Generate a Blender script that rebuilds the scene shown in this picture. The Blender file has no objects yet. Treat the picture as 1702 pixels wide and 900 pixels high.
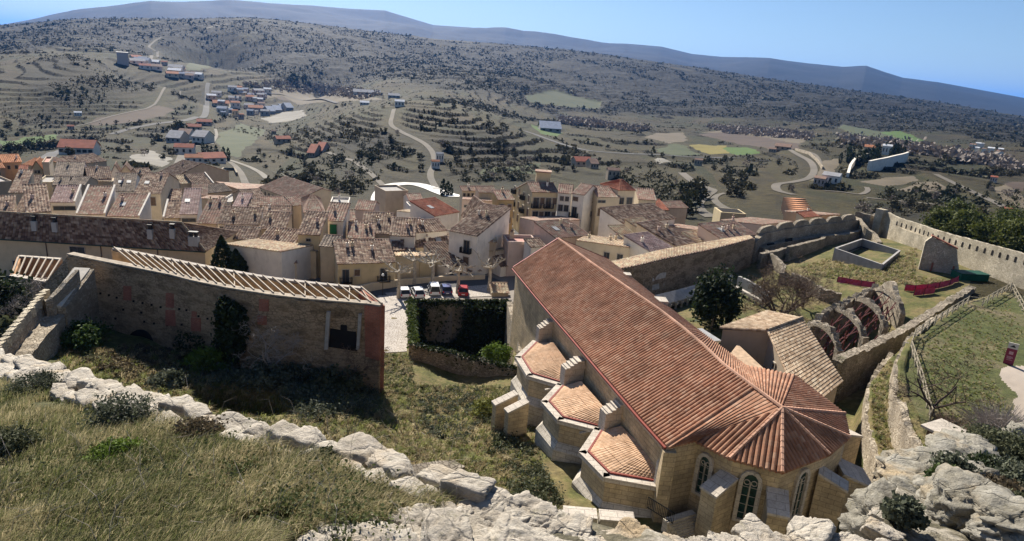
import bpy, bmesh, math, random
import numpy as np
from mathutils import Vector, Matrix
random.seed(7); rng = np.random.default_rng(11)
SC = bpy.context.scene; COL = SC.collection
rad = math.radians
# ------------------------------------------------------------------ camera, sky, sun, exposure
FPX, CX, CY, EYE = 1100.0, 851.0, 450.0, 60.0
ROLL = rad(4.2); PITCH = math.atan((450 - 122) * math.cos(ROLL) / FPX)
AF = np.array([0, math.cos(PITCH), -math.sin(PITCH)])
_r0 = np.array([1., 0, 0]); _u0 = np.cross(_r0, AF)
AR = math.cos(ROLL) * _r0 + math.sin(ROLL) * _u0
AU = math.cos(ROLL) * _u0 - math.sin(ROLL) * _r0
cam = bpy.data.objects.new('camera', bpy.data.cameras.new('camera')); COL.objects.link(cam)
cam.matrix_world = Matrix(((AR[0], AU[0], -AF[0], 0), (AR[1], AU[1], -AF[1], 0), (AR[2], AU[2], -AF[2], EYE), (0, 0, 0, 1)))
cam.data.sensor_width = 36; cam.data.lens = 36 * FPX / 1702; cam.data.clip_start = 0.1; cam.data.clip_end = 200000
SC.camera = cam
SUN_AZ, SUN_EL = rad(-20), rad(38)          # azimuth from +Y towards +X
W = bpy.data.worlds.new('World'); SC.world = W; W.use_nodes = True
nt = W.node_tree; bg = nt.nodes['Background']
sky = nt.nodes.new('ShaderNodeTexSky'); sky.sky_type = 'NISHITA'; sky.sun_disc = False
sky.sun_elevation = SUN_EL; sky.sun_rotation = SUN_AZ; sky.altitude = 1000
sky.air_density = 1.0; sky.dust_density = 0.7; sky.ozone_density = 4.0
nt.links.new(sky.outputs[0], bg.inputs[0]); bg.inputs[1].default_value = 0.05
sd = bpy.data.lights.new('sun', 'SUN'); sd.energy = 5.0; sd.angle = rad(0.5); sd.color = (1, 0.93, 0.82)
so = bpy.data.objects.new('sun', sd); COL.objects.link(so)
so.rotation_euler = (math.pi / 2 - SUN_EL, 0, math.pi - SUN_AZ); so.location = (0, 0, 300)
SC.view_settings.view_transform = 'Standard'; SC.view_settings.look = 'None'
SC.view_settings.gamma = 1; SC.view_settings.exposure = 1.0; SC.view_settings.use_curve_mapping = False
SC.cycles.use_denoising = True
SC.cycles.max_bounces = 6; SC.cycles.diffuse_bounces = 3; SC.cycles.volume_bounces = 0
SC.cycles.sample_clamp_indirect = 6

# ------------------------------------------------------------------ projection helpers (pixel of the 1702x900 photo -> place)
def ray(u, v): return AF + AR * ((u - CX) / FPX) - AU * ((v - CY) / FPX)
def P(u, v, z=None, D=None):
    d = ray(u, v)
    t = (z - EYE) / d[2] if z is not None else D / math.hypot(d[0], d[1])
    return Vector((t * d[0], t * d[1], EYE + t * d[2]))
def proj(p):
    q = np.array([p[0], p[1], p[2] - EYE]); zf = q @ AF
    return CX + FPX * (q @ AR) / zf, CY - FPX * (q @ AU) / zf
def azt(u, v):
    d = ray(u, v); return math.atan2(d[0], d[1]), -d[2] / math.hypot(d[0], d[1])
# ------------------------------------------------------------------ noise
def _hash(ix, iy, seed):
    n = (ix.astype(np.int64) * 374761393 + iy.astype(np.int64) * 668265263 + seed * 1442695041) & 0x7fffffff
    n = ((n ^ (n >> 13)) * 1274126177) & 0x7fffffff
    return ((n ^ (n >> 16)) & 0xffff) / 65535.0
def vnoise(x, y, seed=0):
    x = np.asarray(x, float); y = np.asarray(y, float)
    ix, iy = np.floor(x), np.floor(y); fx, fy = x - ix, y - iy
    fx = fx * fx * (3 - 2 * fx); fy = fy * fy * (3 - 2 * fy)
    a, b = _hash(ix, iy, seed), _hash(ix + 1, iy, seed); c, d = _hash(ix, iy + 1, seed), _hash(ix + 1, iy + 1, seed)
    return (a + (b - a) * fx) * (1 - fy) + (c + (d - c) * fx) * fy
def fbm(x, y, s, o=4, seed=0):
    r = 0; a = 1; t = 0
    for k in range(o):
        r = r + a * (vnoise(x / s + 17.3 * k, y / s - 9.1 * k, seed + k) - .5); t += a; a *= .5; s *= .5
    return r / t * 2
def sstep(a, b, x):
    t = np.clip((x - a) / (b - a), 0, 1); return t * t * (3 - 2 * t)
def poly_sd(px, py, poly):
    """signed distance, negative inside"""
    poly = np.asarray(poly, float); n = len(poly); d2 = np.full(px.shape, 1e18); ins = np.zeros(px.shape, bool)
    for i in range(n):
        x0, y0 = poly[i]; x1, y1 = poly[(i + 1) % n]; ex, ey = x1 - x0, y1 - y0
        t = np.clip(((px - x0) * ex + (py - y0) * ey) / (ex * ex + ey * ey + 1e-12), 0, 1)
        d2 = np.minimum(d2, (px - x0 - t * ex) ** 2 + (py - y0 - t * ey) ** 2)
        c = ((y0 > py) != (y1 > py)) & (px < (x1 - x0) * (py - y0) / (y1 - y0 + 1e-12) + x0); ins ^= c
    return np.where(ins, -1, 1) * np.sqrt(d2)
def line_d(px, py, pts):
    d2 = np.full(px.shape, 1e18)
    for (x0, y0), (x1, y1) in zip(pts[:-1], pts[1:]):
        ex, ey = x1 - x0, y1 - y0
        t = np.clip(((px - x0) * ex + (py - y0) * ey) / (ex * ex + ey * ey + 1e-12), 0, 1)
        d2 = np.minimum(d2, (px - x0 - t * ex) ** 2 + (py - y0 - t * ey) ** 2)
    return np.sqrt(d2)
# ------------------------------------------------------------------ objects
def setp(o, label=None, cat=None, group=None, kind=None):
    if label: o['label'] = label
    if cat: o['category'] = cat
    if group: o['group'] = group
    if kind: o['kind'] = kind
    return o
def empty(name, loc, label, cat, group=None):
    o = bpy.data.objects.new(name, None); COL.objects.link(o); o.location = loc; o.empty_display_size = .3
    return setp(o, label, cat, group)
class MB:
    """collects faces in world space; build() links them as one mesh object"""
    def __init__(s): s.v = []; s.f = []; s.uv = []; s.mi = []; s.m = 0
    def face(s, pts, uv=None):
        i = len(s.v); s.v += [tuple(p) for p in pts]; s.f.append(tuple(range(i, i + len(pts)))); s.uv.append(uv); s.mi.append(s.m)
    def poly_prism(s, base, z0s, z1s, top=True, bottom=False):
        """vertical prism over a list of xy; z0s/z1s numbers or lists"""
        n = len(base); z0 = z0s if isinstance(z0s, (list, tuple)) else [z0s] * n; z1 = z1s if isinstance(z1s, (list, tuple)) else [z1s] * n
        ar = sum(base[i][0] * base[(i + 1) % n][1] - base[(i + 1) % n][0] * base[i][1] for i in range(n))
        idx = list(range(n)) if ar > 0 else list(range(n))[::-1]
        for k in range(n):
            i, j = idx[k], idx[(k + 1) % n]
            s.face([(base[i][0], base[i][1], z0[i]), (base[j][0], base[j][1], z0[j]), (base[j][0], base[j][1], z1[j]), (base[i][0], base[i][1], z1[i])])
        if top: s.face([(base[i][0], base[i][1], z1[i]) for i in idx])
        if bottom: s.face([(base[i][0], base[i][1], z0[i]) for i in idx[::-1]])
    def hexa(s, p):   # 8 pts: bottom 4 ccw, top 4 ccw
        a, b, c, d, e, f, g, h = p
        for q in ((d, c, b, a), (e, f, g, h), (a, b, f, e), (b, c, g, f), (c, d, h, g), (d, a, e, h)): s.face(q)
    def box(s, c, size, rz=0, M=None):
        x, y, z = size[0] / 2, size[1] / 2, size[2] / 2
        R = Matrix.Rotation(rz, 3, 'Z') if M is None else M; c = Vector(c)
        s.hexa([c + R @ Vector(q) for q in ((-x, -y, -z), (x, -y, -z), (x, y, -z), (-x, y, -z), (-x, -y, z), (x, -y, z), (x, y, z), (-x, y, z))])
    def bar(s, a, b, w, h=None):
        a, b = Vector(a), Vector(b); h = h or w; d = b - a; L = d.length
        if L < 1e-6: return
        d /= L; up = Vector((0, 0, 1)) if abs(d.z) < .95 else Vector((1, 0, 0)); x = d.cross(up).normalized(); y = x.cross(d)
        x *= w / 2; y *= h / 2
        s.hexa([a - x - y, a + x - y, a + x + y, a - x + y, b - x - y, b + x - y, b + x + y, b - x + y])
    def tube(s, pts, rs, n=5, cap=True):
        pts = [Vector(p) for p in pts]; rings = []
        for i, p in enumerate(pts):
            d = (pts[min(i + 1, len(pts) - 1)] - pts[max(i - 1, 0)])
            d = d.normalized() if d.length > 1e-9 else Vector((0, 0, 1))
            up = Vector((0, 0, 1)) if abs(d.z) < .9 else Vector((1, 0, 0)); x = d.cross(up).normalized(); y = x.cross(d)
            rings.append([p + rs[i] * (math.cos(2 * math.pi * k / n) * x + math.sin(2 * math.pi * k / n) * y) for k in range(n)])
        i0 = len(s.v)
        for r in rings: s.v += [tuple(q) for q in r]
        for i in range(len(rings) - 1):
            for k in range(n):
                k2 = (k + 1) % n
                s.f.append((i0 + i * n + k, i0 + i * n + k2, i0 + (i + 1) * n + k2, i0 + (i + 1) * n + k)); s.uv.append(None); s.mi.append(s.m)
        if cap:
            s.f.append(tuple(i0 + k for k in range(n))[::-1]); s.uv.append(None); s.mi.append(s.m)
            s.f.append(tuple(i0 + (len(rings) - 1) * n + k for k in range(n))); s.uv.append(None); s.mi.append(s.m)
    def grid(s, A, uvA=None):
        """A[r][c] grid of points"""
        i0 = len(s.v); nr, nc = len(A), len(A[0])
        for r in A: s.v += [tuple(q) for q in r]
        for r in range(nr - 1):
            for c in range(nc - 1):
                ids = (r * nc + c, r * nc + c + 1, (r + 1) * nc + c + 1, (r + 1) * nc + c)
                s.f.append(tuple(i0 + k for k in ids)); s.mi.append(s.m)
                s.uv.append([uvA[k // nc][k % nc] for k in ids] if uvA else None)
    def build(s, name, mats, parent=None, smooth=False):
        me = bpy.data.meshes.new(name); org = Vector((0, 0, 0))
        if parent is not None:
            p = parent
            while p: org += p.location; p = p.parent
        elif s.v:
            a = np.array(s.v); org = Vector((float(a[:, 0].mean()), float(a[:, 1].mean()), float(a[:, 2].min())))
        me.from_pydata([(x - org.x, y - org.y, z - org.z) for x, y, z in s.v], [], s.f)
        ul = me.uv_layers.new(name='UVMap'); li = 0
        data = np.zeros((sum(len(f) for f in s.f), 2), np.float32)
        for f, uv in zip(s.f, s.uv):
            if uv is None:
                a, b, c = Vector(s.v[f[0]]), Vector(s.v[f[1]]), Vector(s.v[f[2]])
                n = (b - a).cross(c - a)
                if n.length < 1e-9 and len(f) > 3: n = (c - a).cross(Vector(s.v[f[3]]) - a)
                n = n.normalized() if n.length > 1e-9 else Vector((0, 0, 1))
                t = Vector((0, 0, 1)).cross(n); t = t.normalized() if t.length > .05 else Vector((1, 0, 0)); bb = n.cross(t)
                for k in f: q = Vector(s.v[k]); data[li] = (q.dot(t), q.dot(bb)); li += 1
            else:
                for q in uv: data[li] = q; li += 1
        ul.data.foreach_set('uv', data.ravel())
        for m in (mats if isinstance(mats, (list, tuple)) else [mats]): me.materials.append(m)
        me.polygons.foreach_set('material_index', s.mi)
        if smooth: me.polygons.foreach_set('use_smooth', [True] * len(s.f))
        me.update()
        o = bpy.data.objects.new(name, me); COL.objects.link(o)
        if parent is not None: o.parent = parent
        else: o.location = org
        return o
def np_mesh(name, v, quads, mats, tris=False, mi=None, smooth=False, org=None):
    me = bpy.data.meshes.new(name); k = 3 if tris else 4
    v = np.asarray(v, np.float32); quads = np.asarray(quads, np.int32)
    if org is not None: v = v - np.asarray(org, np.float32)
    me.vertices.add(len(v)); me.vertices.foreach_set('co', v.ravel())
    me.loops.add(quads.size); me.loops.foreach_set('vertex_index', quads.ravel())
    me.polygons.add(len(quads)); me.polygons.foreach_set('loop_start', np.arange(0, quads.size, k, dtype=np.int32))
    me.polygons.foreach_set('loop_total', np.full(len(quads), k, np.int32))
    for m in (mats if isinstance(mats, (list, tuple)) else [mats]): me.materials.append(m)
    if mi is not None: me.polygons.foreach_set('material_index', np.asarray(mi, np.int32))
    if smooth: me.polygons.foreach_set('use_smooth', np.ones(len(quads), bool))
    me.update(calc_edges=True)
    o = bpy.data.objects.new(name, me); COL.objects.link(o)
    if org is not None: o.location = org
    return o
# ------------------------------------------------------------------ materials
class N:
    def __init__(s, name):
        s.m = bpy.data.materials.new(name); s.m.use_nodes = True; s.t = s.m.node_tree; s.b = s.t.nodes['Principled BSDF']
        s.b.inputs['Roughness'].default_value = .9; s.b.inputs['Specular IOR Level'].default_value = .2
    def n(s, typ, **k):
        x = s.t.nodes.new('ShaderNode' + typ)
        for a, b in k.items(): setattr(x, a, b)
        return x
    def l(s, a, b): s.t.links.new(a, b)
    def coord(s, which='Object'): return s.n('TexCoord').outputs[which]
    def geo(s, out='Position'): return s.n('NewGeometry').outputs[out]
    def noise(s, vec, scale, detail=4, rough=.55, out=0):
        x = s.n('TexNoise'); x.inputs['Scale'].default_value = scale; x.inputs['Detail'].default_value = detail; x.inputs['Roughness'].default_value = rough
        s.l(vec, x.inputs['Vector']); return x.outputs[out]
    def vor(s, vec, scale, feature='F1', out='Distance'):
        x = s.n('TexVoronoi', feature=feature); x.inputs['Scale'].default_value = scale; s.l(vec, x.inputs['Vector']); return x.outputs[out]
    def ramp(s, fac, stops, interp='LINEAR'):
        x = s.n('ValToRGB'); r = x.color_ramp; r.interpolation = interp
        while len(r.elements) < len(stops): r.elements.new(.5)
        for e, (p, c) in zip(r.elements, stops): e.position = p; e.color = (*c, 1) if not isinstance(c, float) else (c, c, c, 1)
        s.l(fac, x.inputs[0]); return x.outputs[0]
    def mix(s, fac, a, b, mode='MIX'):
        x = s.n('Mix', data_type='RGBA', blend_type=mode)
        for sock, val in ((x.inputs[0], fac), (x.inputs[6], a), (x.inputs[7], b)):
            if isinstance(val, (int, float)): sock.default_value = val
            elif isinstance(val, tuple): sock.default_value = (*val, 1)
            else: s.l(val, sock)
        return x.outputs[2]
    def math(s, op, a, b=0., c=None):
        x = s.n('Math', operation=op)
        for i, val in enumerate((a, b) if c is None else (a, b, c)):
            if isinstance(val, (int, float)): x.inputs[i].default_value = val
            else: s.l(val, x.inputs[i])
        return x.outputs[0]
    def scale(s, vec, v):
        x = s.n('VectorMath', operation='MULTIPLY'); s.l(vec, x.inputs[0]); x.inputs[1].default_value = v; return x.outputs[0]
    def bump(s, h, strength=.5, dist=.1):
        x = s.n('Bump'); x.inputs['Strength'].default_value = strength; x.inputs['Distance'].default_value = dist; s.l(h, x.inputs['Height']); s.l(x.outputs[0], s.b.inputs['Normal'])
    def col(s, c):
        if isinstance(c, tuple): s.b.inputs['Base Color'].default_value = (*c, 1)
        else: s.l(c, s.b.inputs['Base Color'])
        return s.m
def plain(name, c, rough=.8, var=.25, scale=1.5, metal=0.):
    m = N(name); p = m.geo(); f = m.noise(p, scale, 5)
    m.b.inputs['Roughness'].default_value = rough; m.b.inputs['Metallic'].default_value = metal
    lo = tuple(x * (1 - var) for x in c); hi = tuple(min(1, x * (1 + var)) for x in c)
    return m.col(m.ramp(f, [(.3, lo), (.7, hi)]))
def rubble(name, c1, c2, cj, scale=2.2, bump=.8, moss=None):
    m = N(name); p = m.geo(); w = m.noise(p, 1.5, 3, out=1); pv = m.mix(.25, p, w, 'ADD')
    pv2 = m.scale(pv, (1, 1, 1.5))
    ed = m.vor(pv2, scale, 'DISTANCE_TO_EDGE'); cc = m.vor(pv2, scale, 'F1', 'Color')
    bw = m.n('RGBToBW'); m.l(cc, bw.inputs[0])
    stone = m.ramp(bw.outputs[0], [(.2, c1), (.8, c2)])
    stain = m.ramp(m.noise(p, .35, 6, .65), [(.35, .55), (.62, 1.1)])
    stone = m.mix(1., stone, stain, 'MULTIPLY')
    stone = m.mix(.5, stone, m.ramp(m.noise(p, 9, 4), [(.3, .6), (.7, 1.25)]), 'MULTIPLY')
    j = m.ramp(ed, [(.02, 0.), (.09, 1.)])
    c = m.mix(j, cj, stone)
    if moss: c = m.mix(m.ramp(m.noise(p, .5, 6, .7), [(.56, 0.), (.66, .8)]), c, moss)
    m.bump(m.math('ADD', j, m.math('MULTIPLY', m.noise(p, 6, 4), .6)), bump, .12)
    return m.col(c)
def ashlar(name, c1, c2, cm, bw=.9, bh=.38, stain=(.6, 1.1)):
    m = N(name); uv = m.coord('UV'); p = m.geo()
    b = m.n('TexBrick'); b.offset = .5; m.l(uv, b.inputs['Vector'])
    for k, v in (('Scale', 1.), ('Mortar Size', .018), ('Mortar Smooth', .3), ('Bias', 0.), ('Brick Width', bw), ('Row Height', bh)): b.inputs[k].default_value = v
    b.inputs['Color1'].default_value = (*c1, 1); b.inputs['Color2'].default_value = (*c2, 1); b.inputs['Mortar'].default_value = (*cm, 1)
    c = m.mix(1., b.outputs[0], m.ramp(m.noise(p, .45, 6, .65), [(.33, stain[0]), (.65, stain[1])]), 'MULTIPLY')
    c = m.mix(.6, c, m.ramp(m.noise(p, 7, 4), [(.3, .7), (.7, 1.2)]), 'MULTIPLY')
    m.bump(m.math('SUBTRACT', m.math('MULTIPLY', m.noise(p, 5, 5), .5), b.outputs[1]), .6, .06)
    return m.col(c)
def tiles(name, cols, period=.5, row=.5, lichen=.35):
    """curved clay tiles: one random tone per tile from the cell it lies in"""
    m = N(name); uv = m.coord('UV'); p = m.geo()
    s = m.n('VectorMath', operation='DIVIDE'); m.l(uv, s.inputs[0]); s.inputs[1].default_value = (period, row, 1)
    fl = m.n('VectorMath', operation='FLOOR'); m.l(s.outputs[0], fl.inputs[0])
    ob = m.n('ObjectInfo'); ad = m.n('VectorMath', operation='ADD'); m.l(fl.outputs[0], ad.inputs[0])
    wn = m.n('TexWhiteNoise', noise_dimensions='3D'); m.l(ad.outputs[0], wn.inputs['Vector'])
    cx = m.n('CombineXYZ'); m.l(m.math('MULTIPLY', ob.outputs['Random'], 91.), cx.inputs[2]); m.l(cx.outputs[0], ad.inputs[1])
    n = len(cols); c = m.ramp(wn.outputs[0], [((i + .5) / n, q) for i, q in enumerate(cols)])
    st = m.ramp(m.noise(p, .5, 6, .7), [(.35, .62), (.62, 1.12)])
    c = m.mix(.9, c, st, 'MULTIPLY')
    li = m.ramp(m.noise(p, 3.2, 5, .7), [(.55, 0.), (.7, lichen)])
    c = m.mix(li, c, (.19, .17, .125))
    hs = m.n('HueSaturation'); hs.inputs['Value'].default_value = 1
    m.l(m.math('ADD', m.math('MULTIPLY', ob.outputs['Random'], .35), .82), hs.inputs['Value']); m.l(c, hs.inputs['Color'])
    m.bump(m.noise(p, 8, 3), .4, .04)
    return m.col(hs.outputs[0])
def plaster(name, c, dirt=(.12, .1, .08)):
    m = N(name); p = m.geo(); pz = m.scale(p, (1.2, 1.2, .35))
    v = m.ramp(m.noise(p, .6, 5), [(.3, tuple(x * .82 for x in c)), (.7, c)])
    d = m.ramp(m.noise(pz, 1.1, 6, .7), [(.55, 0.), (.8, .45)])
    m.bump(m.noise(p, 7, 4), .25, .03)
    return m.col(m.mix(d, v, dirt))
def leaf(name, c1, c2, trans=.25, scale=.9):
    m = N(name); p = m.geo(); ob = m.n('ObjectInfo')
    v = m.ramp(m.noise(p, scale, 3), [(.35, c1), (.65, c2)])
    m.b.inputs['Roughness'].default_value = .75
    tr = m.n('BsdfTranslucent'); mx = m.n('MixShader'); mx.inputs[0].default_value = trans
    m.l(v, tr.inputs[0]); m.l(m.b.outputs[0], mx.inputs[1]); m.l(tr.outputs[0], mx.inputs[2])
    m.l(mx.outputs[0], m.t.nodes['Material Output'].inputs[0])
    return m.col(v)
# ------------------------------------------------------------------ terrain height
ANCH = [ # u, v, 'z'|'D', value
 (450,650,'z',28),(250,600,'z',28),(100,600,'z',29.5),(100,552,'z',29.6),(45,628,'z',30.2),(0,560,'z',27),(20,500,'z',24),(650,620,'z',25.8),(650,500,'z',24),(720,490,'z',24),(800,480,'z',24),
 (600,740,'z',29),(780,740,'z',28),(760,640,'z',24.6),(760,560,'z',25),(870,800,'z',29.5),(950,850,'z',30),(1300,890,'z',30),(1440,800,'z',29),(1420,600,'z',27),
 (1180,560,'z',28),(1260,520,'z',28),(1400,460,'z',30),(1500,480,'z',31.5),(1450,400,'z',30),(1620,500,'z',32),(1700,560,'z',33),(1600,700,'z',32),
 (700,880,'z',31),(300,800,'z',30),(0,700,'z',29),
 (30,430,'z',21),(250,430,'z',21.5),(480,450,'z',22),(600,478,'z',23),(730,440,'z',23.5),(870,410,'z',24),(850,380,'z',24),(880,365,'z',24),(1000,365,'z',23.5),(1080,430,'z',25),
 (700,400,'z',21),(500,400,'z',19),(300,380,'z',18),(100,380,'z',18.5),(0,340,'z',15),(150,320,'z',14),(300,330,'z',14.5),(500,350,'z',15),(700,350,'z',16),
 (20,285,'z',10),(120,275,'z',9),(230,290,'z',10),(300,275,'z',6),(450,320,'z',10),(560,335,'z',12),(650,335,'z',10),(800,330,'z',16),(1150,372,'z',19),(1250,375,'z',22),(1350,360,'z',22),
 (1600,360,'z',22),(1700,390,'z',25),(1540,350,'z',20),
 (690,308,'z',6),(420,290,'z',1),(330,240,'z',-6),(250,250,'z',-6),(130,250,'z',-4),(40,240,'z',-19),(80,225,'z',-24),(200,230,'z',-16),(380,265,'z',-5),
 (520,255,'z',-2),(620,260,'z',6),(560,290,'z',4),(800,290,'z',6),(880,290,'z',5),(720,250,'z',12),
 (450,220,'z',-14),(400,185,'z',-30),(340,180,'z',-30),(450,195,'z',-27),(480,180,'z',-28),(520,165,'z',-29),(350,140,'z',-28),(240,185,'z',-31),(300,125,'D',1380),
 (700,168,'D',700),(640,178,'D',660),(780,185,'D',680),(580,205,'D',560),(850,215,'D',600),(650,200,'D',540),(800,230,'D',470),
 (700,155,'D',1060),(640,160,'D',1080),(600,158,'D',1150),(800,170,'D',1080),(560,150,'D',1300),(850,195,'D',1000),
 (150,205,'D',760),(80,205,'D',720),(0,195,'D',700),(150,160,'D',880),(60,150,'D',880),(250,160,'D',930),(180,108,'D',1120),(100,95,'D',1150),(30,110,'D',1080),(265,135,'D',1040),
 (150,88,'D',1500),(60,88,'D',1500),(220,100,'D',1450),
 (1000,270,'D',430),(950,220,'D',820),(1050,232,'D',760),(1200,235,'D',880),(1120,215,'D',1060),(1270,250,'D',640),(1175,247,'D',720),(920,205,'D',950),
 (1160,345,'z',16),(1250,320,'D',300),(1300,300,'D',370),(1330,320,'D',320),(1300,262,'D',560),(1350,245,'D',640),(1420,300,'D',400),(1400,262,'D',520),(1480,262,'D',530),(1440,240,'D',660),(1500,300,'D',420),
 (1420,236,'D',780),(1600,330,'D',360),(1690,300,'D',500),(1650,270,'D',700),(1600,250,'D',850),(1690,240,'D',1050),(1460,222,'D',1250),(1560,235,'D',1080),(1350,228,'D',1050),(1640,215,'D',1500),
 (1200,218,'D',1150),(1080,205,'D',1250),(900,190,'D',1250),
 (1000,165,'D',1750),(1000,120,'D',2400),(1000,96,'D',2900),(1130,115,'D',2900),(1150,180,'D',1750),(850,140,'D',1650),(850,105,'D',2300),(850,81,'D',2900),
 (700,120,'D',1700),(700,90,'D',2400),(700,68,'D',2900),(600,140,'D',1450),(600,100,'D',2000),(600,56,'D',2900),(480,110,'D',1700),(500,70,'D',2300),(500,42,'D',2900),
 (400,110,'D',1600),(400,60,'D',2300),(400,30,'D',3000),(300,100,'D',1650),(300,60,'D',2300),(330,34,'D',3000),(200,80,'D',1750),(200,50,'D',2400),(220,32,'D',3000),(100,62,'D',2100),(100,36,'D',3000),(0,75,'D',1900),(0,46,'D',3000),
 (1300,170,'D',2000),(1300,137,'D',3000),(1400,190,'D',1800),(1400,152,'D',3000),(1550,200,'D',1900),(1550,170,'D',3100),(1700,225,'D',1500),(1700,194,'D',3200)]
_az, _ld, _z = [], [], []
for u, v, k, val in ANCH:
    p = P(u, v, z=val) if k == 'z' else P(u, v, D=val)
    _az.append(math.atan2(p.x, p.y)); _ld.append(math.log(math.hypot(p.x, p.y))); _z.append(p.z)
KAZ = 2.6
_az = np.array(_az) * KAZ; _ld = np.array(_ld); _z = np.array(_z)
def _tps(r2): return .5 * r2 * np.log(r2 + 1e-9)
_n = len(_z); _K = _tps((_az[:, None] - _az) ** 2 + (_ld[:, None] - _ld) ** 2) + np.eye(_n) * .004
_Pm = np.c_[np.ones(_n), _az, _ld]; _A = np.zeros((_n + 3, _n + 3)); _A[:_n, :_n] = _K; _A[:_n, _n:] = _Pm; _A[_n:, :_n] = _Pm.T
_w = np.linalg.solve(_A, np.r_[_z, 0, 0, 0])
def rbf(az, D):
    a = np.clip(az, -.74, .74) * KAZ; l = np.log(np.clip(D, 38, 3300)); s = a.shape; a = a.ravel(); l = l.ravel(); r = np.zeros(a.shape)
    for i in range(0, len(a), 40000):
        aa, ll = a[i:i + 40000], l[i:i + 40000]
        r[i:i + 40000] = _tps((aa[:, None] - _az) ** 2 + (ll[:, None] - _ld) ** 2) @ _w[:_n] + _w[_n] + _w[_n + 1] * aa + _w[_n + 2] * ll
    return r.reshape(s)
# castle rock edge in the foreground: cone of slope k up to D_w(az)
EDGE = [(-60,600),(0,612),(80,640),(150,662),(300,705),(440,742),(560,778),(680,806),(770,838),(860,846),(950,868),(1060,892),(1200,896),(1300,880),(1400,893),(1455,893),(1480,838),(1500,786),(1560,757),(1640,737),(1702,720),(1760,700)]
_ea, _eD = [], []
for u, v in EDGE:
    a, t = azt(u, v); k = .30
    _ea.append(a); _eD.append(2.4 / (t - k))
_o = np.argsort(_ea); _ea = np.array(_ea)[_o]; _eD = np.array(_eD)[_o]
def fg_k(az): return .30 + 0 * az
def fg_edge(az): return np.interp(az, _ea, _eD)
def fg_z(az, D):
    k = fg_k(az); Dw = fg_edge(az)
    return np.where(D < Dw, 57.6 - k * D, 57.6 - k * Dw - 2.2 * (D - Dw))
def XY(pts, z): return [tuple(P(u, v, z=z)[:2]) for u, v in pts]
LAWN_Z, LEDGE_Z = 35.5, 32.4
LAWN = XY([(1492,604),(1508,566),(1548,534),(1612,499),(1685,481),(1900,500),(2000,800),(1600,800),(1545,760),(1530,730),(1512,690),(1494,650)], LAWN_Z)
LEDGE = XY([(1447,640),(1475,600),(1505,570),(1560,600),(1580,780),(1470,775),(1452,730),(1443,690)], LEDGE_Z)
SHELLP = XY([(685,497),(688,570),(852,607),(846,497)], 25.5)
PIT = XY([(310,672),(318,648),(380,640),(450,652),(492,668),(494,690),(440,700),(360,694)], 28)
SKY_PTS = [(-400,60),(-100,52),(0,42),(60,32),(120,20),(180,13),(250,3),(330,4),(380,3),(450,8),(520,10),(580,15),(640,18),(680,30),(720,42),(780,46),(840,51),(870,58),(905,61),(940,66),(1000,72),(1040,73),(1100,78),(1150,90),(1200,95),(1280,97),(1330,105),(1400,113),(1440,112),(1500,130),(1560,137),(1620,148),(1702,163),(1800,175),(2100,210)]
_ma, _mz = [], []
for u, v in SKY_PTS:
    p = P(u, v, D=9500); _ma.append(math.atan2(p.x, p.y)); _mz.append(p.z)
def mount(az, D):
    zc = np.interp(az, _ma, _mz); x, y = D * np.sin(az), D * np.cos(az)
    w = sstep(4200, 6500, D) * (1 - sstep(8300, 9500, D)); t = np.clip((D - 3700) / 5800, 0, 1)
    z = np.where(D < 9500, -90 + (zc + 90) * (.35 * t + .65 * sstep(0, 1, t)), zc - (D - 9500) * .03)
    return z + w * (.22 * zc * fbm(x, y, 1700, 5, 3)) - 300 * (1 - sstep(3300, 3900, D))
ROADS = [] # filled below: (list of xy, half width) keep terraces off them
def zt(az, D, detail=False):
    az = np.asarray(az, float); D = np.asarray(D, float)
    z = rbf(az, D); x, y = D * np.sin(az), D * np.cos(az)
    far = sstep(3100, 4200, D); z = z - far * 60
    z = np.maximum(z, mount(az, D))
    for poly, h in ((LEDGE, LEDGE_Z), (LAWN, LAWN_Z)):
        near = (D < 200)
        if near.any():
            d = poly_sd(x[near], y[near], poly); zz = z[near]; z[near] = np.where(d < .8, np.maximum(zz, h - np.clip(d, 0, 1) * 6), zz)
    near = D < 112
    if near.any():
        d = poly_sd(x[near], y[near], PIT); z[near] -= 3.6 * (1 - sstep(-1.0, .3, d))
        d = poly_sd(x[near], y[near], SHELLP); z[near] = np.where(d < .15, np.minimum(z[near], 15.5), z[near])
        f = fg_z(az[near], D[near]); z[near] = np.maximum(z[near], f)
    return z
def zg(x, y): return float(zt(np.array([math.atan2(x, y)]), np.array([math.hypot(x, y)]))[0])
_Ds = np.exp(np.linspace(math.log(2.5), math.log(12000), 1400))
def hit(u, v, dmin=0):
    a, t = azt(u, v); z = zt(np.full(_Ds.shape, a), _Ds); g = (EYE - t * _Ds) - z; ok = (g < 0) & (_Ds > dmin)
    i = int(np.argmax(ok)) if ok.any() else len(_Ds) - 1
    if i > 0 and ok.any() and g[i - 1] > 0:
        f = g[i - 1] / (g[i - 1] - g[i]); D = _Ds[i - 1] + f * (_Ds[i] - _Ds[i - 1])
    else: D = _Ds[i]
    return Vector((D * math.sin(a), D * math.cos(a), EYE - t * D))
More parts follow.
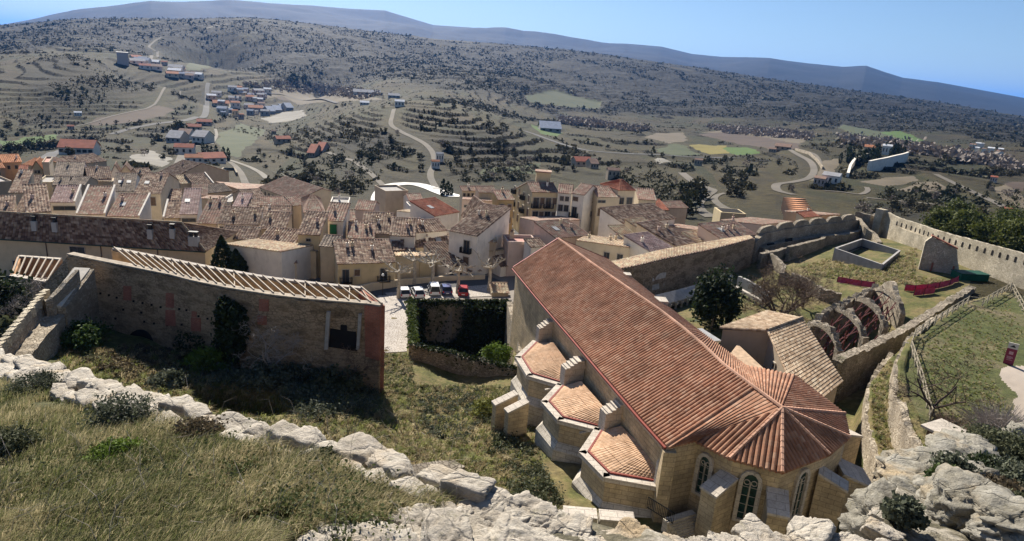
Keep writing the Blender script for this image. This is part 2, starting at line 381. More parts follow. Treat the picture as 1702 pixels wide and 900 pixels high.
# ------------------------------------------------------------------ roads (centre lines picked on the ground), fields
def smooth_line(pts, step):
    out = []; n = len(pts)
    for i in range(n - 1):
        p0, p1, p2, p3 = (np.array(pts[max(i - 1, 0)]), np.array(pts[i]), np.array(pts[i + 1]), np.array(pts[min(i + 2, n - 1)]))
        m = max(2, int(np.linalg.norm(p2 - p1) / step))
        for k in range(m):
            t = k / m; out.append(.5 * ((2 * p1) + (p2 - p0) * t + (2 * p0 - 5 * p1 + 4 * p2 - p3) * t * t + (3 * p1 - p0 - 3 * p2 + p3) * t ** 3))
    out.append(np.array(pts[-1])); return out
ROADDEF = [ # name, material, half width, pixels
 ('road','asphalt',3.4,[(346,138),(344,165),(342,188),(325,196),(300,202),(255,207),(215,215),(185,224)]),
 ('road','pale_concrete',3.4,[(632,340),(632,327),(641,313),(660,307),(690,307),(715,313),(735,321),(760,327),(800,327)]),
 ('road','gravel',1.7,[(729,320),(722,309),(716,297),(716,287),(722,272),(719,255),(706,240),(688,230),(665,219),(650,208),(652,193),(655,182)]),
 ('road','gravel',1.5,[(637,309),(620,293),(600,277),(588,268),(570,264),(552,257),(545,254)]),
 ('road','asphalt',3.2,[(870,218),(890,225),(920,236),(955,246),(985,252),(1040,256),(1100,258),(1160,262),(1220,262)]),
 ('road','asphalt',3.0,[(405,148),(440,155),(480,161),(520,167),(560,172)]),
 ('road','gravel',2.2,[(1183,362),(1165,352),(1160,340),(1172,328),(1184,318),(1170,312),(1148,300),(1133,288)]),
 ('path','gravel',1.4,[(1217,352),(1196,342),(1187,332),(1194,325),(1206,322)]),
 ('path','gravel',2.0,[(1320,325),(1293,318),(1292,307),(1320,303),(1345,296),(1353,282),(1345,268),(1325,257),(1310,248)]),
 ('path','gravel',1.0,[(1366,278),(1360,263),(1350,255),(1330,249)]),
 ('path','gravel',1.2,[(1370,318),(1400,320),(1428,324),(1442,318),(1440,312)]),
 ('road','gravel',1.6,[(408,305),(398,285),(385,272),(372,266)]),
 ('path','pale_gravel',1.6,[(444,298),(432,288),(415,279),(392,270),(380,266)]),
 ('road','gravel',2.6,[(298,290),(300,270),(305,255),(315,246),(330,243)]),
 ('road','asphalt',3.2,[(60,275),(80,262),(100,252),(118,247)]),
 ('path','gravel',1.3,[(120,212),(150,205),(185,194),(225,185),(250,178),(266,160),(300,152)]),
 ('path','gravel',3.0,[(250,100),(262,92),(258,85),(248,78),(258,68),(268,63)]),
 ('path','gravel',4.0,[(345,48),(360,43),(380,40)]),
 ('path','pale_gravel',1.3,[(352,240),(360,226),(358,215)]),
 ('path','gravel',1.4,[(1440,330),(1500,336),(1560,342),(1610,352)]),
 ('path','gravel',1.8,[(1555,290),(1600,312),(1660,340),(1702,365)]),
]
for nm, mt, hw, px in ROADDEF:
    ROADS.append((smooth_line([hit(u, v, 110)[:2] for u, v in px], 4 if hw < 3.9 else 8), hw))
FIELDS = [ # material slot, pixels
 (1,[(0,250),(0,234),(40,228),(90,224),(92,230),(60,238),(20,247)]),
 (2,[(150,208),(158,198),(200,190),(262,176),(292,183),(276,194),(220,204),(160,209)]),
 (3,[(1143,242),(1160,240),(1205,243),(1214,254),(1180,257),(1155,250)]),
 (2,[(1160,224),(1200,219),(1280,228),(1330,238),(1322,248),(1282,250),(1250,242),(1200,234)]),
 (6,[(1395,212),(1400,206),(1440,214),(1480,222),(1535,232),(1530,240),(1480,238),(1440,232)]),
 (1,[(1462,221),(1490,218),(1532,231),(1535,239),(1505,234)]),
 (4,[(1075,230),(1090,222),(1135,221),(1142,234),(1110,240)]),
 (4,[(1162,221),(1200,217),(1290,226),(1340,232),(1330,239),(1280,230),(1205,221)]),
 (5,[(432,196),(470,186),(500,184),(508,192),(480,202),(446,205)]),
 (5,[(358,176),(392,172),(392,180),(360,184)]),
 (5,[(205,268),(235,246),(262,250),(285,262),(270,275),(235,270)]),
 (2,[(455,158),(500,154),(580,160),(560,172),(500,168),(460,166)]),
 (4,[(412,160),(450,150),(520,150),(600,158),(640,166),(560,170),(470,160),(430,168)]),
 (6,[(360,225),(400,205),(440,215),(420,240),(395,262),(360,250)]),
 (6,[(305,108),(345,96),(352,110),(330,118),(310,116)]),
 (1,[(880,108+100),(900,212),(935,222),(930,228),(895,222)]),
 (6,[(1080,250),(1120,240),(1145,246),(1160,258),(1120,258)]),
 (1,[(1205,246),(1240,246),(1262,254),(1230,258),(1212,254)]),
 (6,[(873,160),(920,152),(1000,172),(995,182),(940,178),(880,170)]),
 (4,[(1640,310),(1702,304),(1702,345),(1665,330)]),
 (2,[(1668,306),(1702,302),(1702,322),(1690,322)]),
 (6,[(770,295),(800,280),(860,276),(900,272),(890,290),(840,285)]),
 (4,[(1490,316),(1520,304),(1560,300),(1570,312),(1530,320)]),
 (4,[(1430,302),(1480,294),(1520,290),(1530,300),(1470,310)]),
 (4,[(1340,300),(1365,268),(1395,262),(1390,285),(1365,302)]),
 (5,[(1085,265),(1100,262),(1110,268),(1095,272)]),
]
FPOLY = []
for s, px in FIELDS: FPOLY.append((s, np.array([tuple(hit(u, v, 110)[:2]) for u, v in px])))
# ------------------------------------------------------------------ ground sheet
_dense = np.linspace(-.80, .80, 1000)
_AZ = np.r_[np.linspace(-math.pi, -.86, 26), _dense, np.linspace(.86, math.pi, 26)]
_DR = np.exp(np.r_[np.linspace(math.log(1.2), math.log(12), 50)[:-1], np.linspace(math.log(12), math.log(30), 60)[:-1], np.linspace(math.log(30), math.log(112), 240)[:-1], np.linspace(math.log(112), math.log(240), 70)[:-1],
       np.linspace(math.log(240), math.log(3400), 600)[:-1], np.linspace(math.log(3400), math.log(14000), 130)[:-1], np.linspace(math.log(14000), math.log(60000), 10)])
GA, GD = np.meshgrid(_AZ, _DR); GX, GY = GD * np.sin(GA), GD * np.cos(GA)
GZ = zt(GA, GD)
_flat = np.zeros(GZ.shape)                       # where the ground is kept smooth
_sel = (GD > 150) & (GD < 3400) & (np.abs(GA) < .82)
_gx, _gy = GX[_sel], GY[_sel]
_rd = np.full(_gx.shape, 1e9)
for pts, hw in ROADS:
    pa = np.array(pts); b0, b1 = pa.min(0) - 40, pa.max(0) + 40
    m = (_gx > b0[0]) & (_gx < b1[0]) & (_gy > b0[1]) & (_gy < b1[1])
    if m.any(): _rd[m] = np.minimum(_rd[m], line_d(_gx[m], _gy[m], [tuple(q) for q in pts[::2]] + [tuple(pts[-1])]) - hw)
_fd = np.full(_gx.shape, 1e9); _fs = np.zeros(_gx.shape, np.int32)
for s, poly in FPOLY:
    b0, b1 = poly.min(0) - 60, poly.max(0) + 60
    m = (_gx > b0[0]) & (_gx < b1[0]) & (_gy > b0[1]) & (_gy < b1[1])
    if not m.any(): continue
    wob = 5 * fbm(_gx[m], _gy[m], 40, 3, 5); d = poly_sd(_gx[m], _gy[m], poly) + wob
    _fd[m] = np.minimum(_fd[m], d); t = _fs[m]; t[d < 0] = s; _fs[m] = t
_fl = np.maximum(1 - sstep(1, 12, _rd), 1 - sstep(-8, 12, _fd))
_flat[_sel] = _fl
FS = np.zeros(GZ.shape, np.int32); FS[_sel] = _fs
mid = sstep(230, 330, GD) * (1 - sstep(2900, 3800, GD))
# hummocks, gullies, terraces
rough = (2.2 * fbm(GX, GY, 70, 4, 21) + 5 * fbm(GX, GY, 190, 4, 22) * sstep(400, 1500, GD)) * mid
rough += 24 * fbm(GX, GY, 520, 5, 23) * sstep(1300, 2000, GD) * (1 - sstep(2500, 3000, GD))
GZ = GZ + rough * (1 - .8 * _flat)
STEP = 2.7 + 2.2 * sstep(600, 1800, GD)
ph = GZ / STEP + 1.6 * fbm(GX, GY, 230, 4, 31) + .45 * fbm(GX, GY, 48, 3, 32) + GD * .014 * (1 - sstep(700, 1600, GD))
fr = ph - np.floor(ph); sh = np.floor(ph) + .10 * fr + .90 * sstep(.80, .94, fr)
tm = mid * (1 - _flat) * (.35 + .65 * sstep(-.5, -.2, fbm(GX, GY, 170, 3, 33))) * (.4 + .6 * sstep(-.45, -.2, fbm(GX, GY, 38, 2, 34))) * .97
dz = (sh - ph) * STEP * tm; GZ = GZ + dz
RISER = tm * sstep(.74, .80, fr) * (1 - sstep(.97, 1.0, fr))
PATCH = _hash(np.floor(ph), np.floor(GA * 26 + 3 * fbm(GX, GY, 300, 2, 71)), 5) * tm + (1 - tm) * (.5 + .5 * fbm(GX, GY, 160, 3, 72))
# near ground: tussocks in the garden, rough grass in the foreground
nearm = (GD < 112) & (GD > 24) & (np.abs(GA) < .82)
_nx, _ny = GX[nearm], GY[nearm]
_ld_ = np.minimum(poly_sd(_nx, _ny, LAWN), 0); inl = _ld_ < -.6
GZ[nearm] += np.where(inl, .05 * fbm(_nx, _ny, .8, 2, 41), .35 * fbm(_nx, _ny, 3.2, 4, 42) + .5 * fbm(_nx, _ny, 9, 2, 43)) * (1 - sstep(85, 100, GD[nearm]))
fgm = GD <= 24; GZ[fgm] += (.14 + .3 * sstep(.57, .60, GA[fgm])) * fbm(GX[fgm], GY[fgm], 1.1, 5, 44)
# woods and scrub cover, plus darkening painted on for shaded terrace risers
wn = fbm(GX, GY, 330, 5, 51) + .5 * fbm(GX, GY, 90, 3, 52)
WOOD = sstep(-.05, .18, wn - .10 + .50 * sstep(1100, 1900, GD)) * sstep(260, 420, GD) * (1 - sstep(3500, 5000, GD))
for px, k in (([(0,130),(60,95),(180,104),(270,135),(292,172),(240,180),(150,195),(60,215),(0,215)], .55), ([(430,225),(520,205),(640,205),(700,240),(640,300),(560,290),(500,250)], .4), ([(760,200),(860,215),(905,260),(880,300),(740,290),(730,250)], .35),
              ([(1000,110),(1300,145),(1560,180),(1640,215),(1500,222),(1300,200),(1100,195),(1000,170)], .6), ([(420,70),(700,85),(1000,110),(1000,180),(700,150),(560,135),(420,120)], .55), ([(100,45),(400,45),(420,110),(320,100),(100,85)], .5), ([(1400,330),(1702,300),(1702,390),(1420,352)], .4)):
    pp = np.array([tuple(P(u, v, D=1.)[:2]) for u, v in px]); hp = []
    for u, v in px:
        a_, t_ = azt(u, v); zc_ = zt(np.full(_Ds.shape, a_), _Ds); g_ = (EYE - t_ * _Ds) - zc_; o_ = (g_ < 0) & (_Ds > 200); D_ = _Ds[int(np.argmax(o_))] if o_.any() else 2900; hp.append((a_ * 1000, math.log(D_) * 1000))
    m_ = (GD > 240) & (GD < 3600) & (np.abs(GA) < .82); d_ = poly_sd(GA[m_] * 1000, np.log(GD[m_]) * 1000, hp)
    WOOD[m_] = np.clip(WOOD[m_] + (k + .2) * (1 - sstep(-60, 10, d_)) * (.5 + .9 * vnoise(GX[m_] / 45, GY[m_] / 45, 63)), 0, 1)
WOOD *= (1 - _flat); WOOD = np.clip(np.maximum(np.maximum(WOOD, .95 * RISER), .9 * sstep(3400, 4600, GD)), 0, 1)  # dark wood tone also paints riser shade and darkens far ridges under the haze
bumpw = sstep(.5, .9, WOOD) * (GD < 3300) * (1 - RISER); GZ += bumpw * sstep(500, 900, GD) * (3.5 * np.abs(fbm(GX, GY, 14, 2, 61)) + 2.5 * fbm(GX, GY, 30, 2, 62))
nr, nc = GZ.shape
# materials of the ground
def ground_mat():
    m = N('ground_cover'); p = m.geo(); a = m.n('Attribute', attribute_name='wood'); w = a.outputs['Fac']
    g = m.ramp(m.noise(p, .012, 7, .62), [(.32, (0.0151, 0.0183, 0.0031)), (.45, (0.0244, 0.0242, 0.0049)), (.56, (0.0395, 0.0307, 0.0087)), (.7, (0.0523, 0.0366, 0.0125))])
    pa = m.n('Attribute', attribute_name='patch').outputs['Fac']; pc = m.ramp(pa, [(.05, (0.0140, 0.0194, 0.0031)), (.3, (0.0291, 0.0312, 0.0049)), (.5, (0.0553, 0.0420, 0.0115)), (.68, (0.0209, 0.0172, 0.0055)), (.85, (0.0698, 0.0506, 0.0174)), (.95, (0.0384, 0.0237, 0.0090))])
    g = m.mix(.6, g, pc); g = m.mix(.85, g, m.ramp(m.noise(p, .22, 6, .7), [(.35, .45), (.65, 1.3)]), 'MULTIPLY')
    wd = m.ramp(m.noise(p, .05, 6, .7), [(.35, (0.0036, 0.0041, 0.0013)), (.55, (0.0074, 0.0068, 0.0022)), (.7, (0.0146, 0.0109, 0.0042))])
    c = m.mix(w, g, wd); m.bump(m.noise(p, .35, 6, .7), .9, 1.6); return m.col(c)
def field_mat(name, c1, c2):
    m = N(name); p = m.geo(); c = m.ramp(m.noise(p, .035, 6, .65), [(.35, c1), (.65, c2)]); return m.col(c)
def grass_mat(name, stops, s1=.35, s2=3.):
    m = N(name); p = m.geo(); c = m.ramp(m.noise(p, s1, 7, .68), stops)
    c = m.mix(.85, c, m.ramp(m.noise(p, s2, 5, .7), [(.3, .5), (.7, 1.35)]), 'MULTIPLY'); m.bump(m.noise(p, 5, 5, .7), .8, .15); return m.col(c)
GM = [ground_mat(), field_mat('green_field', (0.0428, 0.0806, 0.0111), (0.0580, 0.1008, 0.0151)), field_mat('ploughed_field', (0.0554, 0.0378, 0.0262), (0.0756, 0.0529, 0.0378)), field_mat('yellow_field', (0.1310, 0.1058, 0.0202), (0.1663, 0.1361, 0.0302)),
      field_mat('stubble_field', (0.0958, 0.0781, 0.0504), (0.1260, 0.1008, 0.0680)), field_mat('pale_lot', (0.1512, 0.1386, 0.1159), (0.2117, 0.1966, 0.1663)), field_mat('dull_green_field', (0.0378, 0.0504, 0.0176), (0.0605, 0.0655, 0.0277)),
      grass_mat('lawn_grass', [(.3, (.055, .07, .02)), (.5, (.085, .092, .03)), (.62, (.15, .125, .07)), (.72, (.24, .2, .14))], .16, 1.2), field_mat('bare_path', (.3, .25, .2), (.42, .36, .3)),
      grass_mat('garden_grass', [(.3, (.045, .055, .017)), (.45, (.1, .1, .03)), (.56, (.17, .135, .058)), (.72, (.11, .085, .045))], .22, 1.6),
      grass_mat('slope_grass', [(.3, (.05, .055, .02)), (.5, (.1, .095, .04)), (.7, (.17, .14, .075))], .7, 6.),
      field_mat('town_paving', (.16, .14, .12), (.24, .21, .18)), rubble('rock_face', (.3, .27, .22), (.42, .38, .31), (.12, .1, .08), .8, 1., (.07, .075, .035)), grass_mat('rocky_slope', [(.32, (.05, .05, .028)), (.45, (.12, .105, .07)), (.55, (.3, .27, .22)), (.62, (.42, .39, .33)), (.72, (.13, .11, .075))], 1.1, 7.)]
slot = FS.copy()
slot[(GD < 112) & (FS == 0)] = 9; slot[(GD < 24)] = 10; slot[(GD < 30) & (GA > .585)] = 13; slot[(GD < 9.) & (GA > azt(560, 890)[0])] = 13
_tn = (GD >= 88) & (GD < 330) & (GZ > 5) & (GA < .32)
_q = [azt(u, v)[0] for u, v in ((860, 400), (1180, 372))]
slot[(GD >= 96) & (GD < 190) & (FS == 0) & (GA < .16)] = 11
slot[(GD >= 112) & (GD < 185) & (FS == 0) & (GA >= .16) & (GA < .62) & (GZ > 25.5)] = 9
_l = nearm.copy(); _l[nearm] = inl; slot[_l] = 7
pathpoly = np.array(XY([(1660,625),(1672,612),(1702,606),(1760,600),(1800,700),(1720,720),(1688,690),(1692,655)], LAWN_Z))
_m = nearm.copy(); _dd = poly_sd(_nx, _ny, pathpoly) + .7 * fbm(_nx, _ny, 3, 3, 8); _m[nearm] = _dd < 0; slot[_m] = 8
_dw = fg_edge(GA); slot[(GD < 60) & (GD > _dw + .4) & (GZ < fg_z(GA, GD) + .35)] = 12
rr, cc = np.meshgrid(np.arange(nr - 1), np.arange(nc - 1), indexing='ij'); i0 = (rr * nc + cc).ravel()
quads = np.stack([i0, i0 + 1, i0 + nc + 1, i0 + nc], 1)[:, ::-1]
ground = np_mesh('ground', np.stack([GX, GY, GZ], -1).reshape(-1, 3), quads, GM, mi=slot[:-1, :-1].ravel(), smooth=True)
at = ground.data.attributes.new('wood', 'FLOAT', 'POINT'); at.data.foreach_set('value', WOOD.astype(np.float32).ravel())
at2 = ground.data.attributes.new('patch', 'FLOAT', 'POINT'); at2.data.foreach_set('value', PATCH.astype(np.float32).ravel())
setp(ground, 'valley floor and terraced hillsides of grass, scrub and fields', 'ground', kind='structure')
_lnD = np.log(_DR)
def gz(x, y):
    """height of the finished ground sheet"""
    a = math.atan2(x, y); D = math.hypot(x, y); c = int(np.searchsorted(_AZ, a)) - 1; r = int(np.searchsorted(_lnD, math.log(D))) - 1
    c = min(max(c, 0), nc - 2); r = min(max(r, 0), nr - 2)
    fa = (a - _AZ[c]) / (_AZ[c + 1] - _AZ[c]); fd = (D - _DR[r]) / (_DR[r + 1] - _DR[r])
    return float((GZ[r, c] * (1 - fa) + GZ[r, c + 1] * fa) * (1 - fd) + (GZ[r + 1, c] * (1 - fa) + GZ[r + 1, c + 1] * fa) * fd)
def hit(u, v, dmin=0):
    a, t = azt(u, v); x = np.interp(a, _AZ, np.arange(nc)); c = min(int(x), nc - 2); f = x - c; z = GZ[:, c] * (1 - f) + GZ[:, c + 1] * f
    g = (EYE - t * _DR) - z; ok = (g < 0) & (_DR > dmin); i = int(np.argmax(ok)) if ok.any() else len(_DR) - 1
    D = _DR[i]
    if ok.any() and i > 0 and g[i - 1] > 0: D = _DR[i - 1] + g[i - 1] / (g[i - 1] - g[i]) * (_DR[i] - _DR[i - 1])
    return Vector((D * math.sin(a), D * math.cos(a), EYE - t * D))
def onG(x, y, dz=0): return Vector((x, y, gz(x, y) + dz))
RM = {'asphalt': field_mat('asphalt_road', (0.0840, 0.0810, 0.0780), (0.1140, 0.1110, 0.1080)), 'pale_concrete': field_mat('pale_concrete_road', (.6, .58, .54), (.72, .7, .66)),
      'gravel': field_mat('gravel_road', (0.1020, 0.0900, 0.0720), (0.1440, 0.1260, 0.1020)), 'pale_gravel': field_mat('pale_gravel_path', (0.1560, 0.1410, 0.1170), (0.2040, 0.1860, 0.1560))}
def strip(name, pts, hw, m, dz=.25, label=None, kerb=0):
    b = MB(); L = []
    for i, p in enumerate(pts):
        d = np.array(pts[min(i + 1, len(pts) - 1)]) - np.array(pts[max(i - 1, 0)]); d = d / (np.linalg.norm(d) + 1e-9); n = np.array([-d[1], d[0]])
        L.append([onG(*(p + n * hw * t), dz) for t in (1, .5, 0, -.5, -1)])
        zc = max(q.z for q in L[-1][1:4]); L[-1] = [Vector((q.x, q.y, max(q.z, zc - .4))) for q in L[-1]]
    b.grid(L); o = b.build(name, m, smooth=True); return setp(o, label, 'road' if name == 'road' else 'path', kind='structure')
RLAB = ['asphalt road running straight through the valley village', 'white concrete road curving behind the town roofs', 'lane climbing the terraced knoll past the white house', 'lane from the white curve to the red-roofed sheds', 'main road crossing the valley beyond the big yellow house', 'road between the brown fields beyond the village', 'winding track behind the tan house', 'pale path looping on the bare slope', 'dirt track bending up the dry hill by the cemetery', 'thin footpath beside the walled dry field', 'small path below the cemetery terraces', 'track past the ruined pen above the town', 'pale track beside the thin one above the roofs', 'lane beside the white houses above the left roofs', 'road by the blue and white warehouse', 'farm track at the foot of the left hill', 'mountain road winding above the factory', 'pale mountain road near the ridge', 'curved pale drive beside the valley houses', 'track across the scrubby terraces at the right', 'track beside the red field at the right']
for (nm, mt, hw, px), (pts, h2), lb in zip(ROADDEF, ROADS, RLAB): strip(nm, pts, h2, RM[mt], label=lb)
# ------------------------------------------------------------------ air
b = MB(); b.box((0, 8000, 435), (70000, 70000, 1090))
hz = N('haze_air'); hz.t.nodes.remove(hz.b); pv = hz.n('VolumePrincipled')
pv.inputs['Color'].default_value = (.11, .37, 1, 1); pv.inputs['Density'].default_value = 3.5e-5; pv.inputs['Anisotropy'].default_value = .25
hz.l(pv.outputs[0], hz.t.nodes['Material Output'].inputs['Volume'])
haze = b.build('haze', hz.m); setp(haze, 'thin blue haze over the valley and far ridges', 'haze', kind='stuff')
# ------------------------------------------------------------------ town materials
ROOF = {
 'brown': tiles('brown_clay_tiles', [(0.113,0.070,0.053),(0.181,0.110,0.077),(0.249,0.163,0.117),(0.340,0.244,0.177),(0.148,0.093,0.070),(0.386,0.302,0.224)]),
 'pink': tiles('pink_clay_tiles', [(0.266,0.155,0.115),(0.354,0.226,0.170),(0.221,0.136,0.104),(0.358,0.309,0.231),(0.310,0.202,0.152)], lichen=.2),
 'red': tiles('red_clay_tiles', [(0.297,0.101,0.061),(0.365,0.135,0.081),(0.243,0.088,0.054),(0.338,0.149,0.095)], lichen=.1),
 'orange': tiles('new_orange_tiles', [(0.483,0.216,0.108),(0.552,0.270,0.135),(0.437,0.203,0.108)], lichen=.05),
 'grey': tiles('weathered_grey_tiles', [(0.170,0.136,0.110),(0.231,0.184,0.145),(0.304,0.238,0.186),(0.134,0.106,0.087),(0.353,0.285,0.221)], lichen=.4),
 'lilac': tiles('pale_mauve_tiles', [(0.338,0.230,0.203),(0.419,0.297,0.270),(0.297,0.203,0.189),(0.459,0.351,0.311)], lichen=.1),
 'tan': tiles('tan_clay_tiles', [(0.405,0.270,0.176),(0.437,0.365,0.243),(0.324,0.216,0.135),(0.506,0.446,0.311),(0.270,0.176,0.121)], lichen=.25)}
WALL = {k: plaster('plaster_' + k, c) for k, c in {'cream': (.64,.53,.37), 'white': (.78,.71,.61), 'yellow': (.6,.48,.29), 'ochre': (.54,.39,.18), 'peach': (.58,.38,.24), 'grey': (.42,.40,.37), 'pinkish': (.58,.45,.38), 'tan': (.46,.37,.27)}.items()}
M_GLASS = plain('window_glass', (.035, .04, .045), .15, .3); M_WOOD = plain('brown_wood', (.13, .085, .055), .7, .3, 4)
M_GREEN = plain('green_shutter', (.02, .13, .06), .6, .15); M_IRON = plain('black_iron', (.02, .02, .02), .5, .2); M_WHITE = plain('white_paint', (.75, .74, .71), .6, .08)
M_STONE = plain('dressed_stone', (.42, .37, .3), .9, .2, 3); M_TERR = plain('terrace_tile', (.42, .22, .18), .8, .15); M_CEM = plain('grey_cement', (.33, .31, .29), .9, .2)
M_PIPE = plain('zinc_pipe', (.3, .3, .3), .5, .2)
def roof_patch(b, E0, E1, R1, R0, period=.5, row=.5, hh=.13, saw=.035, skirt=.14, uv0=0, uvs=None):
    """ribbed clay-tile slope from the eave E0-E1 up to the ridge R0-R1"""
    E0, E1, R1, R0 = map(Vector, (E0, E1, R1, R0)); L = max((E1 - E0).length, (R1 - R0).length); Hh = max((R0 - E0).length, (R1 - E1).length)
    nrib = max(1, round(L / period)); nrow = max(1, round(Hh / row)); n = (E1 - E0).cross(R0 - E0)
    if n.length < 1e-6: n = (R1 - E1).cross(E1 - E0)
    n = n.normalized(); n = n if n.z > 0 else -n
    cols = [(i / (4 * nrib), hh * (.5 - .5 * math.cos(math.pi * 2 * i / 4)) if i % 4 else 0) for i in range(4 * nrib + 1)]
    cols = [(t, (0, .8, 1, .8)[i % 4] * hh) for i, (t, _) in enumerate(cols)]
    rows = []
    for k in range(nrow): rows += [(k / nrow, saw), ((k + 1) / nrow, 0.)]
    A, U = [], []
    for r, sz in rows:
        a, c = E0.lerp(R0, r), E1.lerp(R1, r); jit = random.uniform(-.012, .012)
        A.append([a.lerp(c, t) + n * (h + sz + jit) for t, h in cols]); U.append([(uv0 + t * L + .01, min(r * Hh, nrow * row - .01) + (.01 if sz else -.01)) for t, h in cols])
    dn = Vector((0, 0, -skirt)); A = [[q + dn for q in A[0]]] + A + [[q + dn for q in A[-1]]]; U = [U[0]] + U + [U[-1]]
    A = [[r[0] + dn] + r + [r[-1] + dn] for r in A]; U = [[r[0]] + r + [r[-1]] for r in U]
    flip = (A[1][2] - A[1][1]).cross(A[3][1] - A[1][1]).z < 0
    if flip: A = [r[::-1] for r in A]; U = [r[::-1] for r in U]
    b.grid(A, U)
def flat_patch(b, E0, E1, R1, R0, th=.15):
    E0, E1, R1, R0 = map(Vector, (E0, E1, R1, R0)); d = Vector((0, 0, -th))
    b.hexa([E0 + d, E1 + d, R1 + d, R0 + d, E0, E1, R1, R0])
def window(parent, p, t, n, w, h, style='plain'):
    """p: centre on the wall face, t along the wall, n outward"""
    b = MB(); t, n, z = Vector(t).normalized(), Vector(n).normalized(), Vector((0, 0, 1)); Mx = Matrix((t, n, z)).transposed(); p = Vector(p)
    b.m = 0; b.box(p + n * .03, (w, .1, h), M=Mx)
    b.m = 1
    for s in (-1, 1): b.box(p + t * s * (w / 2 + .04) + n * .05, (.1, .16, h + .18), M=Mx)
    b.box(p + z * (h / 2 + .04) + n * .05, (w + .02, .16, .1), M=Mx); b.box(p - z * (h / 2 + .05) + n * .08, (w + .25, .26, .1), M=Mx)
    b.m = 2; b.box(p + n * .09, (.07, .06, h), M=Mx)
    if style == 'shut':
        b.m = 3; b.box(p + n * .1, (w * .96, .06, h * .96), M=Mx)
    if style == 'wood':
        b.m = 2; b.box(p + n * .1, (w * .96, .06, h * .96), M=Mx)
    o = b.build('window', [M_GLASS, M_STONE, M_WOOD, M_GREEN], parent)
    if style == 'shut': o['label'] = 'window closed by a green shutter'
    if style == 'balc':
        b = MB(); q = p - z * (h / 2 + .05) + n * .42
        b.box(q, (w + .9, .8, .1), M=Mx)
        for s in (-1, 1): b.box(q + t * s * (w / 2 + .42) + z * .5, (.04, .8, .95), M=Mx)
        for k in range(9): b.box(q + n * .38 + t * ((k / 8 - .5) * (w + .85)) + z * .5, (.035, .035, .95), M=Mx)
        b.box(q + n * .38 + z * .98, (w + .9, .05, .05), M=Mx)
        b.build('balcony', M_IRON, parent)
def chimney(parent, p, s=.42, h=.75, pot=True, m='cream'):
    b = MB(); p = Vector(p); b.m = 0; b.box(p + Vector((0, 0, h / 2 - .5)), (s, s, h + 1)); b.box(p + Vector((0, 0, h + .04)), (s * 1.3, s * 1.3, .09))
    b.m = 1
    if pot: b.box(p + Vector((0, 0, h + .28)), (s * .45, s * .45, .4)); b.box(p + Vector((0, 0, h + .5)), (s * .9, s * .7, .07))
    b.build('chimney', [WALL[m], ROOF['pink']], parent)
HOUSES = {}
def solve_eave(u, v, h):
    z = 25.
    for _ in range(8): q = P(u, v, z=z); z = .5 * z + .5 * (zg(q.x, q.y) + h)
    return z
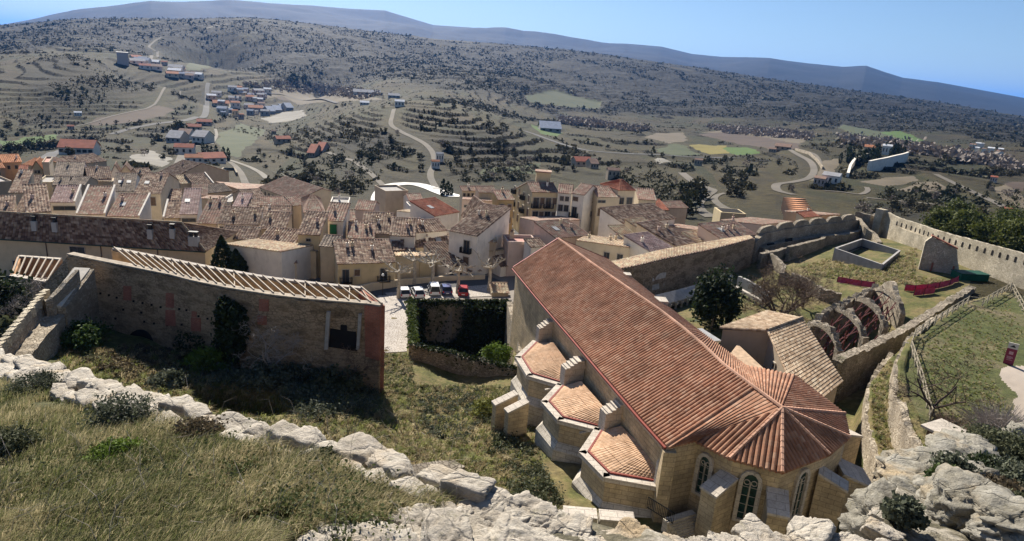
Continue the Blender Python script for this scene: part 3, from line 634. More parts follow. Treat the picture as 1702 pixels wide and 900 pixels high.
def house(label, uL, vL, uR, vR, vT, kind='g', h=6., wall='cream', roof='brown', rot=0, win=(), chim=0, dep=None, ze=None, name='house', pitch=.34, cat='house', group=None, sidewin=0, flat=False, drop=.13, ov=.3, wg=None, style='plain', sky=0, par=0, base=None):
    if base is not None:
        q = P((uL + uR) / 2, base, z=23.8); ze = P((uL + uR) / 2, (vL + vR) / 2, D=math.hypot(q.x, q.y)).z
    z = ze if ze is not None else solve_eave((uL + uR) / 2, (vL + vR) / 2, h)
    A, B = P(uL, vL, z=z), P(uR, vR, z=z); t = (B - A).normalized(); L = (B - A).length
    n = Vector((-t.y, t.x, 0)); n = n if n.y > 0 else -n
    if n.dot((A + B) / 2) < 0: n = -n
    nr_ = Matrix.Rotation(rad(rot), 3, 'Z') @ n; mid = (A + B) / 2
    def solve(f, lo=.3, hi=30):
        for _ in range(40):
            m = (lo + hi) / 2
            if proj(f(m))[1] > vT: lo = m
            else: hi = m
        return lo
    if kind in 'gmh':
        run = solve(lambda x: mid + nr_ * x + Vector((0, 0, pitch * x)))
        D_ = dep or (2 * run if kind in 'gh' else run); run = min(run, D_ if kind == 'm' else D_ * .75)
    elif kind in 'af': run = D_ = dep or min(22, solve(lambda x: mid + nr_ * x + Vector((0, 0, -(drop if kind == 'a' else 0) * x))))
    else:
        D_ = dep or 9.; run = D_ * .5; lo, hi = .2, 12
        for _ in range(40):
            m = (lo + hi) / 2
            if proj(mid + Vector((0, 0, m)))[1] > vT: lo = m
            else: hi = m
        rise = lo
    gzs = [zg(q.x, q.y) for q in (A, B, A + nr_ * D_, B + nr_ * D_)]; zb = min(gzs) - 1.2
    o = empty(name, (mid.x, mid.y, min(gzs)), label, cat, group)
    ins = lambda q: q  # walls sit under the eave
    a, bq = A + t * .02, B - t * .02; cq, dq = bq + nr_ * D_, a + nr_ * D_
    w = MB(); f3 = lambda q, zz: Vector((q.x, q.y, zz))
    rz = lambda x: z + pitch * x
    zt_ = z - .12
    fr = nr_ * (ov if kind not in 'f' else 0)
    a, bq = a + fr, bq + fr
    def quad(p, q, z0, z1, z2): w.face([f3(p, z0), f3(q, z0), f3(q, z2), f3(p, z1)])
    rb = MB(); rm = ROOF[roof]; patch = flat_patch if flat else roof_patch
    if kind in 'gmhx' or kind == 'a':
        if kind == 'g':
            zr = rz(run) - .12; zbk = zr - pitch * (D_ - run)
            m1, m2 = bq - fr + nr_ * run, a - fr + nr_ * run
            quad(a, bq, zb, zt_, zt_); w.face([f3(bq, zb), f3(cq, zb), f3(cq, zbk), f3(m1, zr), f3(bq, zt_)]); quad(cq, dq, zb, zbk, zbk); w.face([f3(dq, zb), f3(a, zb), f3(a, zt_), f3(m2, zr), f3(dq, zbk)])
            e = t * ov * .6
            patch(rb, A - e, B + e, f3(B + e + nr_ * run, rz(run)), f3(A - e + nr_ * run, rz(run)))
            patch(rb, f3(B + e + nr_ * (D_ + ov), zbk - pitch * ov + .1), f3(A - e + nr_ * (D_ + ov), zbk - pitch * ov + .1), f3(A - e + nr_ * run, rz(run)), f3(B + e + nr_ * run, rz(run)))
            rg = (f3(A - e + nr_ * run, rz(run) + .06), f3(B + e + nr_ * run, rz(run) + .06))
        elif kind == 'm':
            zr = rz(D_) - .12; quad(a, bq, zb, zt_, zt_); quad(bq, cq, zb, zt_, zr); quad(cq, dq, zb, zr, zr); quad(dq, a, zb, zr, zt_)
            e = t * ov * .5; patch(rb, A - e, B + e, f3(B + e + nr_ * D_, rz(D_)), f3(A - e + nr_ * D_, rz(D_))); rg = (f3(A - e + nr_ * D_, rz(D_) + .06), f3(B + e + nr_ * D_, rz(D_) + .06))
        elif kind == 'a':
            zk = z - drop * D_; quad(a, bq, zb, zt_, zt_); quad(bq, cq, zb, zt_, zk - .12); quad(cq, dq, zb, zk - .12, zk - .12); quad(dq, a, zb, zk - .12, zt_)
            patch(rb, f3(B + nr_ * D_, zk), f3(A + nr_ * D_, zk), A, B); rg = None
        elif kind == 'h':
            zr = rz(run); k = min(run, L * .42); quad(a, bq, zb, zt_, zt_); quad(bq, cq, zb, zt_, zt_); quad(cq, dq, zb, zt_, zt_); quad(dq, a, zb, zt_, zt_)
            C2, D2 = B + nr_ * D_, A + nr_ * D_; ra, rb_ = f3(A + t * k + nr_ * run, zr), f3(B - t * k + nr_ * run, zr)
            patch(rb, A, B, rb_, ra); patch(rb, B, C2, rb_, rb_); patch(rb, C2, D2, ra, rb_); patch(rb, D2, A, ra, ra); rg = (ra, rb_)
        else:
            zr = z + rise; m0 = (A + B) / 2; mf = f3(m0 + fr, zr - .12); mb_ = f3(m0 + nr_ * D_, zr - .12)
            w.face([f3(a, zb), f3(bq, zb), f3(bq, zt_), mf, f3(a, zt_)]); quad(bq, cq, zb, zt_, zt_); w.face([f3(cq, zb), f3(dq, zb), f3(dq, zt_), mb_, f3(cq, zt_)]); quad(dq, a, zb, zt_, zt_)
            r0, r1 = f3(m0, zr), f3(m0 + nr_ * (D_ + ov), zr); C2, D2 = B + nr_ * (D_ + ov), A + nr_ * (D_ + ov); s = rise / (L / 2) * ov; e = t * ov - Vector((0, 0, s))
            patch(rb, D2 - t * ov - Vector((0, 0, s)), A - t * ov - Vector((0, 0, s)), r0, r1); patch(rb, B + e, C2 + e, r1, r0); rg = (r0, r1)
        ro = rb.build('roof', rm, o)
        if rg:
            g = MB(); n_ = max(2, int((rg[1] - rg[0]).length / .5))
            for k in range(n_): g.tube([rg[0].lerp(rg[1], k / n_), rg[0].lerp(rg[1], (k + 1.12) / n_)], [.15, .12], 6)
            g.build('ridge_tiles', ROOF['pink' if roof in ('brown', 'grey') else roof], o)
    else:
        quad(a, bq, zb, z, z); quad(bq, cq, zb, z, z); quad(cq, dq, zb, z, z); quad(dq, a, zb, z, z)
        fl = MB(); fl.face([f3(q, z - .5) for q in (a, bq, cq, dq)]); fl.build('terrace', M_TERR if roof in ('pink', 'red', 'orange') else M_CEM, o)
        pr = MB()
        for p_, q_ in ((a, bq), (bq, cq), (cq, dq), (dq, a)): pr.bar(f3(p_, z - .25), f3(q_, z - .25), .22, .62)
        pr.build('parapet', WALL[wall], o)
    w.build('wall', WALL[wall], o)
    fn = -nr_ if nr_.dot(n) > .999 else -n
    def fpt(s, dz): return f3(a.lerp(bq, s), z - dz)
    if wg:
        cols, rws, ww, hh_, y0, dy, sts = wg
        for r in range(rws):
            for c in range(cols): window(o, fpt((c + .5) / cols, y0 + r * dy), t, fn, ww, hh_, sts[(r * cols + c) % len(sts)])
    for s, dz, ww, hh_, *st in win: window(o, fpt(s, dz), t, fn, ww, hh_, st[0] if st else style)
    for k in range(chim):
        s = random.uniform(.15, .85); x = random.uniform(.45, .9) * run
        zz = z + pitch * x if kind in 'gmh' else (z - drop * x if kind == 'a' else z)
        chimney(o, f3(A.lerp(B, s) + nr_ * x, zz), m=random.choice(['cream', 'white', 'pinkish']))
    for k in range(sky):
        s = .3 + .4 * k; x = run * .5; bb = MB(); pc = A.lerp(B, s) + nr_ * x + Vector((0, 0, pitch * x + .16)); up = (nr_ + Vector((0, 0, pitch))).normalized(); bb.box(pc, (1., 1.3, .12), M=Matrix((t, up, t.cross(up))).transposed()); bb.build('skylight', M_PIPE, o)
    if par:
        for q in ((A, 1), (B, -1)) if par == 3 else ((A, 1),) if par == 1 else ((B, -1),):
            pb = MB(); pb.bar(f3(q[0], z + .15) - fr * .2, f3(q[0] + nr_ * run, rz(run) + .2), .35, .5); pb.build('gable_coping', WALL['white'], o)
    HOUSES[label] = (o, A, B, nr_, run, z, D_, zb)
    return o
# ------------------------------------------------------------------ the old town: pixel of the eave's two ends, pixel row of the ridge
T = house
# left edge and back rows
T('peach house with a bright orange roof at the far left edge of town', 4,271,36,270,257,'g',7,'peach','orange',chim=1,win=[(.3,1.6,.8,1.2),(.7,1.6,.8,1.2)])
T('low peach house with a small orange roof, just left of the bright orange one', -14,281,8,280,271,'g',6,'peach','orange',win=[(.5,1.8,.9,1.2)])
T('yellow gabled house beside the peach one, its gable facing the castle', 52,281,70,281,268,'x',6,'yellow','orange',dep=9,win=[(.35,1,.7,1),(.65,1,.7,1)])
T('orange-brown roofed house joined to the yellow gable', 37,274,54,276,264,'g',6.5,'yellow','orange')
T('little brick tower house with a flat red cap behind the yellow gable', 70,270,81,270,261,'f',9,'tan','pink')
T('flat tan roof terrace at the left edge, low between dark roofs', -10,303,19,301,289,'f',6,'tan','tan')
T('dark mottled roof sloping down beside the tan terrace', 14,321,38,321,283,'m',6.5,'tan','brown',chim=1)
T('small dark red roof in the shade behind the dark mottled one', 30,285,44,285,275,'m',6.5,'tan','red')
T('narrow mottled roof with a cream coping, right of the dark mottled roof', 41,312,62,312,292,'m',6,'cream','brown',par=1)
T('cream terrace with small pillars behind the narrow mottled roof', 62,303,86,303,292,'f',6,'cream','tan')
T('large striped roof with a long diagonal shadow, left of the white dormer house', 44,354,84,352,307,'m',7,'tan','brown',chim=1)
T('white house with a long strip window under its mauve roof', 83,337,124,337,309,'m',7,'white','lilac',win=[(.55,1.3,4.2,.9)],par=2,chim=1)
T('low brown roof at the left edge behind the long building', -6,358,22,357,326,'m',6,'tan','brown',chim=1)
T('shaded roof squeezed between two striped roofs at the left', 24,353,44,353,322,'m',6,'tan','brown')
T('big pink roof between two white gable copings', 128,357,174,357,310,'m',7,'white','pink',par=3,chim=1)
T('mottled pink roof with a square hatch, right of the white coping', 178,360,231,361,323,'m',6.6,'white','pink',par=2,chim=1,sky=1)
T('small mottled roof with a lit ridge, behind the white dormer house', 88,308,112,308,294,'g',6,'tan','grey',chim=1)
T('small grey roof with a plain cream ridge behind the white dormer house', 113,307,140,308,294,'g',6,'tan','grey')
T('low house whose sunlit far slope shows as a tan strip', 136,301,185,302,296,'a',6,'tan','tan')
T('wide smooth grey-brown roof beside a white gable wall', 89,294,136,294,270,'g',7,'white','grey',chim=1)
T('brown roof with a lit orange rear slope, right of the white gable wall', 146,298,186,297,278,'g',6.5,'pinkish','brown',chim=1)
T('small brown roofs clustered behind the wide smooth roof', 92,277,118,272,264,'g',5.5,'tan','pink')
T('white gabled house behind the wide smooth grey-brown roof', 121,271,141,269,260,'g',6,'white','brown',chim=1)
T('broad low brown roof near the blue and white warehouse', 143,272,178,268,257,'g',5,'tan','brown')
T('tiny white gabled house on the ridge of the brown roofs', 185,287,199,287,274,'x',5.5,'white','pink',dep=7)
T('pale house with a pink roof beside the tiny white gable', 200,287,219,287,275,'x',5.5,'cream','pink',dep=8,win=[(.5,1.2,.8,1)])
T('grey tiled roof with skylights left of the cream corner house', 186,319,222,319,288,'g',7,'white','grey',sky=2,chim=1)
T('cream corner house with a brown roof and one tall window', 223,322,266,323,288,'g',9,'cream','brown',win=[(.7,1.8,1.1,2.,'wood')],chim=1,sky=1)
T('small roof with a bright ridge behind the cream corner house', 229,291,253,290,280,'g',6.5,'tan','brown',chim=1)
T('brown roof where the white lane enters the town', 256,290,288,296,269,'g',6,'tan','brown',chim=1)
T('pink roof terrace under the cream corner house', 240,347,262,347,340,'f',4.5,'pinkish','pink')
T('dark narrow roof right of the cream corner house', 280,337,299,337,315,'m',6.5,'cream','brown')
T('half-shaded striped roof left of the mauve roof', 272,363,298,363,334,'m',6.5,'cream','brown',par=1)
T('tall narrow house with a mauve roof and a rooftop ladder', 299,357,327,357,314,'m',7.5,'white','lilac',win=[(.5,1.2,2.6,.7)],sky=1)
T('tan roof behind the tall mauve roof', 300,306,322,305,291,'m',6,'tan','tan')
T('brown roof at the back edge of town below the white farmhouses', 322,308,355,306,289,'g',6,'tan','brown',par=2)
T('pink roof behind the mauve one, beside the small lean-tos', 318,326,344,326,305,'m',6,'tan','pink')
T('cluster roof of low grey tiles behind the white courtyard', 345,322,386,318,307,'m',5.5,'tan','grey')
T('reddish striped roof right of the tall mauve roof', 328,372,358,373,331,'m',6.8,'tan','pink',chim=2)
T('small lit roof strip over the reddish striped roof', 328,330,360,331,326,'a',6.8,'tan','pink')
T('long thin outbuilding with a sunlit roof beside the gravel track', 358,302,394,314,300,'a',5,'tan','pink',flat=True)
T('white walled courtyard open to the sky between brown roofs', 364,335,384,336,323,'f',5.5,'white','grey')
T('mauve-grey roof beside the white courtyard', 386,345,408,346,322,'m',6.5,'white','lilac',chim=1)
T('brown roof with a lit ridge at the back, left of the arcaded building', 411,336,444,334,315,'g',7,'tan','brown')
T('low striped roof in front of the brown back roof', 409,347,431,347,330,'m',6.3,'tan','brown')
T('long house with a white frieze of small openings under its eave', 361,373,428,375,345,'m',7.5,'white','brown',wg=(5,1,.7,.5,.75,1,['plain']),chim=2)
T('long shaded roof below the white frieze', 362,397,424,400,377,'m',5.5,'tan','brown')
T('wide mottled roof joined to the right of the white frieze', 430,381,473,383,353,'m',7,'tan','brown',chim=1)
T('broad lower roof of mixed tiles above the cypress wall', 428,402,488,408,381,'m',6,'tan','brown',chim=1)
T('long white-walled building with a sunlit roof behind the cypress', 372,406,466,419,394,'a',7.,'white','tan',chim=1,base=470)
T('yellow house with a green shutter and a small oval window', 494,390,530,392,353,'m',8,'yellow','brown',win=[(.5,2.9,1.6,2.,'shut'),(.5,.95,.8,.5)],chim=1)
T('narrow roof with a sunlit strip left of the grey slate roof', 468,413,524,419,405,'a',6.,'cream','tan',base=450)
T('small striped roof tucked under the sunlit strip', 465,439,493,438,416,'m',5,'cream','pink',base=466)
T('dark speckled roof right of the yellow green-shuttered house', 531,410,559,412,392,'m',6.5,'cream','grey')
T('white house with a tall green-shuttered window', 537,367,570,369,338,'m',9.5,'white','pink',win=[(.5,1.6,1.3,1.9,'shut')],chim=1)
T('large smooth hip roof near the back edge of town', 505,354,540,354,324,'h',7.5,'tan','pink',flat=False,dep=17)
T('pale pink roof leaning against the large smooth hip', 488,343,510,341,326,'g',6.5,'tan','pink')
T('long arcaded building with a row of dark windows at the edge of town', 430,312,490,334,303,'g',6.5,'cream','pink',wg=(9,1,.8,1.1,1.2,1,['plain']),dep=11)
T('pink roofed house in front of the arcaded building', 432,342,486,342,327,'m',6.5,'tan','pink')
T('low striped roof in front of the pink roofed house', 434,357,482,358,343,'m',6.5,'tan','brown',chim=1)
T('white roof terrace with a blue-grey canopy at the back of town', 548,340,578,341,328,'f',8,'white','grey',chim=1)
T('small brown gabled house by the white curved road', 590,349,620,351,334,'g',6.5,'pinkish','pink')
T('small striped roof behind the green water tank', 572,367,591,367,349,'m',7,'tan','pink')
T('big mottled roof with two white chimneys in mid town', 600,388,650,390,354,'g',7,'tan','brown',chim=3)
T('reddish roof with tall chimneys above the yellow front house', 578,396,622,397,370,'m',6.5,'tan','pink',chim=3)
T('wide mottled roof over a white band wall', 648,392,689,394,363,'m',7,'white','brown',chim=2,win=[(.5,.9,.6,.5)])
T('yellow front house with balconies beside the parked cars', 562,440,657,437,399,'g',7.2,'yellow','brown',win=[(.13,2.1,1.1,2.2,'balc'),(.33,1.6,.9,1.1,'wood'),(.80,2.1,1.2,2.2,'balc'),(.13,4.9,1.,1.4,'wood'),(.33,4.9,.9,1.3,'wood')],chim=3,base=478)
T('small dark roof right of the yellow front house', 655,417,672,417,402,'m',6,'white','brown',base=452)
T('little pink roof left of the double chimney', 672,416,690,416,404,'m',6,'tan','pink',chim=1,base=446)
T('brown roof with a white chimney above the cream annexes', 690,412,720,412,390,'m',6.5,'cream','brown',chim=1,base=442)
T('brown roof with a blue skylight above the skewed house', 722,410,752,410,390,'m',6.5,'cream','brown',sky=1,base=440)
T('plain cream annex with a sunlit pantile roof behind the plane tree', 658,426,699,426,415,'a',6.6,'cream','tan',base=465)
T('ochre annex with a glazed roof hatch beside the skewed house', 700,428,726,424,416,'a',6.6,'yellow','tan',sky=0,base=463)
T('skewed brown-roofed house with a blank white side wall above the red car', 742,444,777,442,404,'m',5.5,'white','brown',rot=16,win=[(.3,1.2,.7,.9),(.7,1.2,.7,.9)],base=464)
T('steep striped lean-to right of the skewed house', 780,452,800,451,416,'m',4.5,'white','brown',rot=18,base=462)
T('white house with a sunlit roof left of the church gable', 791,418,819,418,408,'a',7,'white','tan',chim=1,base=456)
T('long white wall with a sunlit pink roof left of the church ridge', 820,418,880,411,405,'a',7,'white','tan',chim=1,base=452)
T('shaded black-brown roof between the white wall and the church', 834,444,862,441,422,'m',5.5,'white','brown',base=462)
T('pinkish house with a rounded flat roof and chimney by the street', 845,402,893,403,391,'f',6.5,'pinkish','pink',chim=2)
T('dark roof behind the church gable by the pinkish house', 884,412,908,410,397,'m',6,'white','brown')
T('dark red roof beside a blank white gable', 724,360,764,353,332,'m',8.5,'white','red',rot=10,par=0,sky=1)
T('long pinkish building with a sunlit roof behind the red roof', 768,332,818,335,324,'a',8,'pinkish','pink',wg=(4,1,.7,.6,1.6,1,['plain']))
T('cream block with rows of small windows at the back of town', 769,318,797,318,310,'m',9,'cream','pink',wg=(4,2,.6,.8,1.,2.2,['plain']),chim=1)
T('pink roofed block right of the cream windowed block', 797,321,826,321,310,'m',9,'cream','pink')
T('ochre yellow house left of the tall yellow corner building', 829,333,855,333,317,'m',9.5,'ochre','pink',wg=(2,2,.8,1.2,1.6,3.,['wood']),chim=1)
T('hip-roofed white house with a balcony above the street bend', 745,384,792,393,343,'m',8,'white','brown',rot=-6,win=[(.65,2.3,1.2,2.2,'balc'),(.65,5.,1.1,1.4,'wood')],chim=3)
T('low hip roof over a white wall, left of the white house with a balcony', 693,388,744,384,366,'g',6.5,'white','brown',chim=2)
T('tiny sunlit roof on the ridge above the low hip roof', 741,358,760,355,350,'a',7.5,'white','tan')
T('house with a dark shaded gable in the street row', 788,372,824,372,341,'x',6,'white','brown',dep=10)
T('patched brown roof narrowing upwards beside the parked street cars', 794,404,825,404,361,'m',6,'tan','tan',rot=-8)
T('narrow dark roofed house along the street behind the shaded gable', 822,362,845,362,343,'g',7,'white','brown',rot=-10)
# the row of tall houses beyond the street
T('tall yellow corner building with iron balconies, lantern room on its roof', 885,320,928,321,304,'g',11.2,'yellow','pink',dep=17,chim=1,win=[(.18,2.3,1.3,2.2,'balc'),(.42,1.9,1.,1.4,'wood'),(.66,2.3,1.3,2.2,'balc'),(.9,1.9,.9,1.4,'wood'),(.18,5.4,1.3,2.3,'balc'),(.42,5.,1.,1.4,'wood'),(.66,5.4,1.3,2.3,'balc'),(.9,5.,.9,1.3,'wood'),(.12,9.2,1.1,1.5),(.38,9.4,1.3,2.6),(.62,9.,1.1,1.4),(.85,9.4,1.2,2.6)])
T('white row house with small windows right of the yellow corner building', 928,321,950,323,307,'g',11,'white','pink',win=[(.3,1.2,.8,1.),(.7,1.2,.8,1.),(.25,3.3,1.,1.4),(.7,3.3,1.,1.4),(.4,6.6,1.3,2.2,'balc'),(.3,9.4,1.3,2.2),(.8,9.4,1.,1.8)],dep=12)
T('white row house with stacked balconies and a blank right half', 951,322,970,325,307,'g',11,'white','pink',win=[(.3,1.1,1.2,.9,'wood'),(.3,4.,1.1,2.2,'balc'),(.3,7.2,1.1,2.4,'balc')],dep=12)
T('narrow tan house set back between the white row and the tower house', 972,336,993,338,313,'m',8.6,'yellow','pink',win=[(.3,2.,.9,1.9,'balc'),(.75,1.8,.7,1.),(.3,5.,.9,2.,'wood')])
T('cream wing left of the pyramid-roofed tower', 994,328,1031,329,310,'g',10.5,'cream','pink',win=[(.2,1.,1.8,.6),(.22,3.4,1.6,1.7,'wood'),(.75,3.4,2.4,1.2)],dep=12)
T('cream tower house with a dark pyramid roof', 1029,317,1057,317,299,'h',12.5,'cream','red',win=[(.25,2.4,1.2,1.5),(.72,2.4,1.5,1.5),(.25,6,1.3,1.6),(.75,6,1.3,1.6)],dep=8.5,pitch=.6)
T('cream wing right of the pyramid-roofed tower', 1062,332,1091,334,314,'g',10.5,'cream','pink',win=[(.25,2.8,2.,.9),(.75,1.1,1.6,.6)],dep=12)
T('tan house with red roof at the right end of the tower row', 1112,347,1144,346,335,'g',8.5,'tan','pink',dep=9)
T('small red roof between the tower row and the tan end house', 1092,350,1112,350,332,'m',8,'tan','red')
T('wide brown roof with a blank white left gable in front of the tower row', 1040,374,1124,364,342,'m',7.5,'white','brown',rot=9)
T('brown roof with a pale skylight and a pinkish side wall', 925,397,981,392,367,'m',6.5,'pinkish','pink',rot=12,sky=1,chim=2)
T('flat sunlit pink roof beyond the skylight roof', 893,368,965,366,361,'a',7,'pinkish','pink')
T('cream and white house with a broad sunlit roof above the church ridge', 957,400,1046,412,394,'a',7.,'cream','tan',chim=3,win=[(.6,2.2,1.,1.5),(.85,2.2,1.,1.5)],dep=12)
T('low white house with a sunlit roof left of the windowed gable', 1032,409,1062,410,404,'a',5.5,'white','tan',win=[(.7,2,.9,1.3)])
T('tan roof with a lilac side wall behind the broad sunlit roof', 1036,397,1062,396,375,'m',6,'white','tan',rot=10)
T('mauve roof with a white gable and an iron window above the cloister', 1084,420,1122,414,389,'m',6,'white','lilac',rot=16,chim=1)
T('brown roof running down to the cloister roof', 1126,410,1158,404,369,'m',6.2,'cream','brown',rot=16,chim=2)
T('tan roof between the mauve and the wide brown roofs', 1074,388,1104,385,364,'m',6.6,'cream','tan',rot=14)
T('small tan roof under a white coping, left of the pink-walled house', 1160,403,1186,398,385,'m',5.5,'white','tan',rot=12)
T('broad pinkish roof with three white chimneys by the merlon wall', 1200,398,1258,391,370,'m',6,'pinkish','pink',rot=10,chim=3,sky=1)
T('pink-walled house behind the broad pinkish roof', 1160,383,1186,381,374,'a',6.5,'pinkish','pink')
T('small house with a red terrace roof beyond the merlon wall', 1338,362,1362,360,352,'m',6,'cream','red')
T('orange walled house with a pale lit roof beyond the merlon wall', 1367,358,1398,357,351,'a',6.,'peach','pink',chim=1)
T('low pink house beyond the merlon wall', 1268,374,1320,369,364,'a',6,'pinkish','pink',chim=1)
T('large blank tan block by the white curved road', 641,318,678,317,314,'f',9,'tan','tan',dep=9)
T('white stepped terraces right of the blank tan block', 684,345,716,345,336,'f',6.5,'white','grey')
T('pink roof peeping behind the white stepped terraces', 680,334,703,334,322,'g',6.5,'white','pink')
# lantern on the yellow corner building
hO, hA, hB, hN, hR, hZ, hD, hZb = HOUSES['tall yellow corner building with iron balconies, lantern room on its roof']
hP = hA.lerp(hB, .72) + hN * 6.5; bb = MB(); bb.box((hP.x, hP.y, hZ + 2.4), (3.2, 2.8, 2.4)); bb.build("lantern_room", WALL["yellow"], hO)
bb = MB(); bb.box((hP.x, hP.y, hZ + 3.7), (3.7, 3.3, .3)); bb.build("lantern_roof", ROOF["pink"], hO)
hT = (hB - hA).normalized()
for k in range(4):   # side windows of its left facade
    for r in range(3):
        q = hA + hN * (2.2 + 3.8 * k); window(hO, (q.x, q.y, hZ - 1.9 - 3. * r), hN, -hT, 1., 1.6, 'balc' if (k in (1, 3) and r < 2) else 'wood')

# long cream building behind the ruin
def long_building():
    z = 28.5; A, B = P(-60, 393, z=z), P(342, 418, z=z); R0, R1 = P(-40, 351, z=z + 4.2), P(302, 371, z=z + 4.2)
    o = empty('long_building', (B.x, B.y, 21), 'very long cream building with a speckled tiled roof and four dark chimneys', 'building')
    t = (B - A).normalized(); n = Vector((-t.y, t.x, 0)); e = R1 - R0; R0b, R1b = R0, R1
    C1 = B + n * 14; C0 = A + n * 14
    b = MB(); roof_patch(b, A, B, R1, R0); roof_patch(b, C1, C0, R0, R1); roof_patch(b, B, C1, R1, R1); b.build('roof', ROOF['brown'], o)
    g = MB(); k_ = 90
    for k in range(k_): g.tube([R0.lerp(R1, k / k_) + Vector((0, 0, .08)), R0.lerp(R1, (k + 1.15) / k_) + Vector((0, 0, .08))], [.2, .17], 6)
    for k in range(14): g.tube([B.lerp(R1, k / 14) + Vector((0, 0, .08)), B.lerp(R1, (k + 1.1) / 14) + Vector((0, 0, .08))], [.16, .13], 6)
    g.build('ridge_tiles', ROOF['tan'], o)
    w = MB(); ii = n * .5; a, b_ = A + ii, B + ii - t * .4; w.poly_prism([(a.x, a.y), (b_.x, b_.y), (C1.x - t.x * .4, C1.y - t.y * .4), (C0.x, C0.y)], 17, z - .2); w.build('wall', plaster('sunned_cream_plaster', (.6, .47, .3)), o)
    g = MB(); g.bar(A - Vector((0, 0, .12)) - n * .1, B - Vector((0, 0, .12)) - n * .1, .22, .2); g.build('gutter', plain('dark_green_metal', (.02, .045, .035), .5), o)
    for s, dz, w_, h_ in ((.46, 1.7, 2.4, 1.9),): window(o, a.lerp(b_, s) - Vector((0, 0, dz)), t, -n, w_, h_, 'plain')
    for s, dz in ((.19, 4.2), (.24, 4.3), (.17, 6.6), (.21, 6.8)): window(o, a.lerp(b_, s) - Vector((0, 0, dz)), t, -n, .8, .8)
    for s in (.33, .56, .8): p = MB(); q = a.lerp(b_, s) - n * .08; p.bar((q.x, q.y, 20), (q.x, q.y, z - .3), .12); p.build('downpipe', plain('brown_pipe', (.12, .08, .06), .6), o)
    for s, y in ((.29, .38), (.38, .38), (.80, .34), (.905, .4), (.965, .2), (.985, .2)):
        q = A.lerp(B, s).lerp(R0.lerp(R1, s), y * 1.2) ; c = MB(); c.m = 0; c.box(q + Vector((0, 0, .5)), (.8, .8, 1.6)); c.m = 1; c.box(q + Vector((0, 0, 1.65)), (.45, .45, .8)); c.box(q + Vector((0, 0, 2.1)), (.75, .75, .08)); c.build('chimney', [WALL['grey'], M_IRON], o)
long_building()
# ------------------------------------------------------------------ the convent church
CT = tiles('church_clay_tiles', [(.30,.145,.085),(.35,.185,.115),(.255,.12,.07),(.39,.235,.155),(.31,.16,.097)], .36, .45, .12)
CT2 = tiles('chapel_flat_tiles', [(.58,.37,.23),(.64,.43,.28),(.52,.33,.2)], .3, .3, .1)
ASH = ashlar('church_ashlar', (.6,.47,.29), (.48,.385,.25), (.3,.23,.15)); ASHG = ashlar('grey_ashlar', (.6,.54,.45), (.5,.45,.37), (.3,.26,.21))
COP = ashlar('coping_stone', (.56,.5,.42), (.5,.44,.37), (.3,.26,.22), 1.1, .6, (.75, 1.1)); GUT = plain('red_gutter', (.22, .05, .035), .6, .15)
STAINED = plain('stained_glass', (.02, .045, .04), .2, .5, 3)
def PZ(pts, z): return [P(u, v, z=zz) for (u, v), zz in zip(pts, z if isinstance(z, (list, tuple)) else [z] * len(pts))]
def resample(pts, n):
    d = [0]
    for a, b in zip(pts[:-1], pts[1:]): d.append(d[-1] + (b - a).length)
    out = []
    for k in range(n):
        s = d[-1] * k / (n - 1); i = max(i for i in range(len(d)) if d[i] <= s + 1e-9); i = min(i, len(pts) - 2)
        out.append(pts[i].lerp(pts[i + 1], (s - d[i]) / (d[i + 1] - d[i] + 1e-9)))
    return out
def roof_tri(b, E0, E1, T, period=.36, hh=.15):
    """triangular slope whose ribs run straight up from the eave and stop at the hips"""
    e = E1 - E0; L = e.length; e = e / L; s0 = (T - E0).dot(e); up = T - (E0 + e * s0); n = e.cross(up).normalized(); n = n if n.z > 0 else -n; nr_ = max(2, round(L / period)); A = []; U = []
    cols = []
    for i in range(4 * nr_ + 1):
        s = L * i / (4 * nr_); s0c = min(max(s0, .01), L - .01); t = s / s0c if s < s0c else (L - s) / (L - s0c); cols.append((s, max(t, .001), (0, .8, 1, .8)[i % 4] * hh))
    for r in range(6):
        k = r / 5; A.append([E0.lerp(T, 0) + e * (s + (s0 - min(max(s0, .01), L - .01)) * t * k) + up * (t * k) + n * h for s, t, h in cols]); U.append([(s, t * k * up.length) for s, t, h in cols])
    A = [[q - Vector((0, 0, .14)) for q in A[0]]] + A; U = [U[0]] + U
    if (A[1][2] - A[1][1]).cross(A[3][1] - A[1][1]).z < 0: A = [r[::-1] for r in A]; U = [r[::-1] for r in U]
    b.grid(A, U)
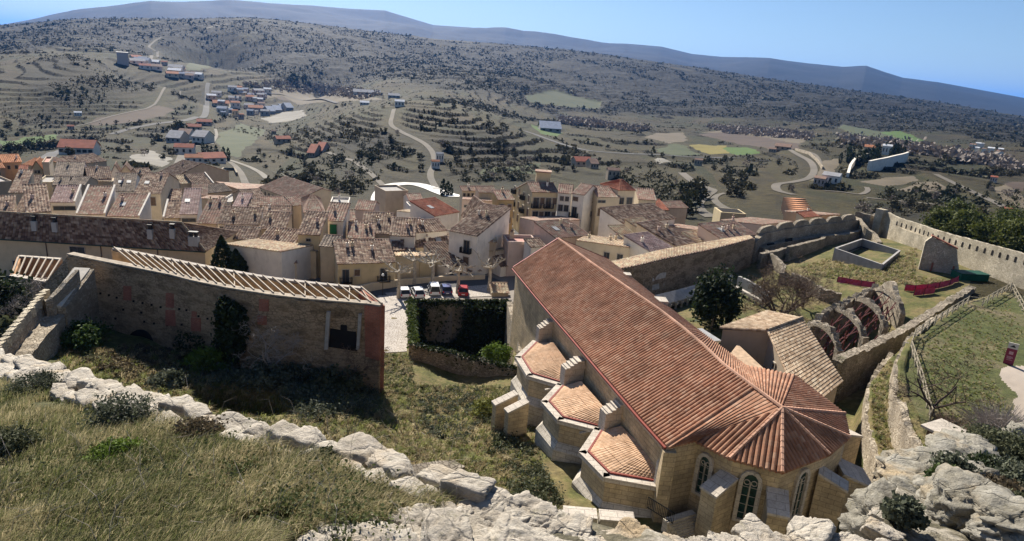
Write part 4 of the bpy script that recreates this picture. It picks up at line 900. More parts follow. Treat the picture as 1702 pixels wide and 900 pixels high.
def church():
    EZ = 36.0
    Lp = PZ([(853,446),(900,503),(950,560),(1000,619),(1040,665),(1075,706),(1109,743)], EZ)
    apex = P(1300, 680, z=38.5)
    Rp = PZ([(928,398),(985,440),(1050,485),(1115,530),(1165,572),(1205,610),(1255,647)], [40,39.9,39.7,39.4,39.1,38.9,38.7]) + [apex]
    Gp = PZ([(1010,432),(1060,471),(1110,511),(1165,553),(1205,583),(1240,609)], EZ)
    ap = PZ([(1152,733),(1212,764),(1300,787),(1378,757),(1412,728),(1404,689),(1322,625)], EZ)
    o = empty('church', (10, 60, 27), 'long stone church with a curved red-tiled roof and a round apse', 'church')
    n = 12; Ls, Rs = resample(Lp, n), resample(Rp[:-1], n); Gs = resample(Gp, n)
    b = MB(); uv = 0
    for i in range(n - 1): roof_patch(b, Ls[i], Ls[i + 1], Rs[i + 1], Rs[i], .36, 1.6, .15, .015, uv0=uv); uv += round((Rs[i + 1] - Rs[i]).length / .34) * .34
    roof_patch(b, Ls[-1], ap[0], apex, Rs[-1], .36, 1.6, .15, .015, uv0=uv)
    b.build('nave_roof', CT, o)
    b = MB()
    for i in range(n - 1): roof_patch(b, Gs[i], Gs[i + 1], Rs[i + 1], Rs[i], .36, 1.6, .15, .015)
    roof_patch(b, Gs[-1], ap[-1], apex, Rs[-1], .36, 1.6, .15, .015)
    b.build('nave_roof', CT, o)['label'] = 'dark rear slope of the nave roof'
    b = MB()
    for i in range(len(ap) - 1): roof_tri(b, ap[i], ap[i + 1], apex)
    b.build('apse_roof', CT, o)
    g = MB(); up = Vector((0, 0, .1))
    for a, c in list(zip(Rs[:-1], Rs[1:])) + [(Rs[-1], apex)] + [(q, apex) for q in ap[1:-1]]:
        m = max(2, int((c - a).length / .45))
        for k in range(m): g.tube([a.lerp(c, k / m) + up, a.lerp(c, (k + 1.1) / m) + up], [.15, .12], 6)
    g.build('ridge_tiles', tiles('church_ridge_tiles', [(.55,.3,.2),(.6,.36,.25)], 9, 9, .1), o)
    # verge at the far gable and eave gutter
    g = MB()
    for a, c in ((Ls[0], Rs[0]), (Gs[0], Rs[0])): g.bar(a + up, c + up, .3, .2)
    for a, c in zip(Ls[:-1], Ls[1:]): g.bar(a - Vector((.12, .02, .1)), c - Vector((.12, .02, .1)), .2, .14)
    g.build('gutter', GUT, o)
    # walls
    def inset(p, c, d): v = Vector((c.x - p.x, c.y - p.y, 0)).normalized(); return p + v * d
    ring = [inset(p, Rs[min(i, n - 1)], .35) for i, p in enumerate(Ls)] + [inset(p, apex, .4) for p in ap] + [inset(p, Rs[i], .35) for i, p in reversed(list(enumerate(Gs)))]
    w = MB(); k = len(ring)
    for i in range(k):
        p, q = ring[i], ring[(i + 1) % k]; far = i == k - 1
        z0, z1 = gz(p.x, p.y) - 1.5, gz(q.x, q.y) - 1.5
        if far: m_ = Rs[0]; w.face([(q.x, q.y, z1), (p.x, p.y, z0), (p.x, p.y, EZ - .1), (m_.x, m_.y + .1, m_.z - .12), (q.x, q.y, EZ - .1)][::-1])
        else: w.face([(p.x, p.y, z0), (q.x, q.y, z1), (q.x, q.y, EZ - .05), (p.x, p.y, EZ - .05)])
    w.build('wall', ASH, o)
    w = MB()   # cornice under the left eave
    for a, c in zip(ring[:n - 1], ring[1:n]): w.bar(a - Vector((.05, 0, .35)), c - Vector((.05, 0, .35)), .5, .4)
    w.build('cornice', COP, o)
    # apse windows and buttresses
    apr = ring[n:n + len(ap)]
    def arch_window(p, q, s, w_, z0, z1):
        t = (q - p); t.z = 0; t.normalize(); nn = Vector((t.y, -t.x, 0)); c = p.lerp(q, s)
        if nn.dot(c - apex) < 0: nn = -nn
        def prof(hw, zt2, grow=0):
            pts = [(-hw, z0 - grow), (hw, z0 - grow)]
            for k in range(7): a = math.pi * k / 6; pts.append((hw * math.cos(a), zt2 - hw + math.sin(a) * hw * 1.25))
            return pts
        inn, out = prof(w_ / 2, z1), prof(w_ / 2 + .28, z1 + .2, .2); f = lambda x, z, d: Vector((c.x, c.y, z)) + t * x + nn * d
        b = MB(); b.m = 0; b.face([f(x, z, .04) for x, z in inn])
        b.m = 1
        for k in range(len(inn)):
            k2 = (k + 1) % len(inn); b.face([f(*inn[k], .22), f(*inn[k2], .22), f(*out[k2], .22), f(*out[k], .22)]); b.face([f(*inn[k], .04), f(*inn[k2], .04), f(*inn[k2], .22), f(*inn[k], .22)]); b.face([f(*out[k], .22), f(*out[k2], .22), f(*out[k2], -.05), f(*out[k], -.05)])
        b.m = 2; b.bar(f(0, z0, .09), f(0, z1 - w_ * .55, .09), .09, .09)
        for sx in (-1, 1): b.tube([f(sx * w_ * .25 + w_ * .2 * math.cos(x), z1 - w_ * .62 + w_ * .2 * math.sin(x), .09) for x in [math.pi * 2 * j / 8 for j in range(9)]], [.04] * 9, 4)
        for zz in np.linspace(z0 + .5, z1 - w_, 4): b.bar(f(-w_ / 2, zz, .07), f(w_ / 2, zz, .07), .03, .03)
        b.build('window', [STAINED, COP, M_STONE], o)
    for i, s, w_ in ((0, .32, .75), (1, .45, .95), (2, .55, .95), (4, .35, .7)): arch_window(apr[i], apr[i + 1], s, w_, 31.6 if i != 0 else 32.2, 35.1)
    def buttress(c, d, L, wd, zt, m=ASH):
        d = Vector((d[0], d[1], 0)).normalized(); t = Vector((-d.y, d.x, 0)) * wd / 2; b = MB(); zb = gz(c.x + d.x * L, c.y + d.y * L) - 1.5
        a0, a1, b1, b0 = c - t, c + t, c + t + d * L, c - t + d * L; f = lambda q, z: Vector((q.x, q.y, z))
        b.hexa([f(a0, zb), f(b0, zb), f(b1, zb), f(a1, zb), f(a0, zt), f(b0, zt - .25 * L - .2), f(b1, zt - .25 * L - .2), f(a1, zt)])
        b.build('buttress', m, o)
        k = MB(); e = d * .12; t2 = t * 1.12
        k.hexa([f(c - t2, zt + .01), f(c - t2 + d * L + e, zt - .25 * L - .22), f(c + t2 + d * L + e, zt - .25 * L - .22), f(c + t2, zt + .01), f(c - t2, zt + .2), f(c - t2 + d * L + e, zt - .25 * L - .04), f(c + t2 + d * L + e, zt - .25 * L - .04), f(c + t2, zt + .2)])
        k.build('buttress_cap', COP, o)
    for i, L, zt in ((1, 2.0, 34.6), (2, 1.9, 34.4), (3, 1.9, 34.6), (5, 2.6, 34.5)):
        c = apr[i]; buttress(c, (c.x - apex.x, c.y - apex.y), L, 1.25, zt)
    c = apr[4]; buttress(c, (1, -.15), 2.2, 2.4, 33.6)
    # corner pier where the nave wall ends
    q = ring[n - 1]; b = MB(); b.box((q.x - .1, q.y, (EZ + 28) / 2 - .3), (.9, .9, EZ - 28)); b.build('corner_pier', ASH, o)
    # stair and railing between the last chapel and the apse
    # side chapels
    def chapel(top, back, zt, zb_, low=None):
        Z = zt; pts = PZ(top, Z); bk = PZ(back, Z + 1.0)
        ch = MB(); base = [(p.x, p.y) for p in pts]
        cx = sum(p[0] for p in base) / len(base) + 2.5; cy = sum(p[1] for p in base) / len(base) + 1
        ring_ = base + [(bk[1].x + 1, bk[1].y), (bk[0].x + 1, bk[0].y)]
        zg_ = min(gz(*p) for p in base) - 1.2; ch.poly_prism(ring_, zg_, Z - .3)
        # lower, wider course
        gr = [(p[0] + (p[0] - cx) * .13, p[1] + (p[1] - cy) * .13) for p in base]; mid_ = Z - 2.7
        g2 = gr + ring_[-2:]
        c_ = ch.build('chapel', ASH, o)
        pl = MB(); n_ = len(gr)
        for i in range(n_ - 1):
            pl.face([(*gr[i], zg_), (*gr[i + 1], zg_), (*gr[i + 1], mid_), (*gr[i], mid_)]); pl.face([(*gr[i], mid_), (*gr[i + 1], mid_), (*base[i + 1], mid_ + .55), (*base[i], mid_ + .55)])
        pl.face([(*gr[0], zg_), (*gr[0], mid_), (*base[0], mid_ + .55), (*base[0], zg_)]); pl.face([(*gr[-1], zg_), (*base[-1], zg_), (*base[-1], mid_ + .55), (*gr[-1], mid_)])
        pl.build('plinth', ASHG, c_)
        cp = MB()
        for a, d in zip(pts[:-1], pts[1:]): e = (d - a).normalized() * .18; cp.bar(a - e - Vector((0, 0, .14)), d + e - Vector((0, 0, .14)), .62, .36)
        cp.build('coping', COP, c_)
        def inn(p): v = Vector((cx - p.x, cy - p.y, 0)).normalized(); return p + v * .42 + Vector((0, 0, .06))
        ip = [inn(p) for p in pts]; r = MB(); m_ = len(ip); bl = [bk[0].lerp(bk[1], i / (m_ - 1)) for i in range(m_)]
        for i in range(m_ - 1): roof_patch(r, ip[i], ip[i + 1], bl[i + 1], bl[i], .3, .4, .035, .02, .05)
        r.build('roof', CT2, c_)
        gt = MB()
        for a, d in zip(ip[:-1], ip[1:]): gt.bar(a, d, .17, .2)
        gt.build('gutter', GUT, c_)
    chapel([(994,714),(969,752),(1007,791),(1108,809)], [(1032,708),(1103,776)], 32.5, 29)
    chapel([(931,640),(905,668),(931,697),(994,713)], [(966,634),(1015,690)], 32.5, 29)
    chapel([(889,568),(861,594),(880,624),(931,639)], [(920,570),(952,615)], 32.5, 29)
    # stepped pinnacle piers standing between the chapel roofs
    for (u, v, s) in ((905,562,.75), (950,630,.85), (1018,705,.88), (1103,795,.5)):
        p = P(u, v, z=33.0); d = Vector((-1, -.35, 0)).normalized(); t = Vector((-d.y, d.x, 0)); Mx = Matrix((d, t, Vector((0, 0, 1)))).transposed(); b = MB()
        b.box(p + Vector((0, 0, .2)), (2.3 * s, 1.25 * s, 2.2), M=Mx)
        for k in range(4): b.box(p - d * (.15 + .16 * k) * s + Vector((0, 0, 1.3 + .2 * k)), ((2.2 - .45 * k) * s, 1.4 * s, .22), M=Mx)
        b.build('stepped_pier', COP, o)
    # low buttress pair beside the far chapel
    for (u, v, L) in ((858,655,2.2), (876,668,2.0)):
        c = P(u, v, z=31.2); buttress(c, (-1, -.5), L, .8, 31.2)
    # waterspouts
    for u, v in ((925,645), (985,716)):
        p = P(u, v, z=32.1); b = MB(); b.bar(p, p + Vector((-1.1, -.4, -.1)), .16, .14); b.build('waterspout', COP, o)
    # small lift box beyond the rear eave and stone vents on the rear eave
    for u, v, s in ((1098, 505, 1.3), (1042, 462, .9)):
        p = P(u, v, z=36.2); b = MB(); b.box(p, (s, s * 1.3, 1.1)); b.build('vent_block', COP, o)
    return o
CH = church()
p = P(1163, 560, z=34.5); b = MB(); b.m = 0; b.box(p - Vector((0, 0, 3)), (2.6, 3.2, 6), .35); b.m = 1; b.box(p + Vector((0, 0, .1)), (2.9, 3.5, .2), .35)
o = empty('lift_tower', (p.x, p.y, 28), 'small pale rendered lift box behind the rear eave of the church', 'lift tower'); b.build('shaft', [WALL['white'], M_PIPE], o)
# annex with the tiled roof behind the apse
def annex():
    z0, z1 = 34.2, 37.4
    E0, E1 = P(1268, 640, z=z0), P(1402, 634, z=z0); E1b = P(1340, 688, z=z0)
    o = empty('annex', (27, 62, 28), 'plastered annex with a broad tan tiled roof behind the apse', 'building')
    R0, R1 = P(1275, 550, z=z1), P(1333, 529, z=z1); B0, B1 = P(1196, 545, z=z1 - .9), P(1276, 517, z=z1 - .9)
    F0, F1 = P(1336, 687, z=z0 - .4), P(1401, 634, z=z0 - .4)
    m = tiles('annex_tiles', [(.40,.29,.19),(.50,.38,.26),(.32,.22,.14),(.56,.45,.32),(.28,.19,.12)], .36, .42, .3)
    b = MB(); roof_patch(b, F0, F1, R1, R0, .36, .42, .12, .05); b.build('roof', m, o)['label'] = 'long tan slope of the annex roof'
    b = MB(); roof_patch(b, B0, B1, R1, R0, .36, .55, .10, .05); b.build('roof', m, o)['label'] = 'short sunlit slope of the annex roof'
    g = MB()
    for k in range(14): g.tube([R0.lerp(R1, k / 14) + Vector((0, 0, .1)), R0.lerp(R1, (k + 1.1) / 14) + Vector((0, 0, .1))], [.16, .13], 6)
    g.build('ridge_tiles', m, o)
    w = MB(); w.m = 0
    c = (F0 + F1 + R0 + R1 + B0 + B1) / 6
    def q(p, d=.35): v = Vector((c.x - p.x, c.y - p.y, 0)).normalized(); return p + v * d - Vector((0, 0, .15))
    f0, f1, r0, r1, b0, b1 = map(q, (F0, F1, R0, R1, B0, B1)); zb = 26; lo = lambda p: (p.x, p.y, zb)
    for loop in ((f0, f1), (f1, r1), (r1, b1), (b1, b0), (b0, r0), (r0, f0)): a, d = loop; w.face([lo(a), lo(d), d, a])
    w.build('wall', WALL['tan'], o)
    window(o, q(F0).lerp(q(R0), .75) - Vector((0, 0, 1.6)), (R0 - F0).xy.to_3d(), (-1, -.4, 0), .5, .6)
    # lower pent roofs between church and annex
    a0, a1, a2, a3 = P(1205, 600, z=35.2), P(1262, 652, z=35.2), P(1290, 632, z=35.5), P(1226, 572, z=35.5)
    b = MB(); flat_patch(b, a0, a1, a2, a3, .3); b.build('pent_roof', plain('tan_pent_roof', (.42, .3, .2), .9, .25, 3), o)
annex()
# low stone parapets and iron stair rail in front of the church
o = empty('parapet', P(990, 862, z=31.5), 'low stone parapet of two long blocks beside the apse stairs', 'parapet')
for (u0, u1, v) in ((936, 992, 852), (996, 1054, 858)):
    b = MB(); a, d = P(u0, v, z=32.0), P(u1, v + 5, z=32.0); b.bar(a - Vector((0, 0, .9)), d - Vector((0, 0, .9)), .9, 1.8); b.build('block', ASHG, o)
    b = MB(); b.bar(a + Vector((0, 0, .08)), d + Vector((0, 0, .08)), 1.1, .16); b.build('slab', COP, o)
o = empty('stair', P(1120, 870, z=30), 'stone steps with a black iron rail beside the last chapel', 'stair')
a, d = P(1075, 845, z=32.), P(1118, 872, z=31.2)
b = MB(); b.bar(a + Vector((0, 0, .9)), d + Vector((0, 0, .9)), .06); b.bar(a + Vector((0, 0, .1)), d + Vector((0, 0, .1)), .05)
for k in range(17): q = a.lerp(d, k / 16); b.bar(q, q + Vector((0, 0, .9)), .035)
b.build('railing', M_IRON, o)
b = MB()
for k in range(7): q = P(1130 + 4 * k, 858 + 4 * k, z=31.4 - .18 * k); b.box(q - Vector((0, 0, .5)), (2.6, .5, 1), .5)
b.build('steps', ASHG, o)
# ------------------------------------------------------------------ ruins, curtain walls
RUB = rubble('rubble_stone', (.36,.3,.22), (.5,.43,.33), (.26,.21,.15), 2.6); RUBD = rubble('old_rubble', (.3,.25,.19), (.42,.36,.28), (.2,.165,.12), 2.4, 1., (.1,.1,.05))
RUBL = rubble('pale_rubble', (.5,.43,.31), (.64,.56,.42), (.4,.34,.25), 2.8)
def ruin_plaster():
    m = N('crumbling_plaster'); p = m.geo(); ps = m.scale(p, (.6, .6, 1.6))
    c = m.ramp(m.noise(ps, .55, 7, .68), [(.3, (.15,.105,.065)), (.44, (.27,.19,.115)), (.54, (.43,.31,.2)), (.62, (.27,.2,.125)), (.78, (.45,.36,.26))])
    c = m.mix(.8, c, m.ramp(m.noise(p, 4, 5, .7), [(.3, .65), (.7, 1.2)]), 'MULTIPLY'); pv = m.scale(m.mix(.2, p, m.noise(p, 1.5, 3, out=1), 'ADD'), (1, 1, 1.7)); e = m.ramp(m.vor(pv, 1.9, 'DISTANCE_TO_EDGE'), [(.02, .5), (.1, 1.)]); mk = m.ramp(m.noise(p, .4, 4), [(.42, 0.), (.55, .9)]); c = m.mix(mk, c, m.mix(1., c, e, 'MULTIPLY')); m.bump(m.math('ADD', m.noise(p, 3, 6, .7), m.math('MULTIPLY', e, .5)), .9, .15); return m.col(c)
RPL = ruin_plaster(); BRK = ashlar('red_brick', (.42,.14,.08), (.34,.11,.07), (.3,.22,.17), .4, .14); TIMB = plain('weathered_timber', (.38,.32,.25), .85, .2, 5)
DARK = plain('opening_shade', (.015, .013, .012), 1, .2)  # flat dark colour painted in for the shade inside openings
def on_wall(u, v, A, B):
    d = Vector(ray(u, v)); n = Vector((-(B.y - A.y), B.x - A.x, 0)); t = (A - Vector((0, 0, EYE))).dot(n) / d.dot(n)
    return Vector((0, 0, EYE)) + d * t
def rough_wall(b, top, thick, zb=None, jag=.25, step=.7, depth=None, side=0.):
    """wall along a line of top points, ragged along the top; side shifts the thickness to one side"""
    L = sum((q - p).length for p, q in zip(top[:-1], top[1:])); n = max(3, int(L / step)); pts = resample([Vector(t) for t in top], n); A = []
    for i, p in enumerate(pts):
        d = pts[min(i + 1, n - 1)] - pts[max(i - 1, 0)]; nn = Vector((-d.y, d.x, 0)).normalized() * thick / 2
        s = nn * side; z = p.z + random.uniform(-jag, jag * .3); base = (gz(p.x, p.y) - 1.5 if depth is None else p.z - depth) if zb is None else zb
        a, c = p + nn + s, p - nn + s
        A.append([(a.x, a.y, base), (a.x, a.y, z), (c.x, c.y, z + random.uniform(-jag, jag) * .4), (c.x, c.y, base)])
    b.grid(A)
    b.face(A[0]); b.face(A[-1][::-1])
def patch_on(parent, name, A, B, px, m, off=.06, th=.1):
    """a patch of another material lying on a wall face, outlined by pixels"""
    n = Vector((-(B.y - A.y), B.x - A.x, 0)).normalized(); n = -n if n.dot(A) > 0 else n
    pts = [on_wall(u, v, A, B) for u, v in px]; b = MB(); f = [p + n * off for p in pts]; bk = [p - n * .3 for p in pts]
    b.face(f)
    for i in range(len(f)): j = (i + 1) % len(f); b.face([f[i], f[j], bk[j], bk[i]])
    return b.build(name, m, parent)
# ---- long roofless building
NEAR = [(117,423),(151,430),(227,445),(287,457),(321,466),(378,478),(453,490),(513,497),(611,505),(634,508)]
FAR = [(190,415),(260,429),(320,441),(360,449),(453,465),(520,473),(600,481)]
def long_ruin():
    Z = 36.0; N_ = PZ(NEAR, Z); F_ = PZ(FAR, Z)
    o = empty('roofless_building', (N_[4].x, N_[4].y, 27), 'long roofless stone building with bare rafters along its curved top', 'ruin')
    b = MB(); rough_wall(b, N_, 1.0, jag=.12); b.build('near_wall', RPL, o)
    b = MB(); rough_wall(b, F_, .8, zb=20, jag=.1); b.build('far_wall', plain('sunned_old_plaster', (.5, .36, .2), .9, .4, .8), o)
    b = MB()
    for a, c in zip(N_[:-1], N_[1:]): b.bar(a + Vector((0, 0, .1)), c + Vector((0, 0, .1)), .9, .16)
    b.build('wall_plate', plain('stained_plate', (.33,.28,.22), .9, .35, 2), o)
    b = MB()
    for a, c in zip(F_[:-1], F_[1:]): b.bar(a + Vector((0, 0, .12)), c + Vector((0, 0, .12)), .6, .2)
    b.build('wall_plate', plain('grey_wall_plate', (.36, .32, .28)), o)
    nn, ff = resample(N_[2:], 27), resample(F_, 27)
    for k in range(27):
        r = MB(); r.bar(nn[k] + Vector((0, 0, .25)), ff[k] + Vector((0, 0, .3)), .12, .15); r.build('rafter', TIMB, o)
    for k in (5, 12, 19, 23, 25):
        r = MB(); r.bar(nn[k] + Vector((0, 0, .1)), ff[min(k + 2, 26)] + Vector((0, 0, .1)), .1, .12); r.build('brace', TIMB, o)
    # inner floor in sun
    b = MB(); b.grid([[Vector((p.x, p.y, 31.)) for p in resample(N_, 20)], [Vector((p.x, p.y, 31.)) for p in resample(F_, 20)]][::-1]); b.build('floor', plain('inner_plaster', (.55, .42, .26), .9, .4, .5), o)
    # end walls
    b = MB(); rough_wall(b, [N_[-1], F_[-1]], .8, jag=.1); b.build('end_wall', BRK, o)
    e = P(78, 470, z=32.2); b = MB(); rough_wall(b, [N_[0], N_[0].lerp(e, .5), e], .8, jag=.1); b.build('end_wall', RUBD, o)
    seg = lambda u: next(((N_[i], N_[i + 1]) for i in range(len(NEAR) - 1) if NEAR[i][0] <= u <= NEAR[i + 1][0]), (N_[-2], N_[-1]))
    def shift(A, B): n = Vector((-(B.y - A.y), B.x - A.x, 0)).normalized(); n = -n if n.dot(A) > 0 else n; return A + n * .5, B + n * .5
    for u, v, w, h in ((212,487,13,24),(283,499,14,24),(284,528,17,26),(326,539,16,22),(439,507,16,20),(436,532,15,15),(371,519,7,12),(323,522,8,9)):
        A, B = shift(*seg(u)); patch_on(o, 'brick_infill', A, B, [(u - w / 2, v - h / 2), (u + w / 2, v - h / 2 + 1), (u + w / 2, v + h / 2 + 1), (u - w / 2, v + h / 2)], BRK)
    A, B = shift(*seg(625)); patch_on(o, 'brick_infill', A, B, [(606, 507), (633, 511), (630, 600), (607, 592)], BRK)
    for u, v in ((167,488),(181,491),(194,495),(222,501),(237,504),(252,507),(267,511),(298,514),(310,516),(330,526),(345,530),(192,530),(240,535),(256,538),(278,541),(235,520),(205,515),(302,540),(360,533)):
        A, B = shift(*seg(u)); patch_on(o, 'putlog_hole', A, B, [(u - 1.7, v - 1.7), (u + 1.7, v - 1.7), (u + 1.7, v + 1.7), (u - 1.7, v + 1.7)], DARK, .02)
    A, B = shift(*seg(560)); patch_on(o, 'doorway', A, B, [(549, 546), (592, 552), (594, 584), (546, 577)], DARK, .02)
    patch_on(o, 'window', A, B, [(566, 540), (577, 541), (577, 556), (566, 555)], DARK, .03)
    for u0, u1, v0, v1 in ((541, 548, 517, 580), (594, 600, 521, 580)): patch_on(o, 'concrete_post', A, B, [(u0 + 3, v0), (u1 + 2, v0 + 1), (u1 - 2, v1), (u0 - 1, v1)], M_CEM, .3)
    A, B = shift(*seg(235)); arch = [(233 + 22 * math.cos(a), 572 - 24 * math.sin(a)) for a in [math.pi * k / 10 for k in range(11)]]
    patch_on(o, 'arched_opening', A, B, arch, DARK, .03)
    return o
long_ruin()
def lean_to():
    n0, n1, f0, f1 = P(20, 459, z=30.5), P(78, 469, z=30.5), P(32, 427, z=31.2), P(101, 432, z=31.2)
    o = empty('lean_to_ruin', (n0.x, n0.y, 24), 'small roofless lean-to with open rafters at the left end of the long ruin', 'ruin')
    b = MB(); rough_wall(b, [n0, n1], .7, jag=.06); b.build('near_wall', RUBD, o)
    b = MB(); rough_wall(b, [f0, f1], .6, jag=.06); rough_wall(b, [n0, f0], .5, jag=.05); b.build('far_wall', plain('ochre_inner_plaster', (.45, .26, .14), .9, .4, .8), o)
    for k in range(7): r = MB(); r.bar(n0.lerp(n1, k / 6) + Vector((0, 0, .15)), f0.lerp(f1, k / 6) + Vector((0, 0, .15)), .16, .18); r.build('rafter', TIMB, o)
    b = MB(); b.bar(n0 + Vector((0, 0, .1)), n1 + Vector((0, 0, .1)), .8, .15); b.bar(f0 + Vector((0, 0, .1)), f1 + Vector((0, 0, .1)), .6, .15); b.build('wall_plate', COP, o)
lean_to()
# ---- crenellated spur wall at the left
def spur():
    T = [P(141, 447, z=35.6), P(92, 510, z=33.2)]; Lw = [P(90, 512, z=32.4), P(42, 563, z=32.1), P(-10, 625, z=31.6)]
    o = empty('spur_wall', (T[1].x, T[1].y, 29), 'crenellated stone spur wall climbing from the castle slope to the long ruin', 'wall')
    b = MB(); rough_wall(b, T, 2.3, jag=.08, side=-.1); b.build('upper_wall', RUB, o)
    b = MB(); rough_wall(b, [q + Vector((0, 0, .12)) for q in T], 1.7, jag=.02, depth=.3, side=-.3); b.build('walkway', plain('pale_lime_walk', (.6, .55, .47), .9, .12), o)
    b = MB(); rough_wall(b, Lw, 3.2, jag=.15, side=0); b.build('lower_wall', RUB, o)
    Pt = [P(128, 447, z=36.3), P(80, 500, z=34.1), P(75, 494, z=33.7), P(36, 540, z=33.4), P(-12, 600, z=32.9)]
    b = MB(); rough_wall(b, Pt, .5, jag=.12); b.build('parapet', RUB, o)
    for p in resample([q for q in Pt[2:]], 16):
        b = MB(); b.box(p + Vector((0, 0, .25)), (.55, .95, .95), random.uniform(-.3, .3)); b.build('merlon', RUBL, o)
spur()
# ---- sunken roofless shell right of the cobbled lane
def shell():
    a, b_, c, d = P(682, 498, z=25.2), P(686, 572, z=26.8), P(858, 612, z=26.8), P(846, 498, z=25.2)
    o = empty('sunken_ruin', (b_.x, b_.y, 20), 'sunken roofless stone shell full of ivy between the cobbled lane and the church', 'ruin')
    for nm, l in (('side_wall', [a, b_]), ('near_wall', [b_, c]), ('back_wall', [a, d])):
        b = MB(); rough_wall(b, l, .9, zb=14, jag=.35 if nm != 'back_wall' else .15); b.build(nm, RUBD, o)
    b = MB(); rough_wall(b, [d, P(868, 575, z=27.5), c], .9, zb=14, jag=.4); b.build('side_wall', RUB, o)
    return a, b_, c, d
SHELL = shell()
# ---- cloister wing behind the church
def cloister():
    Z = 33.0; E = PZ([(1012,450),(1060,441),(1100,431),(1140,423),(1180,415),(1220,405),(1252,396)], Z); G = PZ([(1004,438),(1050,428),(1100,416),(1140,409),(1180,402),(1215,396),(1246,392)], Z - .25)
    o = empty('cloister_wing', (E[2].x, E[2].y, 25), 'long cloister wing with a sunlit tile roof and ghost arches on its wall', 'building')
    b = MB()
    for i in range(len(E) - 1): roof_patch(b, G[i], G[i + 1], E[i + 1], E[i], .45, .7, .12, .05)
    b.build('roof', ROOF['tan'], o)
    g = MB()
    for a, c in zip(E[:-1], E[1:]):
        for k in range(9): q = a.lerp(c, (k + .5) / 9); g.tube([q + Vector((0, .3, .02)), q + Vector((0, -.35, -.06))], [.16, .17], 6)
    g.build('eave_tiles', ROOF['pink'], o)
    wl = [q + Vector((.1, .3, -.15)) for q in E]; b = MB(); rough_wall(b, wl, .8, zb=22, jag=.02); b.build('wall', RPL, o)
    b = MB(); rough_wall(b, [q + Vector((0, 0, -.15)) for q in G], .8, zb=22, jag=.02); b.build('rear_wall', WALL['white'], o)
    A, B = wl[1] + Vector((0, -.4, 0)), wl[-1] + Vector((0, -.4, 0))
    st = plain('pale_stucco', (.5, .44, .37), .9, .25, 2)
    def arch(u, v, r, s): return [(u + r * math.cos(a), v + s * (u + r * math.cos(a) - u) - r * .8 * math.sin(a)) for a in [math.pi * k / 8 for k in range(9)]]
    for u, v, r in ((1052,476,9),(1076,470,12),(1101,463,12),(1126,456,9),(1170,446,9),(1188,441,10),(1206,436,6)): patch_on(o, 'blind_arch', A, B, arch(u, v, r, -.24), st, .03)
    for u, v, w, h in ((1068,481,7,8),(1087,478,17,9),(1107,474,8,9),(1117,470,8,9),(1133,466,9,11),(1146,463,5,9),(1163,458,9,10),(1182,452,9,9)): patch_on(o, 'stucco_panel', A, B, [(u - w / 2, v - h / 2 + 2), (u + w / 2, v - h / 2 - 2), (u + w / 2, v + h / 2 - 2), (u - w / 2, v + h / 2 + 2)], st, .025)
    for u, v in ((1216,441),(1230,436)): patch_on(o, 'window', A, B, [(u - 4, v - 8), (u + 4, v - 9), (u + 4, v + 8), (u - 4, v + 9)], M_WOOD, .03)
    # lower pent roof and arcade along the court
    Lr = PZ([(1080,512),(1120,502),(1160,490),(1215,474)], 28.6); Lw = [q + Vector((.8, 2.6, 1.1)) for q in Lr]
    b = MB()
    for i in range(3): b.hexa([Lr[i] - Vector((0, 0, .2)), Lr[i + 1] - Vector((0, 0, .2)), Lw[i + 1] - Vector((0, 0, .2)), Lw[i] - Vector((0, 0, .2)), Lr[i], Lr[i + 1], Lw[i + 1], Lw[i]])
    b.build('gallery_roof', M_CEM, o)
    b = MB(); rough_wall(b, [q - Vector((0, 0, .15)) for q in Lw], .4, zb=23, jag=0.02); b.build('gallery_wall', WALL['grey'], o)
    for p in resample([q - Vector((0, 0, .2)) for q in Lr], 15):
        b = MB(); b.tube([(p.x, p.y, 24.5), (p.x, p.y, p.z)], [.2, .17], 8); b.box((p.x, p.y, p.z - .15), (.5, .5, .25)); b.build('column', M_CEM, o)
    W2 = [P(1215, 474, z=28.8), P(1248, 492, z=28.8), P(1268, 503, z=28.8)]
    b = MB(); 
    for a, c in zip(W2[:-1], W2[1:]): b.bar(a, c, .6, .5)
    b.build('arcade_beam', COP, o)
    for p in resample(W2, 6): b = MB(); b.tube([(p.x, p.y, 24), (p.x, p.y, p.z)], [.24, .2], 8); b.build('column', COP, o)
    b = MB(); rough_wall(b, [q + Vector((2, 2.5, 1.)) for q in W2], .5, zb=23, jag=.1); b.build('gallery_wall', WALL['grey'], o)
cloister()
